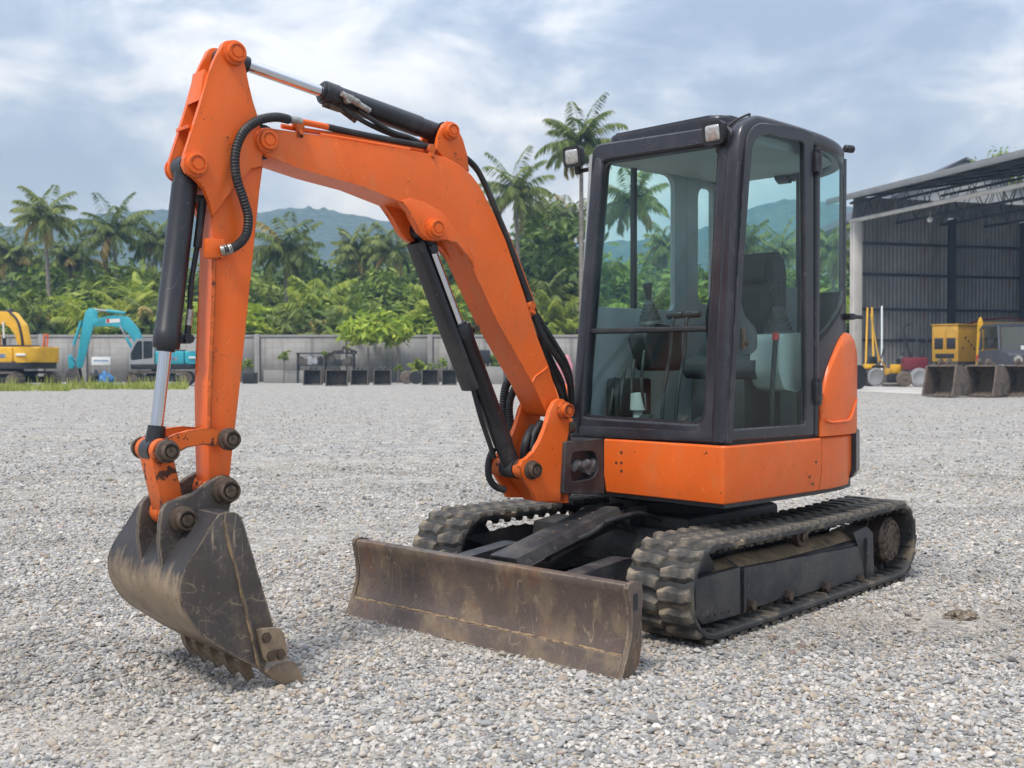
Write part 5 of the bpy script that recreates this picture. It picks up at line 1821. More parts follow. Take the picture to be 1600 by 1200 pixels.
def unit(v):
    return v / np.maximum(1e-9, np.linalg.norm(v, axis=-1, keepdims=True))
def frond(lb, rg, base, az, elev, L, droop, nl, ll, mi, wid=0.075, hang=0.6):
    m = 14
    t = np.linspace(0, 1, m)
    pitch = elev - droop * t ** 1.4
    h = np.array([math.cos(az), math.sin(az), 0])
    dirs = np.cos(pitch)[:, None] * h + np.sin(pitch)[:, None] * np.array([0, 0, 1.0])
    pts = base + np.concatenate([[np.zeros(3)], np.cumsum((dirs[:-1] + dirs[1:]) / 2 * (L / (m - 1)), 0)])
    tt = np.linspace(0.10, 0.99, nl)
    P = np.stack([np.interp(tt, t, pts[:, k]) for k in range(3)], 1)
    D = unit(np.stack([np.interp(tt, t, dirs[:, k]) for k in range(3)], 1))
    side = np.cross(D, np.array([0, 0, 1.0]))
    sn = np.linalg.norm(side, axis=1, keepdims=True)
    side = np.where(sn > 0.15, side / np.maximum(sn, 1e-6), np.array([-math.sin(az), math.cos(az), 0]))
    leng = ll * (0.45 + 0.75 * np.sin(np.clip(tt * 1.05, 0, 1) * math.pi * 0.85 + 0.25)) * rg.uniform(0.85, 1.1, nl)
    for sg in (1, -1):
        ld = unit(side * sg * 1.0 + D * 0.55 + np.array([0, 0, -1.0]) * (hang * rg.uniform(0.6, 1.2, (nl, 1))))
        tip = P + ld * leng[:, None] + np.array([0, 0, -0.16]) * leng[:, None]
        mid = P + ld * leng[:, None] * 0.45
        w = np.cross(ld, np.array([0, 0, 1.0])) ; w = unit(w + 0.3 * rg.normal(size=(nl, 3))) * wid * 0.5
        lb.quads(np.stack([P, mid + w, tip, mid - w], 1), mi)
    # the rib itself
    sd = np.array([-math.sin(az), math.cos(az), 0]) * 0.04
    w = np.linspace(1, 0.15, m)[:, None]
    a, c = pts + sd * w, pts - sd * w
    lb.quads(np.stack([a[:-1], a[1:], c[1:], c[:-1]], 1), mi)
def palm_crown(seed, n=26, L=4.2, ll=0.95, mats=('palm', 'dry'), young=False):
    rg = np.random.default_rng(seed)
    lb = LeafB()
    for i in range(n):
        u = (i + 0.5) / n
        az = i * 2.39996 + rg.uniform(-0.25, 0.25)
        elev = math.radians(84 - 112 * u ** 0.9) + rg.uniform(-0.12, 0.12)
        dr = math.radians(rg.uniform(55, 95)) * (0.75 + 0.35 * u)
        old = (u > 0.86 and rg.random() < 0.7) or rg.random() < 0.05
        frond(lb, rg, np.array([0, 0, 0.0]), az, elev, L * rg.uniform(0.82, 1.08) * (0.85 + 0.15 * (1 - u)), dr, 40, ll, 1 if old else 0, 0.135, 0.7 + 1.0 * u)
    return lb.mesh('crown', [LM[mats[0]], LM[mats[1]]])
def trunk_mesh(seed, h, r0, r1, lean, mat, n=9):
    rg = np.random.default_rng(seed)
    b = MB()
    k = 12
    path, rad = [], []
    for i in range(k + 1):
        t = i / k
        path.append((lean * math.sin(t * 1.3), lean * 0.3 * t * t, h * t))
        rad.append((1.35 - 0.35 * min(1, t * 5)) * ((1 - t) + t * r1 / r0))
    b.tube(path, r0, n, rad)
    return b.mesh('trunk', mat, 60), Vector(path[-1])
def banana_crown(seed, n=9, L=2.3, w=0.55, mat='young'):
    rg = np.random.default_rng(seed)
    lb = LeafB()
    for i in range(n):
        az = i * 2.4 + rg.uniform(-0.4, 0.4)
        u = i / n
        elev = math.radians(85 - 60 * u) + rg.uniform(-0.1, 0.1)
        m = 9
        t = np.linspace(0, 1, m)
        pitch = elev - math.radians(rg.uniform(60, 120)) * t ** 1.5
        h = np.array([math.cos(az), math.sin(az), 0])
        dirs = np.cos(pitch)[:, None] * h + np.sin(pitch)[:, None] * np.array([0, 0, 1.0])
        LL = L * rg.uniform(0.75, 1.1)
        pts = np.concatenate([[np.zeros(3)], np.cumsum(dirs[:-1] * (LL / (m - 1)), 0)])
        sd = np.array([-math.sin(az), math.cos(az), 0])
        ww = w * 0.5 * np.sin(np.clip(t * 0.97 + 0.03, 0, 1) * math.pi) ** 0.6 * (t > 0.12) + 0.02
        for sg in (1, -1):
            ed = pts + sd * sg * ww[:, None] + np.array([0, 0, -0.35]) * ww[:, None]
            lb.quads(np.stack([pts[:-1], pts[1:], ed[1:], ed[:-1]], 1), 0)
    return lb.mesh('crown', [LM[mat]])
def leafy_crown(seed, rx, rz, clumps, per, leaf, mat, flat=0.35):
    rg = np.random.default_rng(seed)
    lb = LeafB()
    d = unit(rg.normal(size=(clumps, 3)))
    d[:, 2] = np.abs(d[:, 2]) * 1.0 - 0.35 * (rg.random(clumps) < 0.5)
    rad = rg.uniform(0.35, 1.0, clumps) ** 0.5
    lumps = 1 + 0.28 * np.sin(d[:, 0] * 4 + seed) * np.sin(d[:, 1] * 3.7 + seed * 2) + rg.normal(0, 0.10, clumps)
    c = d * (rad * lumps)[:, None] * np.array([rx, rx, rz])
    cs = rg.uniform(0.45, 0.95, clumps) * rx * 0.24
    cc = np.repeat(c, per, 0)
    off = rg.normal(size=(clumps * per, 3)) * np.repeat(cs, per)[:, None] * np.array([1, 1, 0.7])
    p = cc + off
    n = len(p)
    nrm = unit(rg.normal(size=(n, 3)) * 0.8 + unit(p) * 0.5 + np.array([0, 0, 0.6]))
    a = unit(np.cross(nrm, rg.normal(size=(n, 3))))
    b_ = np.cross(nrm, a)
    s = leaf * rg.uniform(0.6, 1.25, (n, 1))
    lb.quads(np.stack([p - a * s, p + b_ * s * 0.42, p + a * s - nrm * s * 0.25, p - b_ * s * 0.42], 1), 0)
    return lb.mesh('crown', [LM[mat]])

def tree(name, label, cat, group, x, y, trunk_me, crown_me, top, s=1.0, rz=0.0, parent=None):
    e = empty(name, T(x, y, 0) @ rotz(rz), label, cat, group)
    sm = Matrix.Diagonal((s, s, s, 1))
    if trunk_me:
        inst('trunk', trunk_me, e, T(x, y, 0) @ rotz(rz) @ (sm if not isinstance(s, tuple) else sm))
    inst('crown', crown_me, e, T(x, y, 0) @ rotz(rz) @ sm @ Matrix.Translation(top))
    return e
PALMC = [palm_crown(20 + k, 22 + (k * 5) % 13, 3.9 + 0.25 * (k % 4), 0.95 + 0.05 * (k % 3)) for k in range(7)]
# (px, py of the crown's heart, depth, scale, label)
PALMS = [
    (72, 338, 90, 0.86, 'tall coconut palm standing alone above the trees, leftmost tall one, behind the yellow excavator'),
    (180, 364, 92, 0.84, 'coconut palm rising behind the teal excavator, left of the bucket cylinder'),
    (246, 378, 95, 0.82, 'coconut palm half hidden behind the orange machine\'s bucket cylinder'),
    (113, 405, 100, 0.8, 'low coconut palm between the two leftmost tall palms'),
    (22, 402, 99, 0.8, 'low coconut palm at the left edge above the yellow boom'),
    (446, 392, 91, 0.92, 'coconut palm with full dark crown just right of the orange arm'),
    (560, 392, 100, 0.8, 'coconut palm below the hill, left one of the pair under the orange boom'),
    (614, 392, 98, 0.85, 'coconut palm beside the boom cylinder, right one of the pair under the orange boom'),
    (806, 302, 86, 0.86, 'coconut palm with drooping fronds just right of the boom elbow'),
    (908, 224, 80, 0.88, 'tallest coconut palm, behind the cab\'s front work light'),
    (846, 352, 100, 0.76, 'slim coconut palm low between boom elbow and cab'),
    (886, 346, 104, 0.78, 'coconut palm partly hidden by the cab\'s front pillar'),
    (988, 316, 84, 0.84, 'coconut palm seen through the windscreen beside the window divider'),
    (1040, 386, 100, 0.75, 'low coconut palm seen through the right half of the windscreen'),
    (1166, 384, 96, 0.8, 'coconut palm seen through the door glass above the seat'),
    (1218, 396, 98, 0.75, 'small coconut palm seen through the door glass right of the headrest'),
    (1300, 392, 92, 0.8, 'coconut palm seen through the rear quarter glass of the cab'),
]
for i, (px, py, d, s, lab) in enumerate(PALMS):
    x = (px - CX) / F_PX * d
    h = CAMZ + (HORIZON - py) / F_PX * d
    rd = random.Random(i * 7 + 1)
    tm, top = trunk_mesh(i, h, 0.21, 0.13, rd.uniform(-0.9, 0.9), BARK)
    e = empty('coconut_palm', T(x - top.x, d - top.y, 0), lab, 'palm tree', 'coconut palms behind the wall')
    inst('trunk', tm, e, T(x - top.x, d - top.y, 0))
    inst('crown', PALMC[(i * 3) % 7], e, T(x, d, h) @ Matrix.Rotation(rd.uniform(-0.14, 0.14), 4, 'X') @ Matrix.Rotation(rd.uniform(-0.18, 0.18), 4, 'Y') @ rotz(rd.uniform(0, 6.28)) @ Matrix.Diagonal((s, s, s, 1)))

WHERE = [(-80, 'at far left'), (0, 'above the yellow excavator'), (95, 'between yellow and teal excavators'), (150, 'above the teal boom'), (215, 'above the teal cab'), (285, 'behind the orange arm'),
         (385, 'just right of the orange arm'), (470, 'left of the leafy wall tree'), (540, 'above the leafy wall tree'), (650, 'behind the boom cylinder'), (700, 'behind the lower boom'), (800, 'between boom and cab'),
         (900, 'behind left half of windscreen'), (1000, 'behind right half of windscreen'), (1100, 'behind the cab\'s near pillar'), (1150, 'behind the door glass'), (1250, 'behind the cab\'s rear corner'), (1330, 'beside the shed column')]
used = {}
def where(px):
    w = WHERE[0][1]
    for p, t_ in WHERE:
        if px >= p:
            w = t_
    return w
def lab_of(base, px):
    l = f'{base} {where(px)}'
    used.setdefault(l, []).append(px)
    n = len(used[l])
    return l if n == 1 else l + [', second from left', ', third from left', ', fourth from left', ', fifth from left'][n - 2].replace(' ,', ',')
BROAD = {
    'dark': [leafy_crown(40 + k, 3.6, 3.2, 105, 46, 0.36, 'dark') for k in range(3)],
    'mid': [leafy_crown(50 + k, 3.4, 2.9, 95, 42, 0.40, 'mid') for k in range(3)],
    'lime': [leafy_crown(60 + k, 2.2, 1.9, 60, 34, 0.40, 'lime') for k in range(2)],
}
NAMES = {'dark': ('rounded dark green broadleaf tree', 'broadleaf_tree'), 'mid': ('fresh green broadleaf tree', 'broadleaf_tree'), 'lime': ('yellow green leafy tree', 'leafy_shrub')}
BTR = [trunk_mesh(90 + k, 6.0, 0.22, 0.12, 0.4 * (k - 1), WOOD) for k in range(3)]
def broad(kind, px, py_top, d, s, rowname):
    x = (px - CX) / F_PX * d
    top = CAMZ + (HORIZON - py_top) / F_PX * d
    rz = {'dark': 3.2, 'mid': 2.9, 'lime': 1.9}[kind] * s
    cz = top - rz * 1.05
    rd = random.Random(int(px * 13 + d))
    me = rd.choice(BROAD[kind])
    tm, tp = rd.choice(BTR)
    base, nm = NAMES[kind]
    e = empty(nm, T(x, d, 0), lab_of(f'{base} {rowname}', px), 'tree', 'broadleaf trees behind the wall')
    inst('trunk', tm, e, T(x, d, 0) @ Matrix.Diagonal((s, s, max(0.3, cz / 6.0), 1)))
    inst('crown', me, e, T(x, d, cz) @ rotz(rd.uniform(0, 6.28)) @ Matrix.Diagonal((s * rd.uniform(0.95, 1.15), s * rd.uniform(0.95, 1.15), s, 1)))
rd = random.Random(21)
px = -60
while px < 1420:          # far row
    broad(rd.choice(['dark', 'dark', 'mid']), px, rd.uniform(408, 436) - (26 if 640 < px < 760 or 840 < px < 930 else 0), rd.uniform(104, 112), rd.uniform(1.1, 1.35), 'in far row')
    px += rd.uniform(62, 80)
px = -50
while px < 1400:          # middle row
    k = rd.choice(['dark', 'mid', 'mid', 'mid'])
    py = rd.uniform(428, 468)
    if 835 < px < 900:
        py = 352
    broad(k, px, py, rd.uniform(92, 99), rd.uniform(0.95, 1.2) * (1.35 if 835 < px < 900 else 1), 'in middle row')
    px += rd.uniform(58, 76)
px = -40
while px < 1400:          # low growth just behind the wall
    k = rd.choice(['mid', 'lime', 'lime', 'lime', 'mid', 'dark'])
    broad(k, px, rd.uniform(470, 505), rd.uniform(83, 87), rd.uniform(0.75, 1.0) if k != 'lime' else rd.uniform(0.9, 1.25), 'close behind wall')
    px += rd.uniform(40, 58)
BAN = [banana_crown(70 + k, 9 + k, 2.6, 0.62, 'young') for k in range(3)]
YPALM = [palm_crown(80 + k, 14, 3.4, 0.8, ('young', 'palm')) for k in range(2)] + [palm_crown(85, 16, 3.2, 0.8, ('palm', 'dry'))]
for i, (px, py, d, s, kind) in enumerate([
        (18, 470, 84, 1.0, 'y'), (62, 488, 82, 0.9, 'p'), (104, 468, 85, 1.0, 'b'), (132, 490, 82, 0.8, 'y'), (158, 505, 80.5, 0.8, 'b'), (190, 470, 84, 1.0, 'y'), (216, 446, 87, 1.1, 'b'), (238, 482, 83, 0.9, 'p'), (268, 470, 84, 1.0, 'b'),
        (286, 500, 82, 0.9, 'y'), (395, 505, 82, 0.8, 'b'), (424, 512, 81, 0.7, 'b'), (462, 500, 82, 0.9, 'p'), (490, 452, 85, 1.15, 'y'), (512, 505, 81, 0.8, 'p'), (528, 470, 86, 0.9, 'y'), (655, 485, 84, 0.9, 'b'), (682, 462, 86, 1.1, 'y'), (700, 510, 82, 0.8, 'b'),
        (850, 450, 84, 1.0, 'p'), (868, 480, 82, 0.9, 'y'), (884, 500, 81, 0.8, 'b'), (930, 470, 84, 1.0, 'y'), (965, 490, 82, 0.9, 'b'), (1020, 480, 83, 1.0, 'p'), (1060, 490, 82, 0.9, 'b'), (1170, 470, 84, 1.0, 'y'), (1205, 480, 83, 1.0, 'p'), (1245, 470, 84, 1.0, 'b'), (1328, 480, 84, 1.0, 'y')]):
    x = (px - CX) / F_PX * d
    h = CAMZ + (HORIZON - py) / F_PX * d - 1.2 * s
    rd = random.Random(i * 3 + 11)
    me, nm, base, cat = {'b': (BAN[i % 3], 'banana_plant', 'broad leaved banana plant', 'banana plant'), 'y': (YPALM[i % 2], 'young_palm', 'young yellow green palm', 'palm'), 'p': (YPALM[2], 'young_palm', 'short dull green palm', 'palm')}[kind]
    tm, top = trunk_mesh(300 + i, max(0.5, h), 0.12, 0.08, rd.uniform(-0.2, 0.2), BARK if kind != 'b' else WOOD)
    e = empty(nm, T(x, d, 0), lab_of(base + ' at wall', px), cat, 'young palms and bananas behind the wall')
    inst('trunk', tm, e, T(x, d, 0))
    inst('crown', me, e, T(x + top.x, d + top.y, top.z) @ rotz(rd.uniform(0, 6.28)) @ Matrix.Diagonal((s, s, s, 1)))
# the bright tree in front of the wall: three stems, one spreading crown
d = 75.5
e = empty('leafy_tree', T((588 - CX) / F_PX * d, d, 0), 'bright green leafy tree with bare stems in front of the block wall', 'tree')
CR = leafy_crown(77, 2.15, 1.15, 70, 26, 0.34, 'lime')
for k, (px, py) in enumerate(((577, 545), (600, 540), (622, 548))):
    x = (px - CX) / F_PX * d
    tm, top = trunk_mesh(400 + k, 2.4, 0.07, 0.05, rd.uniform(-0.3, 0.3), BARK)
    inst('trunk', tm, e, T(x, d, 0))
inst('crown', CR, e, T((590 - CX) / F_PX * d, d, CAMZ + (HORIZON - 524) / F_PX * d))
# little plants along the foot of the wall
SMALL = [leafy_crown(95 + k, 0.42, 0.5, 14, 9, 0.17, 'mid') for k in range(2)]
SPALM = palm_crown(97, 12, 1.15, 0.38, ('young', 'palm'))
for i, (px, h, s, kind, lab) in enumerate((
        (385, 1.1, 1.0, 's', 'small potted shrub at the foot of the wall right of the orange arm'),
        (443, 1.7, 0.9, 's', 'thin young shrub on a bare stem left of the black machine parts'),
        (656, 0.9, 1.0, 'p', 'little palm seedling in front of the wall behind the boom cylinder'),
        (691, 1.2, 0.9, 's', 'young shrub against the wall just right of the palm seedling'),
        (505, 1.9, 0.5, 's', 'weed sprouting above the black machine parts'),
        (766, 1.3, 1.3, 's', 'leafy plant in a concrete planter behind the lower boom'),
        (622, 0.9, 0.7, 's', 'low plant under the bright leafy tree beside the tyre'))):
    d = 74.0 + (i % 3) * 0.3
    x = (px - CX) / F_PX * d
    tm, top = trunk_mesh(500 + i, h, 0.035, 0.025, 0.08, WOOD)
    e = empty('small_plant', T(x, d, 0), lab, 'plant', 'small plants along the wall')
    inst('trunk', tm, e, T(x, d, 0))
    inst('crown', SPALM if kind == 'p' else SMALL[i % 2], e, T(x + top.x, d + top.y, h) @ rotz(i) @ Matrix.Diagonal((s, s, s, 1)))
# rough grass by the old machines
def grass():
    rg = np.random.default_rng(5)
    n = 6500
    px = rg.uniform(-40, 292, n)
    y = rg.uniform(52.5, 58.5, n) + np.where(px > 110, 3.5, 0)
    keep = (np.sin(px * 0.09) + np.sin(px * 0.031 + y) + rg.normal(0, 0.7, n)) > -0.7
    px, y = px[keep], y[keep]
    n = len(px)
    x = (px - CX) / F_PX * y
    p = np.stack([x, y, np.zeros(n)], 1)
    h = rg.uniform(0.10, 0.34, (n, 1)) * np.where(rg.random((n, 1)) < 0.06, 2.2, 1)
    az = rg.uniform(0, 6.28, n)
    sd = np.stack([np.cos(az), np.sin(az), np.zeros(n)], 1) * 0.035
    tip = p + np.stack([rg.normal(0, 0.08, n), rg.normal(0, 0.08, n), np.zeros(n)], 1) + np.array([0, 0, 1.0]) * h
    lb = LeafB()
    lb.quads(np.stack([p - sd, p + sd, tip + sd * 0.3, tip - sd * 0.3], 1))
    o = inst('grass', lb.mesh('grass', [LM['grass']]), None, Matrix.Identity(4))
    tag(o, 'strip of rough grass in front of the yellow and teal excavators', kind='stuff')
grass()
# ================================================================== block wall
GW = surf('concrete_block', (0.29, 0.28, 0.265), 0.9, 0, 0.15, 0.4, [((0.17, 0.165, 0.155), 0.5, 0.45, 0.7, 0.6, (1, 1, 2)), ((0.40, 0.39, 0.37), 0.8, 0.55, 0.75, 0.5, ONE)], (6, 0.3, 0.02))
def block_mat():
    m, nt, b = nodes('block_wall')
    v = coords(nt)
    sx = nt.nodes.new('ShaderNodeSeparateXYZ')
    nt.links.new(v, sx.inputs[0])
    cb = nt.nodes.new('ShaderNodeCombineXYZ')
    nt.links.new(sx.outputs[0], cb.inputs[0]); nt.links.new(sx.outputs[2], cb.inputs[1])
    br = nt.nodes.new('ShaderNodeTexBrick')
    br.inputs['Color1'].default_value = (0.27, 0.26, 0.245, 1)
    br.inputs['Color2'].default_value = (0.31, 0.30, 0.285, 1)
    br.inputs['Mortar'].default_value = (0.225, 0.215, 0.20, 1)
    br.inputs['Scale'].default_value = 1.0
    br.inputs['Mortar Size'].default_value = 0.015
    br.inputs['Brick Width'].default_value = 0.8
    br.inputs['Row Height'].default_value = 0.4
    nt.links.new(cb.outputs[0], br.inputs['Vector'])
    f = noise(nt, v, 0.5, 6, 0.65)
    c = mixc(nt, rng(nt, f, 0.45, 0.7, 0, 0.5), br.outputs['Color'], (0.19, 0.18, 0.165))
    st = noise(nt, coords(nt, 'Object', (1.6, 1, 0.12)), 1.2, 6, 0.65)
    c = mixc(nt, rng(nt, st, 0.52, 0.68, 0, 0.65), c, (0.11, 0.105, 0.095))
    nt.links.new(c, b.inputs['Base Color'])
    b.inputs['Roughness'].default_value = 0.95
    bump(nt, b, br.outputs['Fac'], -0.4, 0.02)
    return m
BWM = block_mat()
WALLY = 78.0
WX0, WX1, WH = -40.0, 23.3, 3.12
wl = empty('block_wall', T(0, WALLY, 0), 'long grey concrete block wall with posts behind the yard, below the palms', 'wall')
posts_px = [-70, 65, 132, 267, 402, 537, 672, 807, 942, 1077, 1212, 1330]
xs = [(p - CX) / F_PX * WALLY for p in posts_px]
for i in range(len(xs) - 1):
    b = MB()
    b.box(((xs[i] + xs[i + 1]) / 2, WALLY + 0.1, WH / 2), (xs[i + 1] - xs[i] - 0.3, 0.2, WH))
    put('wall_panel', b, BWM, wl, None, 0)
    b = MB()
    b.box(((xs[i] + xs[i + 1]) / 2, WALLY + 0.1, WH + 0.09), (xs[i + 1] - xs[i] - 0.36, 0.30, 0.18), 0.02)
    put('coping', b, GW, wl)
for x in xs:
    b = MB()
    b.box((x, WALLY + 0.06, WH / 2 + 0.05), (0.36, 0.42, WH + 0.35), 0.02)
    put('wall_post', b, GW, wl)

# ================================================================== construction machines
def paint(name, col):
    return surf(name, col, 0.42, 0, 0.12, 1.2, [((col[0] * 0.45, col[1] * 0.45, col[2] * 0.45 + 0.02), 1.4, 0.5, 0.75, 0.6, ONE), ((0.2, 0.15, 0.1), 3, 0.62, 0.75, 0.5, ONE)])
M['yellow'] = paint('yellow_paint', (0.72, 0.40, 0.02))
M['teal'] = paint('teal_paint', (0.035, 0.36, 0.44))
M['yolk'] = paint('ochre_paint', (0.52, 0.29, 0.03))
M['white'] = surf('white_paint', (0.72, 0.72, 0.70), 0.5, 0, 0.08, 2)
M['grey'] = surf('grey_paint', (0.30, 0.31, 0.32), 0.5, 0, 0.1, 2)
M['steel'] = surf('weathered_steel', (0.075, 0.068, 0.062), 0.55, 0.2, 0.3, 2, [((0.2, 0.15, 0.1), 2.2, 0.5, 0.7, 0.6, ONE)])
M['muddy'] = surf('muddy_steel', (0.16, 0.125, 0.095), 0.7, 0.1, 0.3, 2, [((0.05, 0.045, 0.042), 2, 0.48, 0.62, 0.8, ONE)])
M['maroon'] = paint('maroon_paint', (0.16, 0.02, 0.03))
M['blue'] = surf('blue_plastic', (0.04, 0.18, 0.42), 0.5, 0, 0.3, 4)
M['plastic'] = surf('pale_plastic', (0.62, 0.68, 0.70), 0.5, 0, 0.2, 5)

def big_bucket(name, parent, fr, w, s, mt_in, mt_out, lugs=True, teeth=5):
    """bucket standing on its cutting edge: mouth towards +x, lugs on top; about 1 m high at s = 1"""
    prof = [(0.30, 1.00), (0.05, 1.02), (-0.22, 0.90), (-0.40, 0.62), (-0.42, 0.36), (-0.30, 0.12), (0.0, 0.02), (0.52, 0.0)]
    P = [Vector((x * s, z * s)) for x, z in prof]
    P = [Vector((v.x, v.y)) for v in [Vector((q.x, q.z)) for q in spline([(v.x, 0, v.y) for v in P], 3)]]
    inn = []
    for i, v in enumerate(P):
        t_ = (P[min(i + 1, len(P) - 1)] - P[max(i - 1, 0)]).normalized()
        inn.append(v + Vector((-t_.y, t_.x)) * 0.035 * s)
    b = MB()
    b.prism([tuple(v) for v in P] + [tuple(v) for v in inn[::-1]], -w / 2, w / 2, 1)
    root = put(name, b, mt_out, parent, fr, 30, recentre=parent is not None)
    for sd in (1, -1):
        b = MB()
        b.prism([tuple(v) for v in P] + [(0.40 * s, 0.42 * s)], *sorted(((w / 2 - 0.03 * s) * sd, (w / 2 + 0.004) * sd)), 1)
        sp = put('side_plate', b, mt_out, root, fr)
        b = MB()
        b.prism([(0.30 * s, 1.0 * s), (0.23 * s, 0.99 * s), (0.33 * s, 0.42 * s), (0.42 * s, 0.02 * s), (0.53 * s, 0.0), (0.41 * s, 0.44 * s)], *sorted(((w / 2 + 0.004) * sd, (w / 2 + 0.03 * s) * sd)), 1)
        put('side_edge', b, M['muddy'], root, fr)
    for k in range(teeth):
        y = -w / 2 + (k + 0.5) * w / teeth
        b = MB()
        b.solid([[(0.46 * s, y - 0.05 * s, 0.05 * s), (0.46 * s, y + 0.05 * s, 0.05 * s), (0.46 * s, y + 0.05 * s, -0.0), (0.46 * s, y - 0.05 * s, -0.0)],
                 [(0.66 * s, y - 0.03 * s, 0.012 * s), (0.66 * s, y + 0.03 * s, 0.012 * s), (0.66 * s, y + 0.03 * s, -0.0), (0.66 * s, y - 0.03 * s, -0.0)]])
        put('bucket_tooth', b, M['muddy'], root, fr)
    if lugs:
        for dy in (-0.16, 0.16):
            b = MB()
            b.prism(fillet([(0.22 * s, 0.98 * s), (0.24 * s, 1.2 * s), (0.05 * s, 1.24 * s), (-0.06 * s, 1.10 * s), (-0.22 * s, 1.12 * s), (-0.32 * s, 0.84 * s)], 0.06 * s, 3), dy * s - 0.03 * s, dy * s + 0.03 * s, 1)
            b.cyl((0.14 * s, dy * s - 0.06 * s, 1.12 * s), (0.14 * s, dy * s + 0.06 * s, 1.12 * s), 0.06 * s, n=16)
            put('bucket_lug', b, mt_out, root, fr)
    return root

def big_excavator(name, label, x, y, yaw, col, arm_pts, boom_pts, bucket_at, upper_yaw=0.0, cabcol=None, s=1.0):
    """yaw: direction of the tracks; boom and arm given as (x, z) in the upper frame"""
    Fm = T(x, y, 0) @ rotz(yaw) @ Matrix.Diagonal((s, s, s, 1))
    Uf = Fm @ rotz(upper_yaw)
    root = empty(name, Fm, label, 'excavator')
    for sd in (1, -1):
        o = []
        for i in range(60):
            a = 2 * math.pi * i / 60
            cx = 1.55 if math.cos(a) > 0 else -1.55
            o.append((cx + 0.43 * math.cos(a), 0.46 + 0.43 * math.sin(a)))
        n = [(px * (1.0), pz) for px, pz in o]
        i2 = [((px - (1.55 if px > 0 else -1.55)) * 0.78 + (1.55 if px > 0 else -1.55), (pz - 0.46) * 0.78 + 0.46) for px, pz in o]
        b = MB()
        b.ring(n, i2, 1.2 * sd - 0.3, 1.2 * sd + 0.3, 1)
        tk = put('crawler_track', b, M['muddy'], root, Fm)
        sh = MB()
        for k in range(46):
            q = k / 46 * (2 * 3.1 + 2 * math.pi * 0.43)
            if q < 3.1:
                px, pz, nx, nz = 1.55 - q, 0.89, 0, 1
            elif q < 3.1 + math.pi * 0.43:
                a = math.pi / 2 + (q - 3.1) / 0.43
                px, pz, nx, nz = -1.55 + 0.43 * math.cos(a), 0.46 + 0.43 * math.sin(a), math.cos(a), math.sin(a)
            elif q < 6.2 + math.pi * 0.43:
                px, pz, nx, nz = -1.55 + (q - 3.1 - math.pi * 0.43), 0.03, 0, -1
            else:
                a = -math.pi / 2 + (q - 6.2 - math.pi * 0.43) / 0.43
                px, pz, nx, nz = 1.55 + 0.43 * math.cos(a), 0.46 + 0.43 * math.sin(a), math.cos(a), math.sin(a)
            sh.box((px + nx * 0.012, 1.2 * sd, pz + nz * 0.012), (0.14, 0.62, 0.035), 0, Matrix.Rotation(math.atan2(nx, nz), 3, 'Y'))
        put('track_shoes', sh, M['muddy'], tk, Fm)['kind'] = 'stuff'
        b = MB()
        b.box((0, 1.2 * sd, 0.46), (2.7, 0.36, 0.34), 0.04)
        put('track_frame', b, M['black'], root, Fm)
        for xx in (-1.55, 1.55):
            b = MB()
            b.cyl((xx, 1.2 * sd - 0.26, 0.46), (xx, 1.2 * sd + 0.26, 0.46), 0.31, n=28, ch=0.03)
            b.cyl((xx, 1.2 * sd - 0.29, 0.46), (xx, 1.2 * sd + 0.29, 0.46), 0.15, n=20)
            put('track_wheel', b, M['muddy'], root, Fm)
    b = MB()
    b.box((0, 0, 0.62), (1.6, 2.0, 0.4), 0.05)
    b.cyl((0, 0, 0.8), (0, 0, 1.08), 0.62, n=32)
    put('undercarriage', b, M['black'], root, Fm)
    b = MB()
    b.prism(fillet([(1.7, -1.3), (1.7, 1.3), (-1.9, 1.3), (-2.3, 0.9), (-2.3, -0.9), (-1.9, -1.3)], 0.15, 3), 1.05, 1.38, 2, 0.03)
    put('lower_skirt', b, M['cab'], root, Uf)
    for y0, y1, xa, xb_ in ((0.45, 1.32, -1.55, 0.2), (-1.32, -0.45, -1.55, 1.5)):
        b = MB()
        b.box(((xa + xb_) / 2, (y0 + y1) / 2, 1.78), (xb_ - xa, y1 - y0, 0.82), 0.07, None, 3)
        bd = put('body', b, col, root, Uf)
        sg = 1 if y0 > 0 else -1
        b = MB()
        b.box(((xa + xb_) / 2 - 0.1, 1.325 * sg, 1.72), (0.7, 0.012, 0.22), 0)
        put('grille', b, M['grey'], bd, Uf)
        for k in range(4):
            b = MB()
            b.box(((xa + xb_) / 2 - 0.1, 1.332 * sg, 1.65 + 0.048 * k), (0.5, 0.012, 0.022))
            put('grille_slat', b, M['blue'] if k else M['black'], bd, Uf)
    b = MB()
    b.box((-0.4, 0, 1.7), (2.4, 0.9, 0.6), 0.05)
    b.box((-1.0, 0.3, 2.24), (1.1, 1.6, 0.10), 0.03)
    put('engine_deck', b, M['cab'], root, Uf)
    b = MB()
    b.prism(fillet([(-1.56, -1.35), (-1.56, 1.35), (-2.2, 1.2), (-2.62, 0.7), (-2.62, -0.7), (-2.2, -1.2)], 0.25, 4), 1.38, 2.2, 2, 0.10, 3)
    cw = put('counterweight', b, col, root, Uf)
    b = MB()
    b.box((-2.1, 1.24, 1.78), (0.55, 0.10, 0.13), 0.03, Matrix.Rotation(0.25, 3, 'Z'))
    put('badge', b, M['white'], cw, Uf)
    # cab
    cc = cabcol or col
    b = MB()
    co = fillet([(0.25, 1.38), (0.25, 2.95), (1.35, 2.95), (1.78, 2.1), (1.78, 1.38)], [0.05, 0.18, 0.2, 0.1, 0.05], 4)
    ci = fillet([(0.36, 1.75), (0.36, 2.82), (1.28, 2.82), (1.66, 2.08), (1.66, 1.6)], [0.06, 0.12, 0.14, 0.1, 0.1], 4)
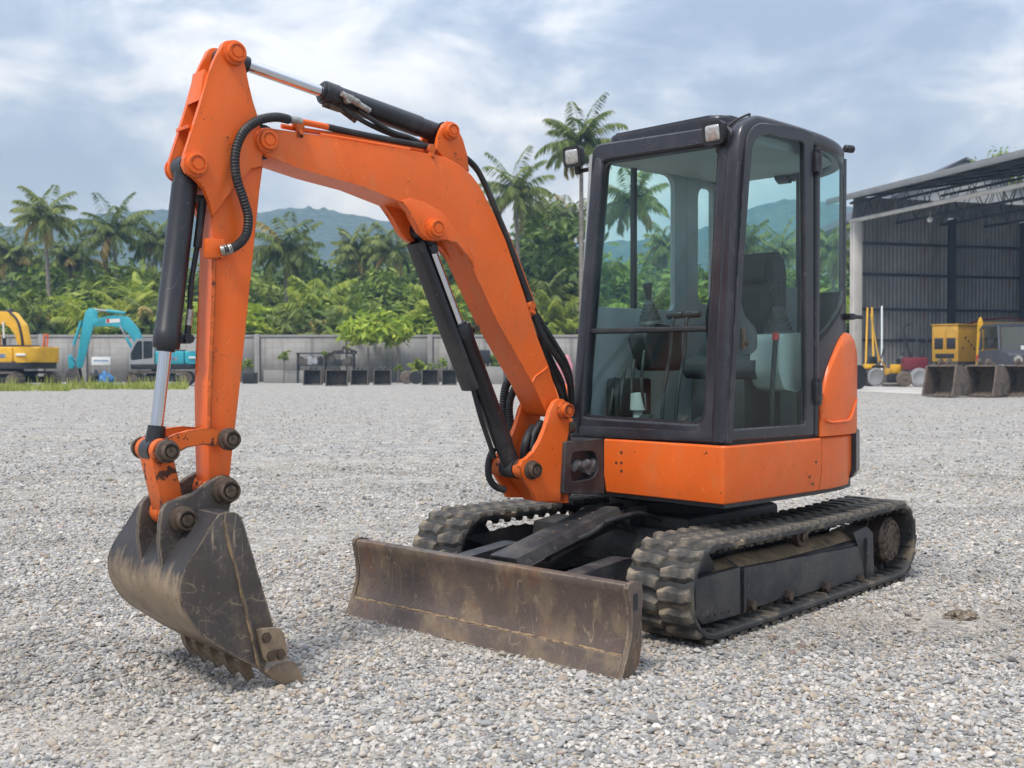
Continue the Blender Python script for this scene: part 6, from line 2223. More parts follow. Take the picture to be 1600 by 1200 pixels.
    for ya in (0.42, 1.22):
        b.ring(co, ci, ya, ya + 0.08, 1, 0.01)
    b.prism(fillet([(0.25, 0.42), (1.36, 0.42), (1.36, 1.30), (0.25, 1.30)], 0.08, 3), 2.90, 2.98, 2, 0.02)
    b.box((1.0, 0.86, 1.42), (1.5, 0.86, 0.10))
    b.box((0.28, 0.86, 2.1), (0.06, 0.8, 1.5))
    b.box((1.74, 0.86, 1.5), (0.06, 0.8, 0.26))
    cb = put('cab', b, cc, root, Uf)
    for ya in (0.46, 1.26):
        b = MB()
        b.prism(ci, ya - 0.008, ya + 0.008, 1)
        put('side_window', b, M['glass_far'], cb, Uf, 20)
    b = MB()
    b.box((0.95, 1.26, 2.2), (0.06, 0.07, 1.3))
    put('window_post', b, cc, cb, Uf)
    b = MB()
    b.solid([[(1.72, 0.50, 1.6), (1.72, 1.22, 1.6), (1.735, 1.22, 1.6), (1.735, 0.50, 1.6)], [(1.72, 0.50, 2.1), (1.72, 1.22, 2.1), (1.735, 1.22, 2.1), (1.735, 0.50, 2.1)], [(1.35, 0.50, 2.88), (1.35, 1.22, 2.88), (1.365, 1.22, 2.885), (1.365, 0.50, 2.885)]])
    put('windscreen', b, M['glass_far'], cb, Uf, 20)
    b = MB(); b.box((0.7, 0.86, 1.85), (0.45, 0.5, 0.8), 0.08); put('driver_seat', b, M['black'], cb, Uf)
    # boom, arm, bucket
    b = MB(); b.prism(fillet(boom_pts, 0.10, 3), -0.22, 0.22, 1, 0.03); bo_ = put('boom', b, col, root, Uf)
    b = MB(); b.prism(fillet(arm_pts, 0.12, 3), -0.17, 0.17, 1, 0.03); ar_ = put('arm', b, col, root, Uf)
    return root, Fm, Uf

def rod(root, Uf, p, q, y, r0, r1, frac=0.55, mb=None, mr=None):
    p, q = Vector((p[0], y, p[1])), Vector((q[0], y, q[1]))
    m_ = p.lerp(q, frac)
    b = MB(); b.cyl(p, m_, r0, n=16, ch=0.01)
    c = put('hydraulic_cylinder', b, mb or M['cyl'], root, Uf)
    b = MB(); b.cyl(m_, q, r1, n=14)
    put('cylinder_rod', b, mr or M['chrome'], c, Uf)

# teal machine
d = 66.0
tx = (252 - CX) / F_PX * d
yawT = math.atan2(-0.18, -1.0)
tb = [(0.6, 1.55), (1.05, 1.45), (1.75, 3.0), (2.15, 3.55), (2.9, 3.80), (4.1, 3.75), (4.25, 3.95), (4.1, 4.2), (2.9, 4.48), (2.0, 4.40), (1.35, 3.6)]
ta = [(3.85, 4.75), (4.25, 4.95), (4.55, 4.75), (4.75, 3.9), (5.15, 1.35), (5.05, 1.1), (4.8, 1.15), (4.15, 3.6), (3.88, 4.25)]
r_, Ft, Ut = big_excavator('crawler_excavator', 'teal excavator with pale cab parked by the wall, bucket resting on the ground', tx, d, yawT, M['teal'], ta, tb, None, 0.0, M['grey'], 0.92)
rod(r_, Ut, (2.2, 4.62), (4.1, 4.85), 0, 0.10, 0.055, 0.58, M['teal'])
rod(r_, Ut, (1.5, 1.9), (2.5, 3.85), 0.27, 0.09, 0.05, 0.6, M['teal'])
rod(r_, Ut, (4.85, 4.1), (5.55, 1.85), 0, 0.09, 0.05, 0.68, M['teal'])
b = MB()
b.prism([(5.4, 1.95), (5.65, 1.85), (5.6, 1.2), (5.4, 1.0), (5.2, 1.3)], -0.15, 0.15, 1, 0.02)
b.prism([(4.95, 1.5), (5.1, 1.55), (5.6, 1.95), (5.52, 1.8)], -0.2, 0.2, 1, 0.02)
put('bucket_link', b, M['teal'], r_, Ut)
big_bucket('bucket', r_, Ut @ T(5.3, 0, 0.02) @ rotz(math.pi), 1.0, 1.08, M['steel'], M['steel'], False)
b = MB(); b.box((2.9, 0.225, 4.12), (0.85, 0.012, 0.24), 0, Matrix.Rotation(R(4), 3, 'Y')); put('boom_decal', b, M['white'], r_, Ut)
b = MB(); b.box((3.2, 0.23, 4.12), (0.16, 0.012, 0.24), 0, Matrix.Rotation(R(4), 3, 'Y')); put('boom_decal', b, M['redlight'], r_, Ut)
# yellow machine, cut by the left edge of the picture
d = 58.5
yx = (18 - CX) / F_PX * d
yawY = math.atan2(0.42, -0.9)
yb = [(x - 1.75, z) for x, z in [(0.25, 1.55), (0.75, 1.45), (1.25, 2.9), (1.75, 3.35), (2.6, 3.5), (5.2, 2.6), (5.4, 2.9), (5.2, 3.15), (2.7, 4.15), (1.5, 4.05), (0.75, 3.35)]]
ya_ = [(x - 1.75, z) for x, z in [(4.9, 3.5), (5.3, 3.6), (5.6, 3.3), (5.5, 1.0), (5.2, 1.0), (4.9, 2.8)]]
r_, Fy, Uy = big_excavator('crawler_excavator', 'yellow excavator cut off by the left edge, standing behind the grass strip', yx, d, yawY, M['yellow'], ya_, yb, None, 0.0, M['yellow'], 0.98)
rod(r_, Uy, (-0.05, 4.15), (3.25, 3.5), 0, 0.11, 0.06, 0.6, M['cab'])
rod(r_, Uy, (0.15, 1.8), (0.25, 3.55), 0.28, 0.10, 0.055, 0.5, M['cab'], M['white'])
big_bucket('bucket', r_, Uy @ T(3.55, 0, 0.02) @ rotz(math.pi), 1.0, 1.0, M['steel'], M['steel'], False)
b = MB()
b.tube(spline([Vector((-1.2, 0.28, 1.6)), Vector((-1.13, 0.3, 2.6)), Vector((-0.8, 0.3, 3.6)), Vector((-0.15, 0.28, 4.1))], 5), 0.06, 8)
put('hydraulic_hose', b, M['hose'], r_, Uy)
b = MB()
for dy in (-0.12, 0.12):
    b.tube([Vector((-1.9, -0.5 + dy, 2.15)), Vector((-2.0, -0.5 + dy, 2.85))], 0.04, 8)
b.tube([Vector((-2.0, -0.62, 2.85)), Vector((-2.0, -0.38, 2.85))], 0.04, 8)
put('hand_rail', b, M['orange'], r_, Uy)

# ---- between and before them: board, blue bag, scraps
def gp(px, py, z=0):
    return ground(px, py, z)
d = 68.5
x = (158 - CX) / F_PX * d
e = empty('notice_board', T(x, d, 0), 'white board with a line of blue lettering on a low frame beside the teal bucket', 'sign')
b = MB(); b.box((x, d, 1.45), (1.15, 0.06, 0.50), 0.01); put('board', b, M['white'], e)
for dx in (-0.5, 0.5):
    b = MB(); b.box((x + dx, d + 0.02, 0.62), (0.06, 0.06, 1.25), 0.005); put('post', b, M['grey'], e)
rd = random.Random(8)
for k in range(9):
    b = MB(); b.box((x - 0.40 + k * 0.10, d - 0.033, 1.47), (0.07, 0.006, rd.uniform(0.07, 0.11))); put('letter', b, M['blue'], e)
def lump(name, x, y, sx, sy, sz, mt, seed, label, cat, group=None):
    bm = bmesh.new()
    bmesh.ops.create_icosphere(bm, subdivisions=3, radius=1.0)
    rd = random.Random(seed)
    ph = [rd.uniform(0, 6) for _ in range(6)]
    for v in bm.verts:
        k = 1 + 0.18 * math.sin(v.co.x * 4 + ph[0]) * math.sin(v.co.y * 5 + ph[1]) + 0.12 * math.sin(v.co.z * 7 + ph[2] + v.co.x * 6)
        v.co = Vector((v.co.x * sx * k, v.co.y * sy * k, max(0, (v.co.z + 0.7) * sz * k * 0.6)))
    me = bpy.data.meshes.new(name); bm.to_mesh(me); bm.free()
    me.materials.append(mt)
    for f in me.polygons:
        f.use_smooth = True
    o = inst(name, me, None, T(x, y, 0.003))
    tag(o, label, cat, group)
    return o
x = (165 - CX) / F_PX * 66
lump('plastic_bag', x, 66, 0.42, 0.4, 0.75, M['blue'], 3, 'crumpled blue plastic bag heaped beside the teal bucket', 'bag')
lump('rubbish_bag', (150 - CX) / F_PX * 66.5, 66.5, 0.32, 0.4, 0.8, M['black'], 4, 'black bag of rubbish leaning on the blue bag', 'bag')
for k, (px, py, w, mt, lab) in enumerate(((107, 603, 0.35, 'plastic', 'pale scrap of sheeting just left of the teal bucket'), (147, 602.5, 0.22, 'white', 'small white scrap on the grass right of the teal bucket'), (184, 602, 0.22, 'plastic', 'round white scrap on the grass left of the teal tracks'),
        (207, 601.5, 0.42, 'plastic', 'crumpled pale sheet of plastic in front of the teal tracks'), (228, 604, 0.35, 'white', 'flat white scrap on the grass nearest the bucket cylinder'), (180, 606, 0.2, 'white', 'white scrap lying in front of the others on the grass'))):
    p = gp(px, py)
    lump('plastic_scrap', p.x, p.y, w, w * 0.8, w * 0.5, M[mt], 20 + k, lab, 'litter', 'scraps of plastic on the grass')

# ---- row of buckets and odds and ends along the wall
ROW = [(490, 27, 'leftmost black bucket of the row standing below the black machine parts'), (527, 33, 'widest bucket of the row, standing second from the left along the wall'), (563, 26, 'small bucket of the row directly under the leafy tree\'s left stem'),
       (598, 26, 'bucket of the row standing right of the leafy tree\'s middle stem'), (673, 25, 'bucket of the row beside the black drum, near the boom cylinder'), (702, 22, 'half hidden bucket of the row behind the rod guard of the boom cylinder')]
for i, (px, wpx, lab) in enumerate(ROW):
    p = gp(px, 601.5 if i != 1 else 603)
    w = wpx / F_PX * p.y
    fr = T(p.x, p.y, 0) @ rotz(-math.pi / 2 + (0.05 if i % 2 else -0.04))
    e = empty('digger_bucket', fr, lab, 'bucket', 'old buckets lined up along the wall')
    big_bucket('bucket_shell', e, fr, w, 0.92, M['steel'], M['steel'], True, 4)
p = gp(635, 600)
b = MB()
b.lathe((p.x, p.y, 0.42), (0, 1, 0), [(0, 0.20), (0, 0.36), (0.05, 0.42), (0.20, 0.42), (0.25, 0.36), (0.25, 0.20)], 28)
o = put('truck_tyre', b, M['muddy'], None, None)
tag(o, 'worn brown tyre standing upright between the buckets', 'tyre')
p = gp(650, 600)
b = MB(); b.lathe((p.x, p.y - 0.2, 0.42), (0, 1, 0), [(0, 0.001), (0, 0.38), (0.05, 0.42), (0.6, 0.42), (0.62, 0.36), (0.62, 0.001)], 28)
tag(put('oil_drum', b, M['black']), 'black drum lying on its side right of the tyre', 'drum')
p = gp(391, 599.5)
b = MB(); b.prism(fillet([(-0.42, -0.42), (0.42, -0.42), (0.42, 0.42), (-0.42, 0.42)], 0.1, 3), 0, 0.72, 2, 0.03)
tag(put('plant_pot', b, M['black'], None, T(p.x, p.y, 0)), 'square black pot at the wall right of the orange arm', 'pot')
p = gp(762, 600)
b = MB(); b.box((0, 0, 0.55), (2.0, 0.7, 1.1), 0.03)
tag(put('planter', b, GW, None, T(p.x, p.y, 0)), 'pale concrete planter seen between boom cylinder and lower boom', 'planter')
b = MB(); b.box((0, 0, 0.42), (3.0, 0.25, 0.85), 0.03)
p = gp(441, 599)
tag(put('concrete_slab', b, GW, None, T(p.x, p.y + 1.4, 0)), 'low pale concrete slab leaning along the wall left of the buckets', 'slab')
# shelf of machine parts
d = 74.8
e = empty('parts_rack', T((512 - CX) / F_PX * d, d, 0), 'dark rack of machine parts standing against the wall behind the row of buckets', 'rack')
def xr_(px):
    return (px - CX) / F_PX * d
zz = lambda py: CAMZ + (HORIZON - py) / F_PX * d
for px in (466, 508, 553):
    b = MB(); b.box((xr_(px), d, zz(552) / 2), (0.10, 0.5, zz(552)), 0.01); put('rack_post', b, M['black'], e)
for py in (552, 571):
    b = MB(); b.box((xr_(510), d, zz(py)), (xr_(556) - xr_(464), 0.55, 0.08), 0.01); put('rack_shelf', b, M['black'], e)
rd = random.Random(12)
for k in range(11):
    px = 470 + k * 7.6
    b = MB()
    h = rd.uniform(0.35, 0.7)
    if k % 3 == 0:
        b.cyl((xr_(px), d - 0.2, zz(570) + h * 0.55), (xr_(px), d + 0.2, zz(570) + h * 0.55), h * 0.5, n=18, ch=0.03)
    else:
        b.prism(fillet([(-0.16, 0), (0.16, 0), (0.18, h * 0.7), (0.02, h), (-0.17, h * 0.8)], 0.04, 2), -0.2, 0.2, 1, 0.01)
    q = T(xr_(px), d, zz(570)) if k % 3 else None
    put('machine_part', b, M[rd.choice(['steel', 'black', 'steel', 'grey'])], e, q)
for k in range(5):
    b = MB()
    b.tube(spline([(xr_(520 + k * 7), d, zz(551)), (xr_(524 + k * 7), d - 0.1, zz(546) + rd.uniform(-0.1, 0.2)), (xr_(530 + k * 7), d, zz(551))], 4), 0.07, 8)
    put('machine_part', b, M['steel'], e)
# dark machine half hidden behind the lower boom
d = 74
e = empty('scrap_engine', T((752 - CX) / F_PX * d, d, 0), 'dark engine block on a stand behind the lower boom', 'engine')
x = (748 - CX) / F_PX * d
b = MB(); b.box((x, d, 1.75), (1.5, 0.7, 0.9), 0.08); put('engine_block', b, M['black'], e)
b = MB(); b.cyl((x - 0.3, d - 0.4, 2.3), (x - 0.3, d + 0.3, 2.3), 0.25, n=18); put('pulley', b, M['steel'], e)
for dx in (-0.6, 0.6):
    b = MB(); b.box((x + dx, d, 0.65), (0.12, 0.5, 1.3)); put('stand_leg', b, M['black'], e)
p = gp(884, 600)
lump('tarpaulin_heap', (880 - CX) / F_PX * 60, 60, 0.55, 0.4, 1.5, surf('pink_tarpaulin', (0.5, 0.2, 0.24), 0.7, 0, 0.2, 2), 33, 'pinkish red tarpaulin heap glimpsed between the boom hoses and the cab', 'tarpaulin')

# ================================================================== shed
O = Vector((21.9, 71.1, 0))
av = Vector((0.959, 0.284, 0))
SH = Matrix(((0.959, 0.284, 0, O.x), (0.284, -0.959, 0, O.y), (0, 0, 1, 0), (0, 0, 0, 1)))   # x along the back wall, y towards the camera
SH = Matrix(((0.9589, -0.2838, 0, O.x), (0.2838, 0.9589, 0, O.y), (0, 0, 1, 0), (0, 0, 0, 1)))   # x along the back wall, y away from the camera
SHED = empty('open_shed', SH, 'tall open sided steel shed with corrugated walls and lattice girders at the right edge', 'shed')
M['sheet'] = surf('corrugated_sheet', (0.285, 0.285, 0.29), 0.5, 0.3, 0.2, 0.5, [((0.13, 0.125, 0.125), 0.6, 0.45, 0.7, 0.6, (1, 1, 0.3)), ((0.24, 0.13, 0.07), 0.9, 0.58, 0.72, 0.5, (1, 1, 0.25))])
M['girder'] = surf('dark_girder_paint', (0.045, 0.048, 0.06), 0.6, 0, 0.2, 1)
M['column'] = surf('pale_column_paint', (0.58, 0.57, 0.54), 0.6, 0, 0.12, 0.8, [((0.32, 0.29, 0.25), 1.0, 0.5, 0.75, 0.5, (2, 2, 0.4))])
M['roofm'] = surf('roof_sheet', (0.20, 0.205, 0.21), 0.5, 0.4, 0.15, 0.4)
def corr(name, x0, x1, z0, z1, y, pitch=0.30, dep=0.055, parent=None):
    b = MB()
    n = int((x1 - x0) / pitch)
    pts = []
    for k in range(n + 1):
        x = x0 + k * pitch
        for dx, dy in ((0, 0), (0.12, 0), (0.16, dep), (0.26, dep)):
            if x + dx <= x1:
                pts.append((x + dx, y - dy))
    rows = [[(px, py, z) for px, py in pts] for z in (z0, z1)]
    vr, fs = b.solid(rows, False, False, closed=False)
    return put(name, b, M['sheet'], parent, SH, 20)
YB = 1.0
for bay, (x0, x1) in enumerate(((0.3, 7.6), (7.9, 13.2), (13.5, 19), (19.3, 27))):
    for z0, z1 in ((0.0, 2.76), (2.86, 4.76), (4.86, 7.0), (7.1, 9.0), (9.1, 10.9)):
        corr('wall_sheet', x0, x1, z0, z1, YB, parent=SHED)
corr('unseen_end_wall', 0.2, 27, 0.0, 11.6, -27.2, 0.5, 0.08, SHED)  # end wall out of view, added to make the shed inside darker
b = MB(); b.box((27.1, -13, 7), (0.12, 28.5, 14)); put('unseen_side_wall', b, M['sheet'], SHED, SH)  # unseen wall added to stop light entering from the right
corr('gable_sheet', 0.3, 27, 10.9, 12.0, YB, 0.6, 0.08, SHED)
for z in (2.81, 4.81, 7.05, 9.05):
    b = MB(); b.box((13.5, YB - 0.10, z), (26.5, 0.16, 0.17), 0.01); put('girt', b, M['girder'], SHED, SH)
for x in (7.75, 13.35, 19.15, 26.8):
    b = MB()
    b.box((x, YB - 0.20, 5.4), (0.42, 0.10, 10.8)); b.box((x, YB + 0.1, 5.4), (0.42, 0.06, 10.8)); b.box((x, YB - 0.05, 5.4), (0.08, 0.28, 10.8))
    put('steel_column', b, M['girder'], SHED, SH)
b = MB()
b.box((0, 0, 5.15), (0.62, 0.10, 10.3), 0.01); b.box((-0.02, 0.30, 5.15), (0.62, 0.08, 10.3), 0.01); b.box((0, 0.15, 5.15), (0.12, 0.30, 10.3))
put('front_column', b, M['column'], SHED, SH)
# lattice girders running out towards the camera
def lattice(x, z0, z1, y0, y1, mt_bot, r=0.12, step=1.25):
    b = MB(); b.tube([(x, y0, z0), (x, y1, z0)], r, 10); put('bottom_chord', b, mt_bot, SHED, SH)
    b = MB(); b.box((x, (y0 + y1) / 2, z1), (0.14, abs(y1 - y0), 0.14)); put('top_chord', b, M['girder'], SHED, SH)
    n = int(abs(y1 - y0) / step)
    for k in range(n):
        a = y0 + (y1 - y0) * k / n
        c = y0 + (y1 - y0) * (k + 1) / n
        b = MB()
        b.tube([(x, a, z0), (x, (a + c) / 2, z1), (x, c, z0)], 0.032, 6)
        put('lattice_web', b, M['girder'], SHED, SH)
lattice(0.0, 10.4, 11.55, 0.8, -26, M['column'], 0.13)
for x in (3.4, 6.8, 10.2, 13.6, 17.0, 20.4):
    lattice(x, 10.4, 11.5 + x * 0.12, 0.8, -26, M['girder'], 0.09, 2.0)
slope = 0.16
for k in range(9):         # purlins
    y = 0.6 - k * 3.2
    b = MB()
    b.solid([[(-1.2, y - 0.05, 11.80 - 1.2 * slope), (-1.2, y + 0.05, 11.80 - 1.2 * slope), (-1.2, y + 0.05, 11.95 - 1.2 * slope), (-1.2, y - 0.05, 11.95 - 1.2 * slope)],
             [(26.5, y - 0.05, 11.80 + 26.5 * slope), (26.5, y + 0.05, 11.80 + 26.5 * slope), (26.5, y + 0.05, 11.95 + 26.5 * slope), (26.5, y - 0.05, 11.95 + 26.5 * slope)]])
    put('purlin', b, M['girder'], SHED, SH)
for k in range(14):       # roof sheets side by side along the eave
    ya, yb2 = 1.6 - k * 2.0, 1.6 - (k + 1) * 2.0 + 0.02
    pts = []
    n = 8
    for q in range(n):
        y = ya + (yb2 - ya) * q / n
        w = (yb2 - ya) / n
        pts += [(y, 0.0), (y + w * 0.4, 0.0), (y + w * 0.5, 0.06), (y + w * 0.9, 0.06)]
    b = MB()
    x0, x1 = -1.3, 27.0
    za = 12.0
    lo_ = [[(x, y, za + x * slope + h) for y, h in pts] for x in (x0, x1)]
    hi_ = [[(x, y, za + x * slope + h + 0.012) for y, h in pts[::-1]] for x in (x0, x1)]
    b.solid([lo_[0] + hi_[0], lo_[1] + hi_[1]])
    put('roof_sheet', b, M['roofm'], SHED, SH, 20)
b = MB(); b.box((-1.28, -12.2, 11.66), (0.06, 27.6, 0.34), 0.005); put('fascia', b, surf('fascia_paint', (0.20, 0.205, 0.21), 0.5, 0, 0.1, 1), SHED, SH)
b = MB(); b.tube([(1.6, -5, 10.35), (1.6, -5, 10.0)], 0.02, 6); b.lathe((1.6, -5, 10.02), (0, 0, -1), [(0, 0.05), (0.08, 0.16), (0.2, 0.18), (0.3, 0.12), (0.34, 0.001)], 14); put('hanging_lamp', b, M['white'], SHED, SH)
b = MB()
fp = [gp(1290, 610), gp(1446, 617.5), gp(1700, 624)]
far = [SH @ Vector((27, 0.9, 0)), SH @ Vector((-3, 0.9, 0))]
pts = [(p.x, p.y) for p in fp] + [(p.x, p.y) for p in far]
b.prism(pts, -0.05, 0.035, 2)
FLOORM = surf('concrete_floor', (0.46, 0.435, 0.40), 0.85, 0, 0.12, 0.6, [((0.30, 0.27, 0.23), 0.5, 0.45, 0.7, 0.6, ONE)])
o = put('shed_floor', b, FLOORM)
tag(o, 'pale concrete floor slab running out of the shed', kind='structure')

# things in and before the shed ------------------------------------------------
def sp(px, y):         # point on the shed floor at distance y
    return Vector(((px - CX) / F_PX * y, y, 0.035))
def zp(py, y):
    return CAMZ + (HORIZON - py) / F_PX * y
# big buckets in front
for i, (px, lab) in enumerate(((1479, 'large excavator bucket standing at the slab edge, leftmost of the three beside the shed'), (1541, 'large excavator bucket in the middle of the three beside the shed'), (1600, 'large excavator bucket cut off by the right edge of the picture'))):
    p = gp(px, 620.5)
    fr = T(p.x, p.y, 0.04) @ rotz(math.atan2(-0.55, -0.84))
    e = empty('digger_bucket', fr, lab, 'bucket', 'large buckets beside the shed')
    big_bucket('bucket_shell', e, fr, 1.30, 1.18, M['muddy'], M['muddy'], True, 5)
# generator set
y = 63.0
p = sp(1476, y)
gz = rotz(R(-48))
G = T(p.x, p.y, 0.035) @ gz
e = empty('generator', G, 'yellow boxed generator set on skids against the shed\'s back wall', 'generator')
w, dpt, z0, z1 = 1.55, 3.4, zp(566, y) + 0.0, zp(509.5, y)
b = MB(); b.box((0, dpt / 2, (z0 + z1) / 2), (w, dpt, z1 - z0), 0.05); gb = put('housing', b, M['yolk'], e, G)
b = MB(); b.box((0, dpt / 2, z1 + 0.04), (w + 0.08, dpt + 0.08, 0.08), 0.02); put('roof', b, M['yolk'], e, G)
for dx in (-0.36, 0.36):
    b = MB(); b.box((dx, -0.005, z0 + (z1 - z0) * 0.50), (0.52, 0.03, 0.62), 0.01); put('opening', b, M['black'], gb, G)
b = MB(); b.box((0, -0.02, z0 + (z1 - z0) * 0.60), (0.07, 0.05, 0.9), 0.01); put('door_post', b, M['yolk'], gb, G)
b = MB(); b.box((0, -0.012, z0 + 0.32), (1.1, 0.03, 0.26), 0.02); put('grille', b, M['black'], gb, G)
for dx in (-0.65, 0.65):
    b = MB(); b.box((dx, dpt / 2, z0 / 2), (0.16, dpt, z0), 0.01); put('skid', b, M['steel'], e, G)
for k in range(7):
    b = MB(); b.box((w / 2 + 0.012, 0.5 + 0.35 * k, z0 + 0.75 + 0.2 * ((k * 3) % 4)), (0.03, 0.12, 0.14), 0.01); put('vent', b, M['black'], gb, G)
# second yellow machine with a mast
y = 66.0
p = sp(1560, y)
e = empty('compressor', T(p.x, p.y, 0.035), 'ochre compressor housing behind the jeep, right of the generator set', 'compressor')
b = MB(); b.box((p.x, p.y, zp(530, y)), (2.6, 1.6, 2.0), 0.08); put('housing', b, M['yolk'], e)
b = MB(); b.box((p.x, p.y, 0.75), (2.2, 1.4, 1.3), 0.05); put('chassis', b, M['black'], e)
b = MB(); b.tube(spline([(p.x - 1.9, p.y, zp(507, y)), (p.x - 0.9, p.y, zp(500, y)), (p.x + 0.6, p.y, zp(497, y)), (p.x + 1.4, p.y, zp(500, y))], 6), 0.06, 8); put('hose_reel', b, M['maroon'], e)
y = 60.5
p = sp(1530.5, y)
e = empty('loader_mast', T(p.x, p.y, 0.035), 'upright yellow lifting mast between the generator set and the jeep', 'mast')
b = MB(); b.prism(fillet([(-0.22, 0.0), (0.18, 0.0), (0.12, zp(505, y)), (0.02, zp(496, y)), (-0.08, zp(505, y))], 0.06, 3), -0.12, 0.12, 1, 0.02); put('mast', b, M['yellow'], e, T(p.x, p.y, 0.035))
for zq_ in (0.8, 2.6, 3.1):
    b = MB(); b.cyl((p.x, p.y - 0.18, zq_), (p.x, p.y - 0.14, zq_), 0.09, n=14); put('pin', b, M['black'], e)
b = MB(); b.box((p.x, p.y + 0.2, 0.3), (1.1, 0.9, 0.5), 0.06); put('base', b, M['steel'], e)
b = MB(); b.box((p.x, p.y - 0.16, zp(560, y)), (0.5, 0.06, 0.35), 0.02); put('reflector', b, M['redlight'], e)
# dark off-road car
y = 55.0
p = sp(1592, y)
J = T(p.x, p.y, 0.035) @ rotz(R(-100)) @ Matrix.Diagonal((1.5, 1.5, 1.6, 1))
e = empty('off_road_car', J, 'dark grey off road car facing out of the shed behind the large buckets', 'car')
b = MB()
b.prism(fillet([(2.0, 0.55), (2.05, 1.1), (0.75, 1.22), (-1.9, 1.2), (-1.95, 0.5)], 0.1, 3), -0.85, 0.85, 1, 0.06); put('body', b, M['girder'], e, J)
b = MB()
for sy in (-0.78, 0.78):
    b.tube([(0.75, sy, 1.2), (0.35, sy * 0.92, 1.95), (-1.85, sy * 0.92, 1.97), (-1.92, sy, 1.2)], 0.05, 8)
b.box((-0.75, 0, 1.99), (2.3, 1.52, 0.07), 0.03)
b.tube([(0.35, -0.72, 1.95), (0.35, 0.72, 1.95)], 0.05, 8)
put('cabin', b, M['girder'], e, J)
b = MB(); b.solid([[(0.74, -0.72, 1.22), (0.74, 0.72, 1.22), (0.76, 0.72, 1.22), (0.76, -0.72, 1.22)], [(0.36, -0.66, 1.92), (0.36, 0.66, 1.92), (0.38, 0.66, 1.92), (0.38, -0.66, 1.92)]]); put('windscreen', b, M['glass_far'], e, J, 20)
for sy in (-1, 1):
    b = MB(); b.prism([(0.62, 1.25), (0.3, 1.9), (-1.8, 1.9), (-1.85, 1.25)], sy * 0.75 - 0.01, sy * 0.75 + 0.01, 1); put('side_window', b, M['glass_far'], e, J, 20)
    b = MB(); b.box((0.62, sy * 1.02, 1.38), (0.08, 0.22, 0.26), 0.03); put('mirror', b, M['black'], e, J)
    b = MB(); b.cyl((2.03, sy * 0.55, 0.9), (2.08, sy * 0.55, 0.9), 0.13, n=18); put('headlight', b, M['lens'], e, J)
    for xx in (1.25, -1.25):
        b = MB(); b.lathe((xx, sy * 0.62, 0.40), (0, sy, 0), [(0, 0.2), (0, 0.38), (0.04, 0.40), (0.22, 0.40), (0.26, 0.37), (0.26, 0.24), (0.22, 0.2), (0.22, 0.001)], 22); put('wheel', b, M['black'], e, J)
b = MB(); b.box((2.06, 0, 0.6), (0.12, 1.6, 0.16), 0.03); put('bumper', b, M['black'], e, J)
b = MB(); b.box((0.80, 0.1, 1.27), (0.03, 0.5, 0.12)); put('permit_card', b, M['white'], e, J)
# light masts leaning in the corner
y = 66
for i, (px, px2, ptop, mt, lab) in enumerate(((1352, 1355, 479, 'yellow', 'leftmost thin yellow pole leaning in the shed corner'), (1366, 1362, 479, 'yellow', 'thicker yellow pole leaning in the shed corner, second from the column'), (1380, 1360, 489, 'yolk', 'slanting ochre pole crossing the other poles in the shed corner'), (1378, 1377.5, 478, 'plastic', 'pale upright pole right of the yellow poles in the shed corner'))):
    a, c = sp(px, y - i * 0.4), sp(px2, y + 1.5 - i * 0.4)
    top = zp(ptop, y)
    b = MB(); b.tube([(a.x, a.y, 0.035), (c.x, c.y, top)], 0.06 if i != 2 else 0.045, 10)
    b.box((a.x, a.y, 0.09), (0.3, 0.3, 0.1), 0.01)
    tag(put('leaning_pole', b, M[mt]), lab, 'pole', 'poles leaning in the shed corner')
# small compaction machines and wheels in the corner
def roller(px, y, r, lab, mt):
    p = sp(px, y)
    G = T(p.x, p.y, 0.035) @ rotz(R(12))
    e = empty('hand_roller', G, lab, 'roller')
    b = MB(); b.lathe((0, -0.45, r), (0, 1, 0), [(0, r * 0.62), (0, r), (0.9, r), (0.9, r * 0.62), (0.5, r * 0.60), (0.49, 0.001)], 32); put('drum', b, M['steel'], e, G)
    b = MB(); b.lathe((0, -0.46, r), (0, 1, 0), [(0, r * 0.66), (-0.03, r * 0.8), (0, r * 0.98), (0.02, r * 0.98), (0.02, r * 0.66)], 32); put('drum_rim', b, M['grey'], e, G)
    b = MB(); b.box((-0.15, 0, r * 2.12), (0.5, 0.6, r * 0.5), 0.06); put('engine_cover', b, mt, e, G)
    b = MB(); b.box((0.2, 0, r * 2.1), (0.7, 0.75, r * 0.3), 0.04); put('frame', b, M['black'], e, G)
    b = MB(); b.tube(spline([(0.3, -0.2, r * 2.2), (0.5, -0.2, r * 3.2), (0.6, -0.2, r * 4)], 4), 0.04, 8); put('handle', b, M['black'], e, G)
    b = MB(); b.prism([(-0.25, 2.4 * r), (0.25, 2.4 * r), (0.15, 3.2 * r), (-0.1, 3.2 * r)], -0.2, 0.2, 1, 0.02); put('hopper', b, M['black'], e, G)
roller(1362, 62.5, 0.52, 'hand roller with hollow grey drum at the foot of the leaning poles', M['yellow'])
p = sp(1396, 61.5)
e = empty('plate_compactor', T(p.x, p.y, 0.035), 'small yellow plate compactor right of the hand roller', 'compactor')
b = MB(); b.box((p.x, p.y, 0.12), (1.1, 0.8, 0.14), 0.04); put('base_plate', b, M['steel'], e)
b = MB(); b.box((p.x + 0.1, p.y, 1.0), (0.5, 0.45, 0.5), 0.06); put('engine', b, M['yellow'], e)
b = MB(); b.box((p.x - 0.3, p.y, 0.85), (0.35, 0.45, 0.35), 0.05); put('fuel_tank', b, M['yolk'], e)
b = MB(); b.box((p.x, p.y - 0.1, 0.5), (0.7, 0.6, 0.5), 0.05); put('exciter', b, M['black'], e)
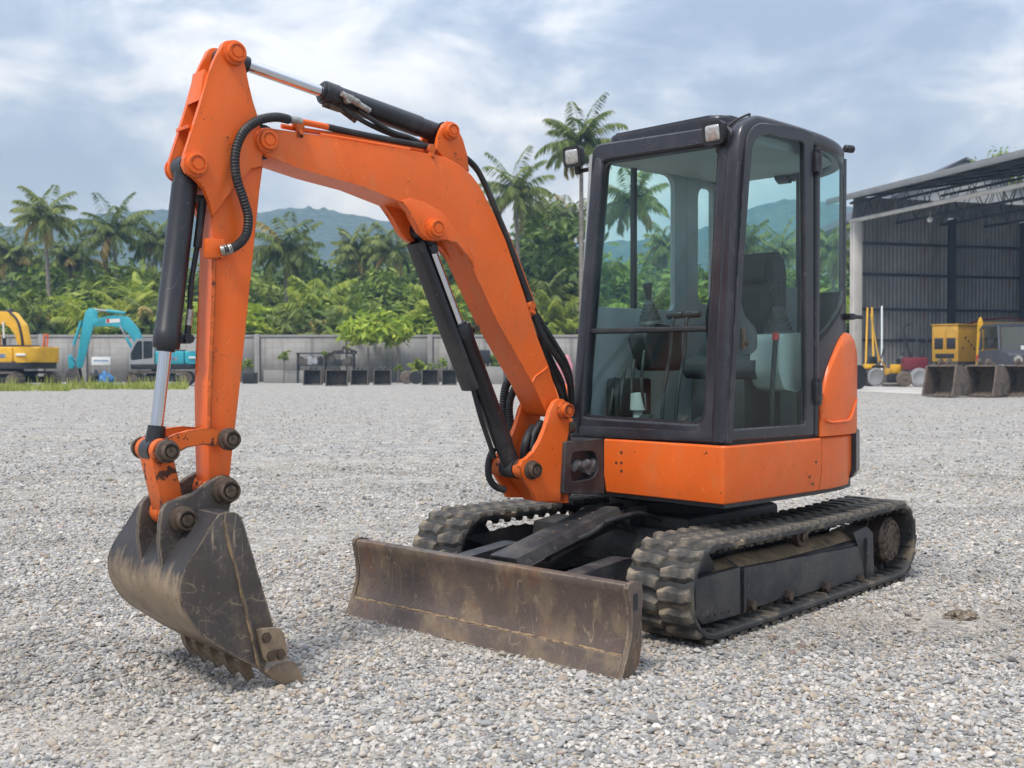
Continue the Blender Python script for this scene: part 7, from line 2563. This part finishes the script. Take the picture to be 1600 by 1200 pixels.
b = MB(); b.tube(spline([(p.x - 0.3, p.y, 0.9), (p.x - 0.75, p.y - 0.1, 1.5), (p.x - 0.9, p.y - 0.1, 1.9)], 4), 0.045, 8); put('handle', b, M['yolk'], e)
b = MB(); b.cyl((p.x + 0.25, p.y, 1.3), (p.x + 0.25, p.y, 1.55), 0.12, n=14); put('air_filter', b, M['black'], e)
p = sp(1427, 60.8)
G = T(p.x, p.y, 0.035)
e = empty('power_tiller', G, 'maroon walk behind tiller with two wheels and a tall dark handle', 'tiller')
for dx, r in ((-0.55, 0.42), (0.25, 0.52)):
    b = MB(); b.lathe((dx, -0.30, r), (0, 1, 0), [(0, 0.001), (0, r * 0.6), (-0.02, r * 0.65), (0, r * 0.95), (0.06, r), (0.22, r), (0.26, r * 0.94), (0.26, 0.001)], 28); put('wheel', b, M['muddy'] if dx < 0 else M['grey'], e, G)
b = MB(); b.box((0.1, 0.1, 1.25), (1.3, 0.7, 0.7), 0.1); put('engine', b, M['maroon'], e, G)
b = MB(); b.tube(spline([(0.0, 0, 1.4), (-0.35, 0.05, 2.2), (-0.5, 0.05, 3.0), (-0.45, 0.05, 3.35), (-0.1, 0.05, 3.45)], 6), 0.06, 8); put('handle', b, M['black'], e, G)
b = MB(); b.tube(spline([(0.5, 0.3, 1.4), (0.8, 0.3, 2.4), (1.0, 0.3, 3.2)], 6), 0.05, 8); put('lever', b, M['black'], e, G)
b = MB(); b.cyl((0.6, -0.2, 1.1), (0.6, 0.3, 1.1), 0.22, n=16); put('pulley', b, M['black'], e, G)
p = sp(1441, 64.5)
G = T(p.x, p.y, 0.035)
e = empty('hand_trolley', G, 'dark upright hand trolley between the tiller and the generator set', 'trolley')
for dx in (-0.28, 0.28):
    b = MB(); b.tube([(dx, 0, 0.2), (dx, 0.15, 3.4)], 0.05, 8); put('upright', b, M['girder'], e, G)
for z in (0.9, 1.8, 2.7, 3.35):
    b = MB(); b.tube([(-0.28, 0.04 * z, z), (0.28, 0.04 * z, z)], 0.04, 8); put('crossbar', b, M['girder'], e, G)
for dx in (-0.36, 0.36):
    b = MB(); b.cyl((dx - 0.05, 0, 0.22), (dx + 0.05, 0, 0.22), 0.22, n=18); put('wheel', b, M['black'], e, G)
p = sp(1410, 64)
G = T(p.x, p.y, 0.035)
b = MB(); b.lathe((0, 0, 0), (0, 0, 1), [(0, 0.001), (0, 0.24), (0.05, 0.26), (1.5, 0.26), (1.68, 0.16), (1.72, 0.08), (1.9, 0.08), (1.9, 0.001)], 20)
tag(put('gas_cylinder', b, M['girder'], None, G), 'dark gas cylinder standing behind the small yellow compactor', 'gas cylinder')
p = sp(1455, 61)
b = MB(); b.lathe((0, -0.12, 0.5), (0, 1, 0), [(0, 0.001), (0, 0.30), (-0.03, 0.34), (0, 0.48), (0.24, 0.50), (0.26, 0.001)], 28)
tag(put('machine_wheel', b, M['yolk'], None, T(p.x, p.y, 0.035)), 'ochre spare wheel leaning below the left side of the generator set', 'wheel')
p = sp(1340, 55)
b = MB(); b.lathe((0, -0.12, 0.6), (0, 1, 0), [(0, 0.27), (0, 0.56), (0.05, 0.6), (0.30, 0.6), (0.34, 0.54), (0.34, 0.27)], 30)
tag(put('truck_tyre', b, M['black'], None, T(p.x, p.y, 0.035) @ rotz(0.5)), 'large black tyre standing beside the cab\'s orange cover at the shed', 'tyre')
p = gp(1572, 618.5)
b = MB(); b.lathe((0, 0, 0.9), (0, -1, 0), [(0, 0.001), (0, 0.30), (0.04, 0.33), (0.12, 0.33), (0.14, 0.001)], 18); b.box((0, -0.06, 0.4), (0.1, 0.08, 0.8))
tag(put('grinding_wheel', b, M['grey'], None, T(p.x + 0.3, p.y + 1.2, 0.035)), 'round grey metal disc on a stand behind the large buckets', 'disc')

# second roof behind and a tree above it
d = 118.0
cx_ = (1503 - CX) / F_PX * d
pk = CAMZ + (HORIZON - 252) / F_PX * d
e = empty('far_warehouse', T(cx_, d, 0), 'grey gabled warehouse roof rising behind the open shed', 'warehouse')
b = MB(); b.prism([(-12, 0), (12, 0), (12, pk - 5.4), (0, pk - 0.1), (-12, pk - 6.6)], 0, 26, 1); put('wall', b, M['grey'], e, T(cx_, d, 0))
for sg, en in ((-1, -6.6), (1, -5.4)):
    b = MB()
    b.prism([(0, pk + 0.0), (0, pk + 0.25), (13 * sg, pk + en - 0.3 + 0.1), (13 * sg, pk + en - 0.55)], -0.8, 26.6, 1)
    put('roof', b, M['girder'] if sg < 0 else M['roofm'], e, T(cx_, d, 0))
for px, py, s in ((1560, 240, 1.0),):
    d = 112.0
    x = (px - CX) / F_PX * d
    tm, tp = trunk_mesh(801, 19, 0.3, 0.15, 0.5, WOOD)
    e = empty('tall_tree', T(x, d, 0), 'pale green tree top showing above the shed roof', 'tree')
    inst('trunk', tm, e, T(x, d, 0))
    inst('crown', leafy_crown(805, 2.6, 1.8, 34, 22, 0.36, 'mid'), e, T(x + tp.x, d, 20.4))
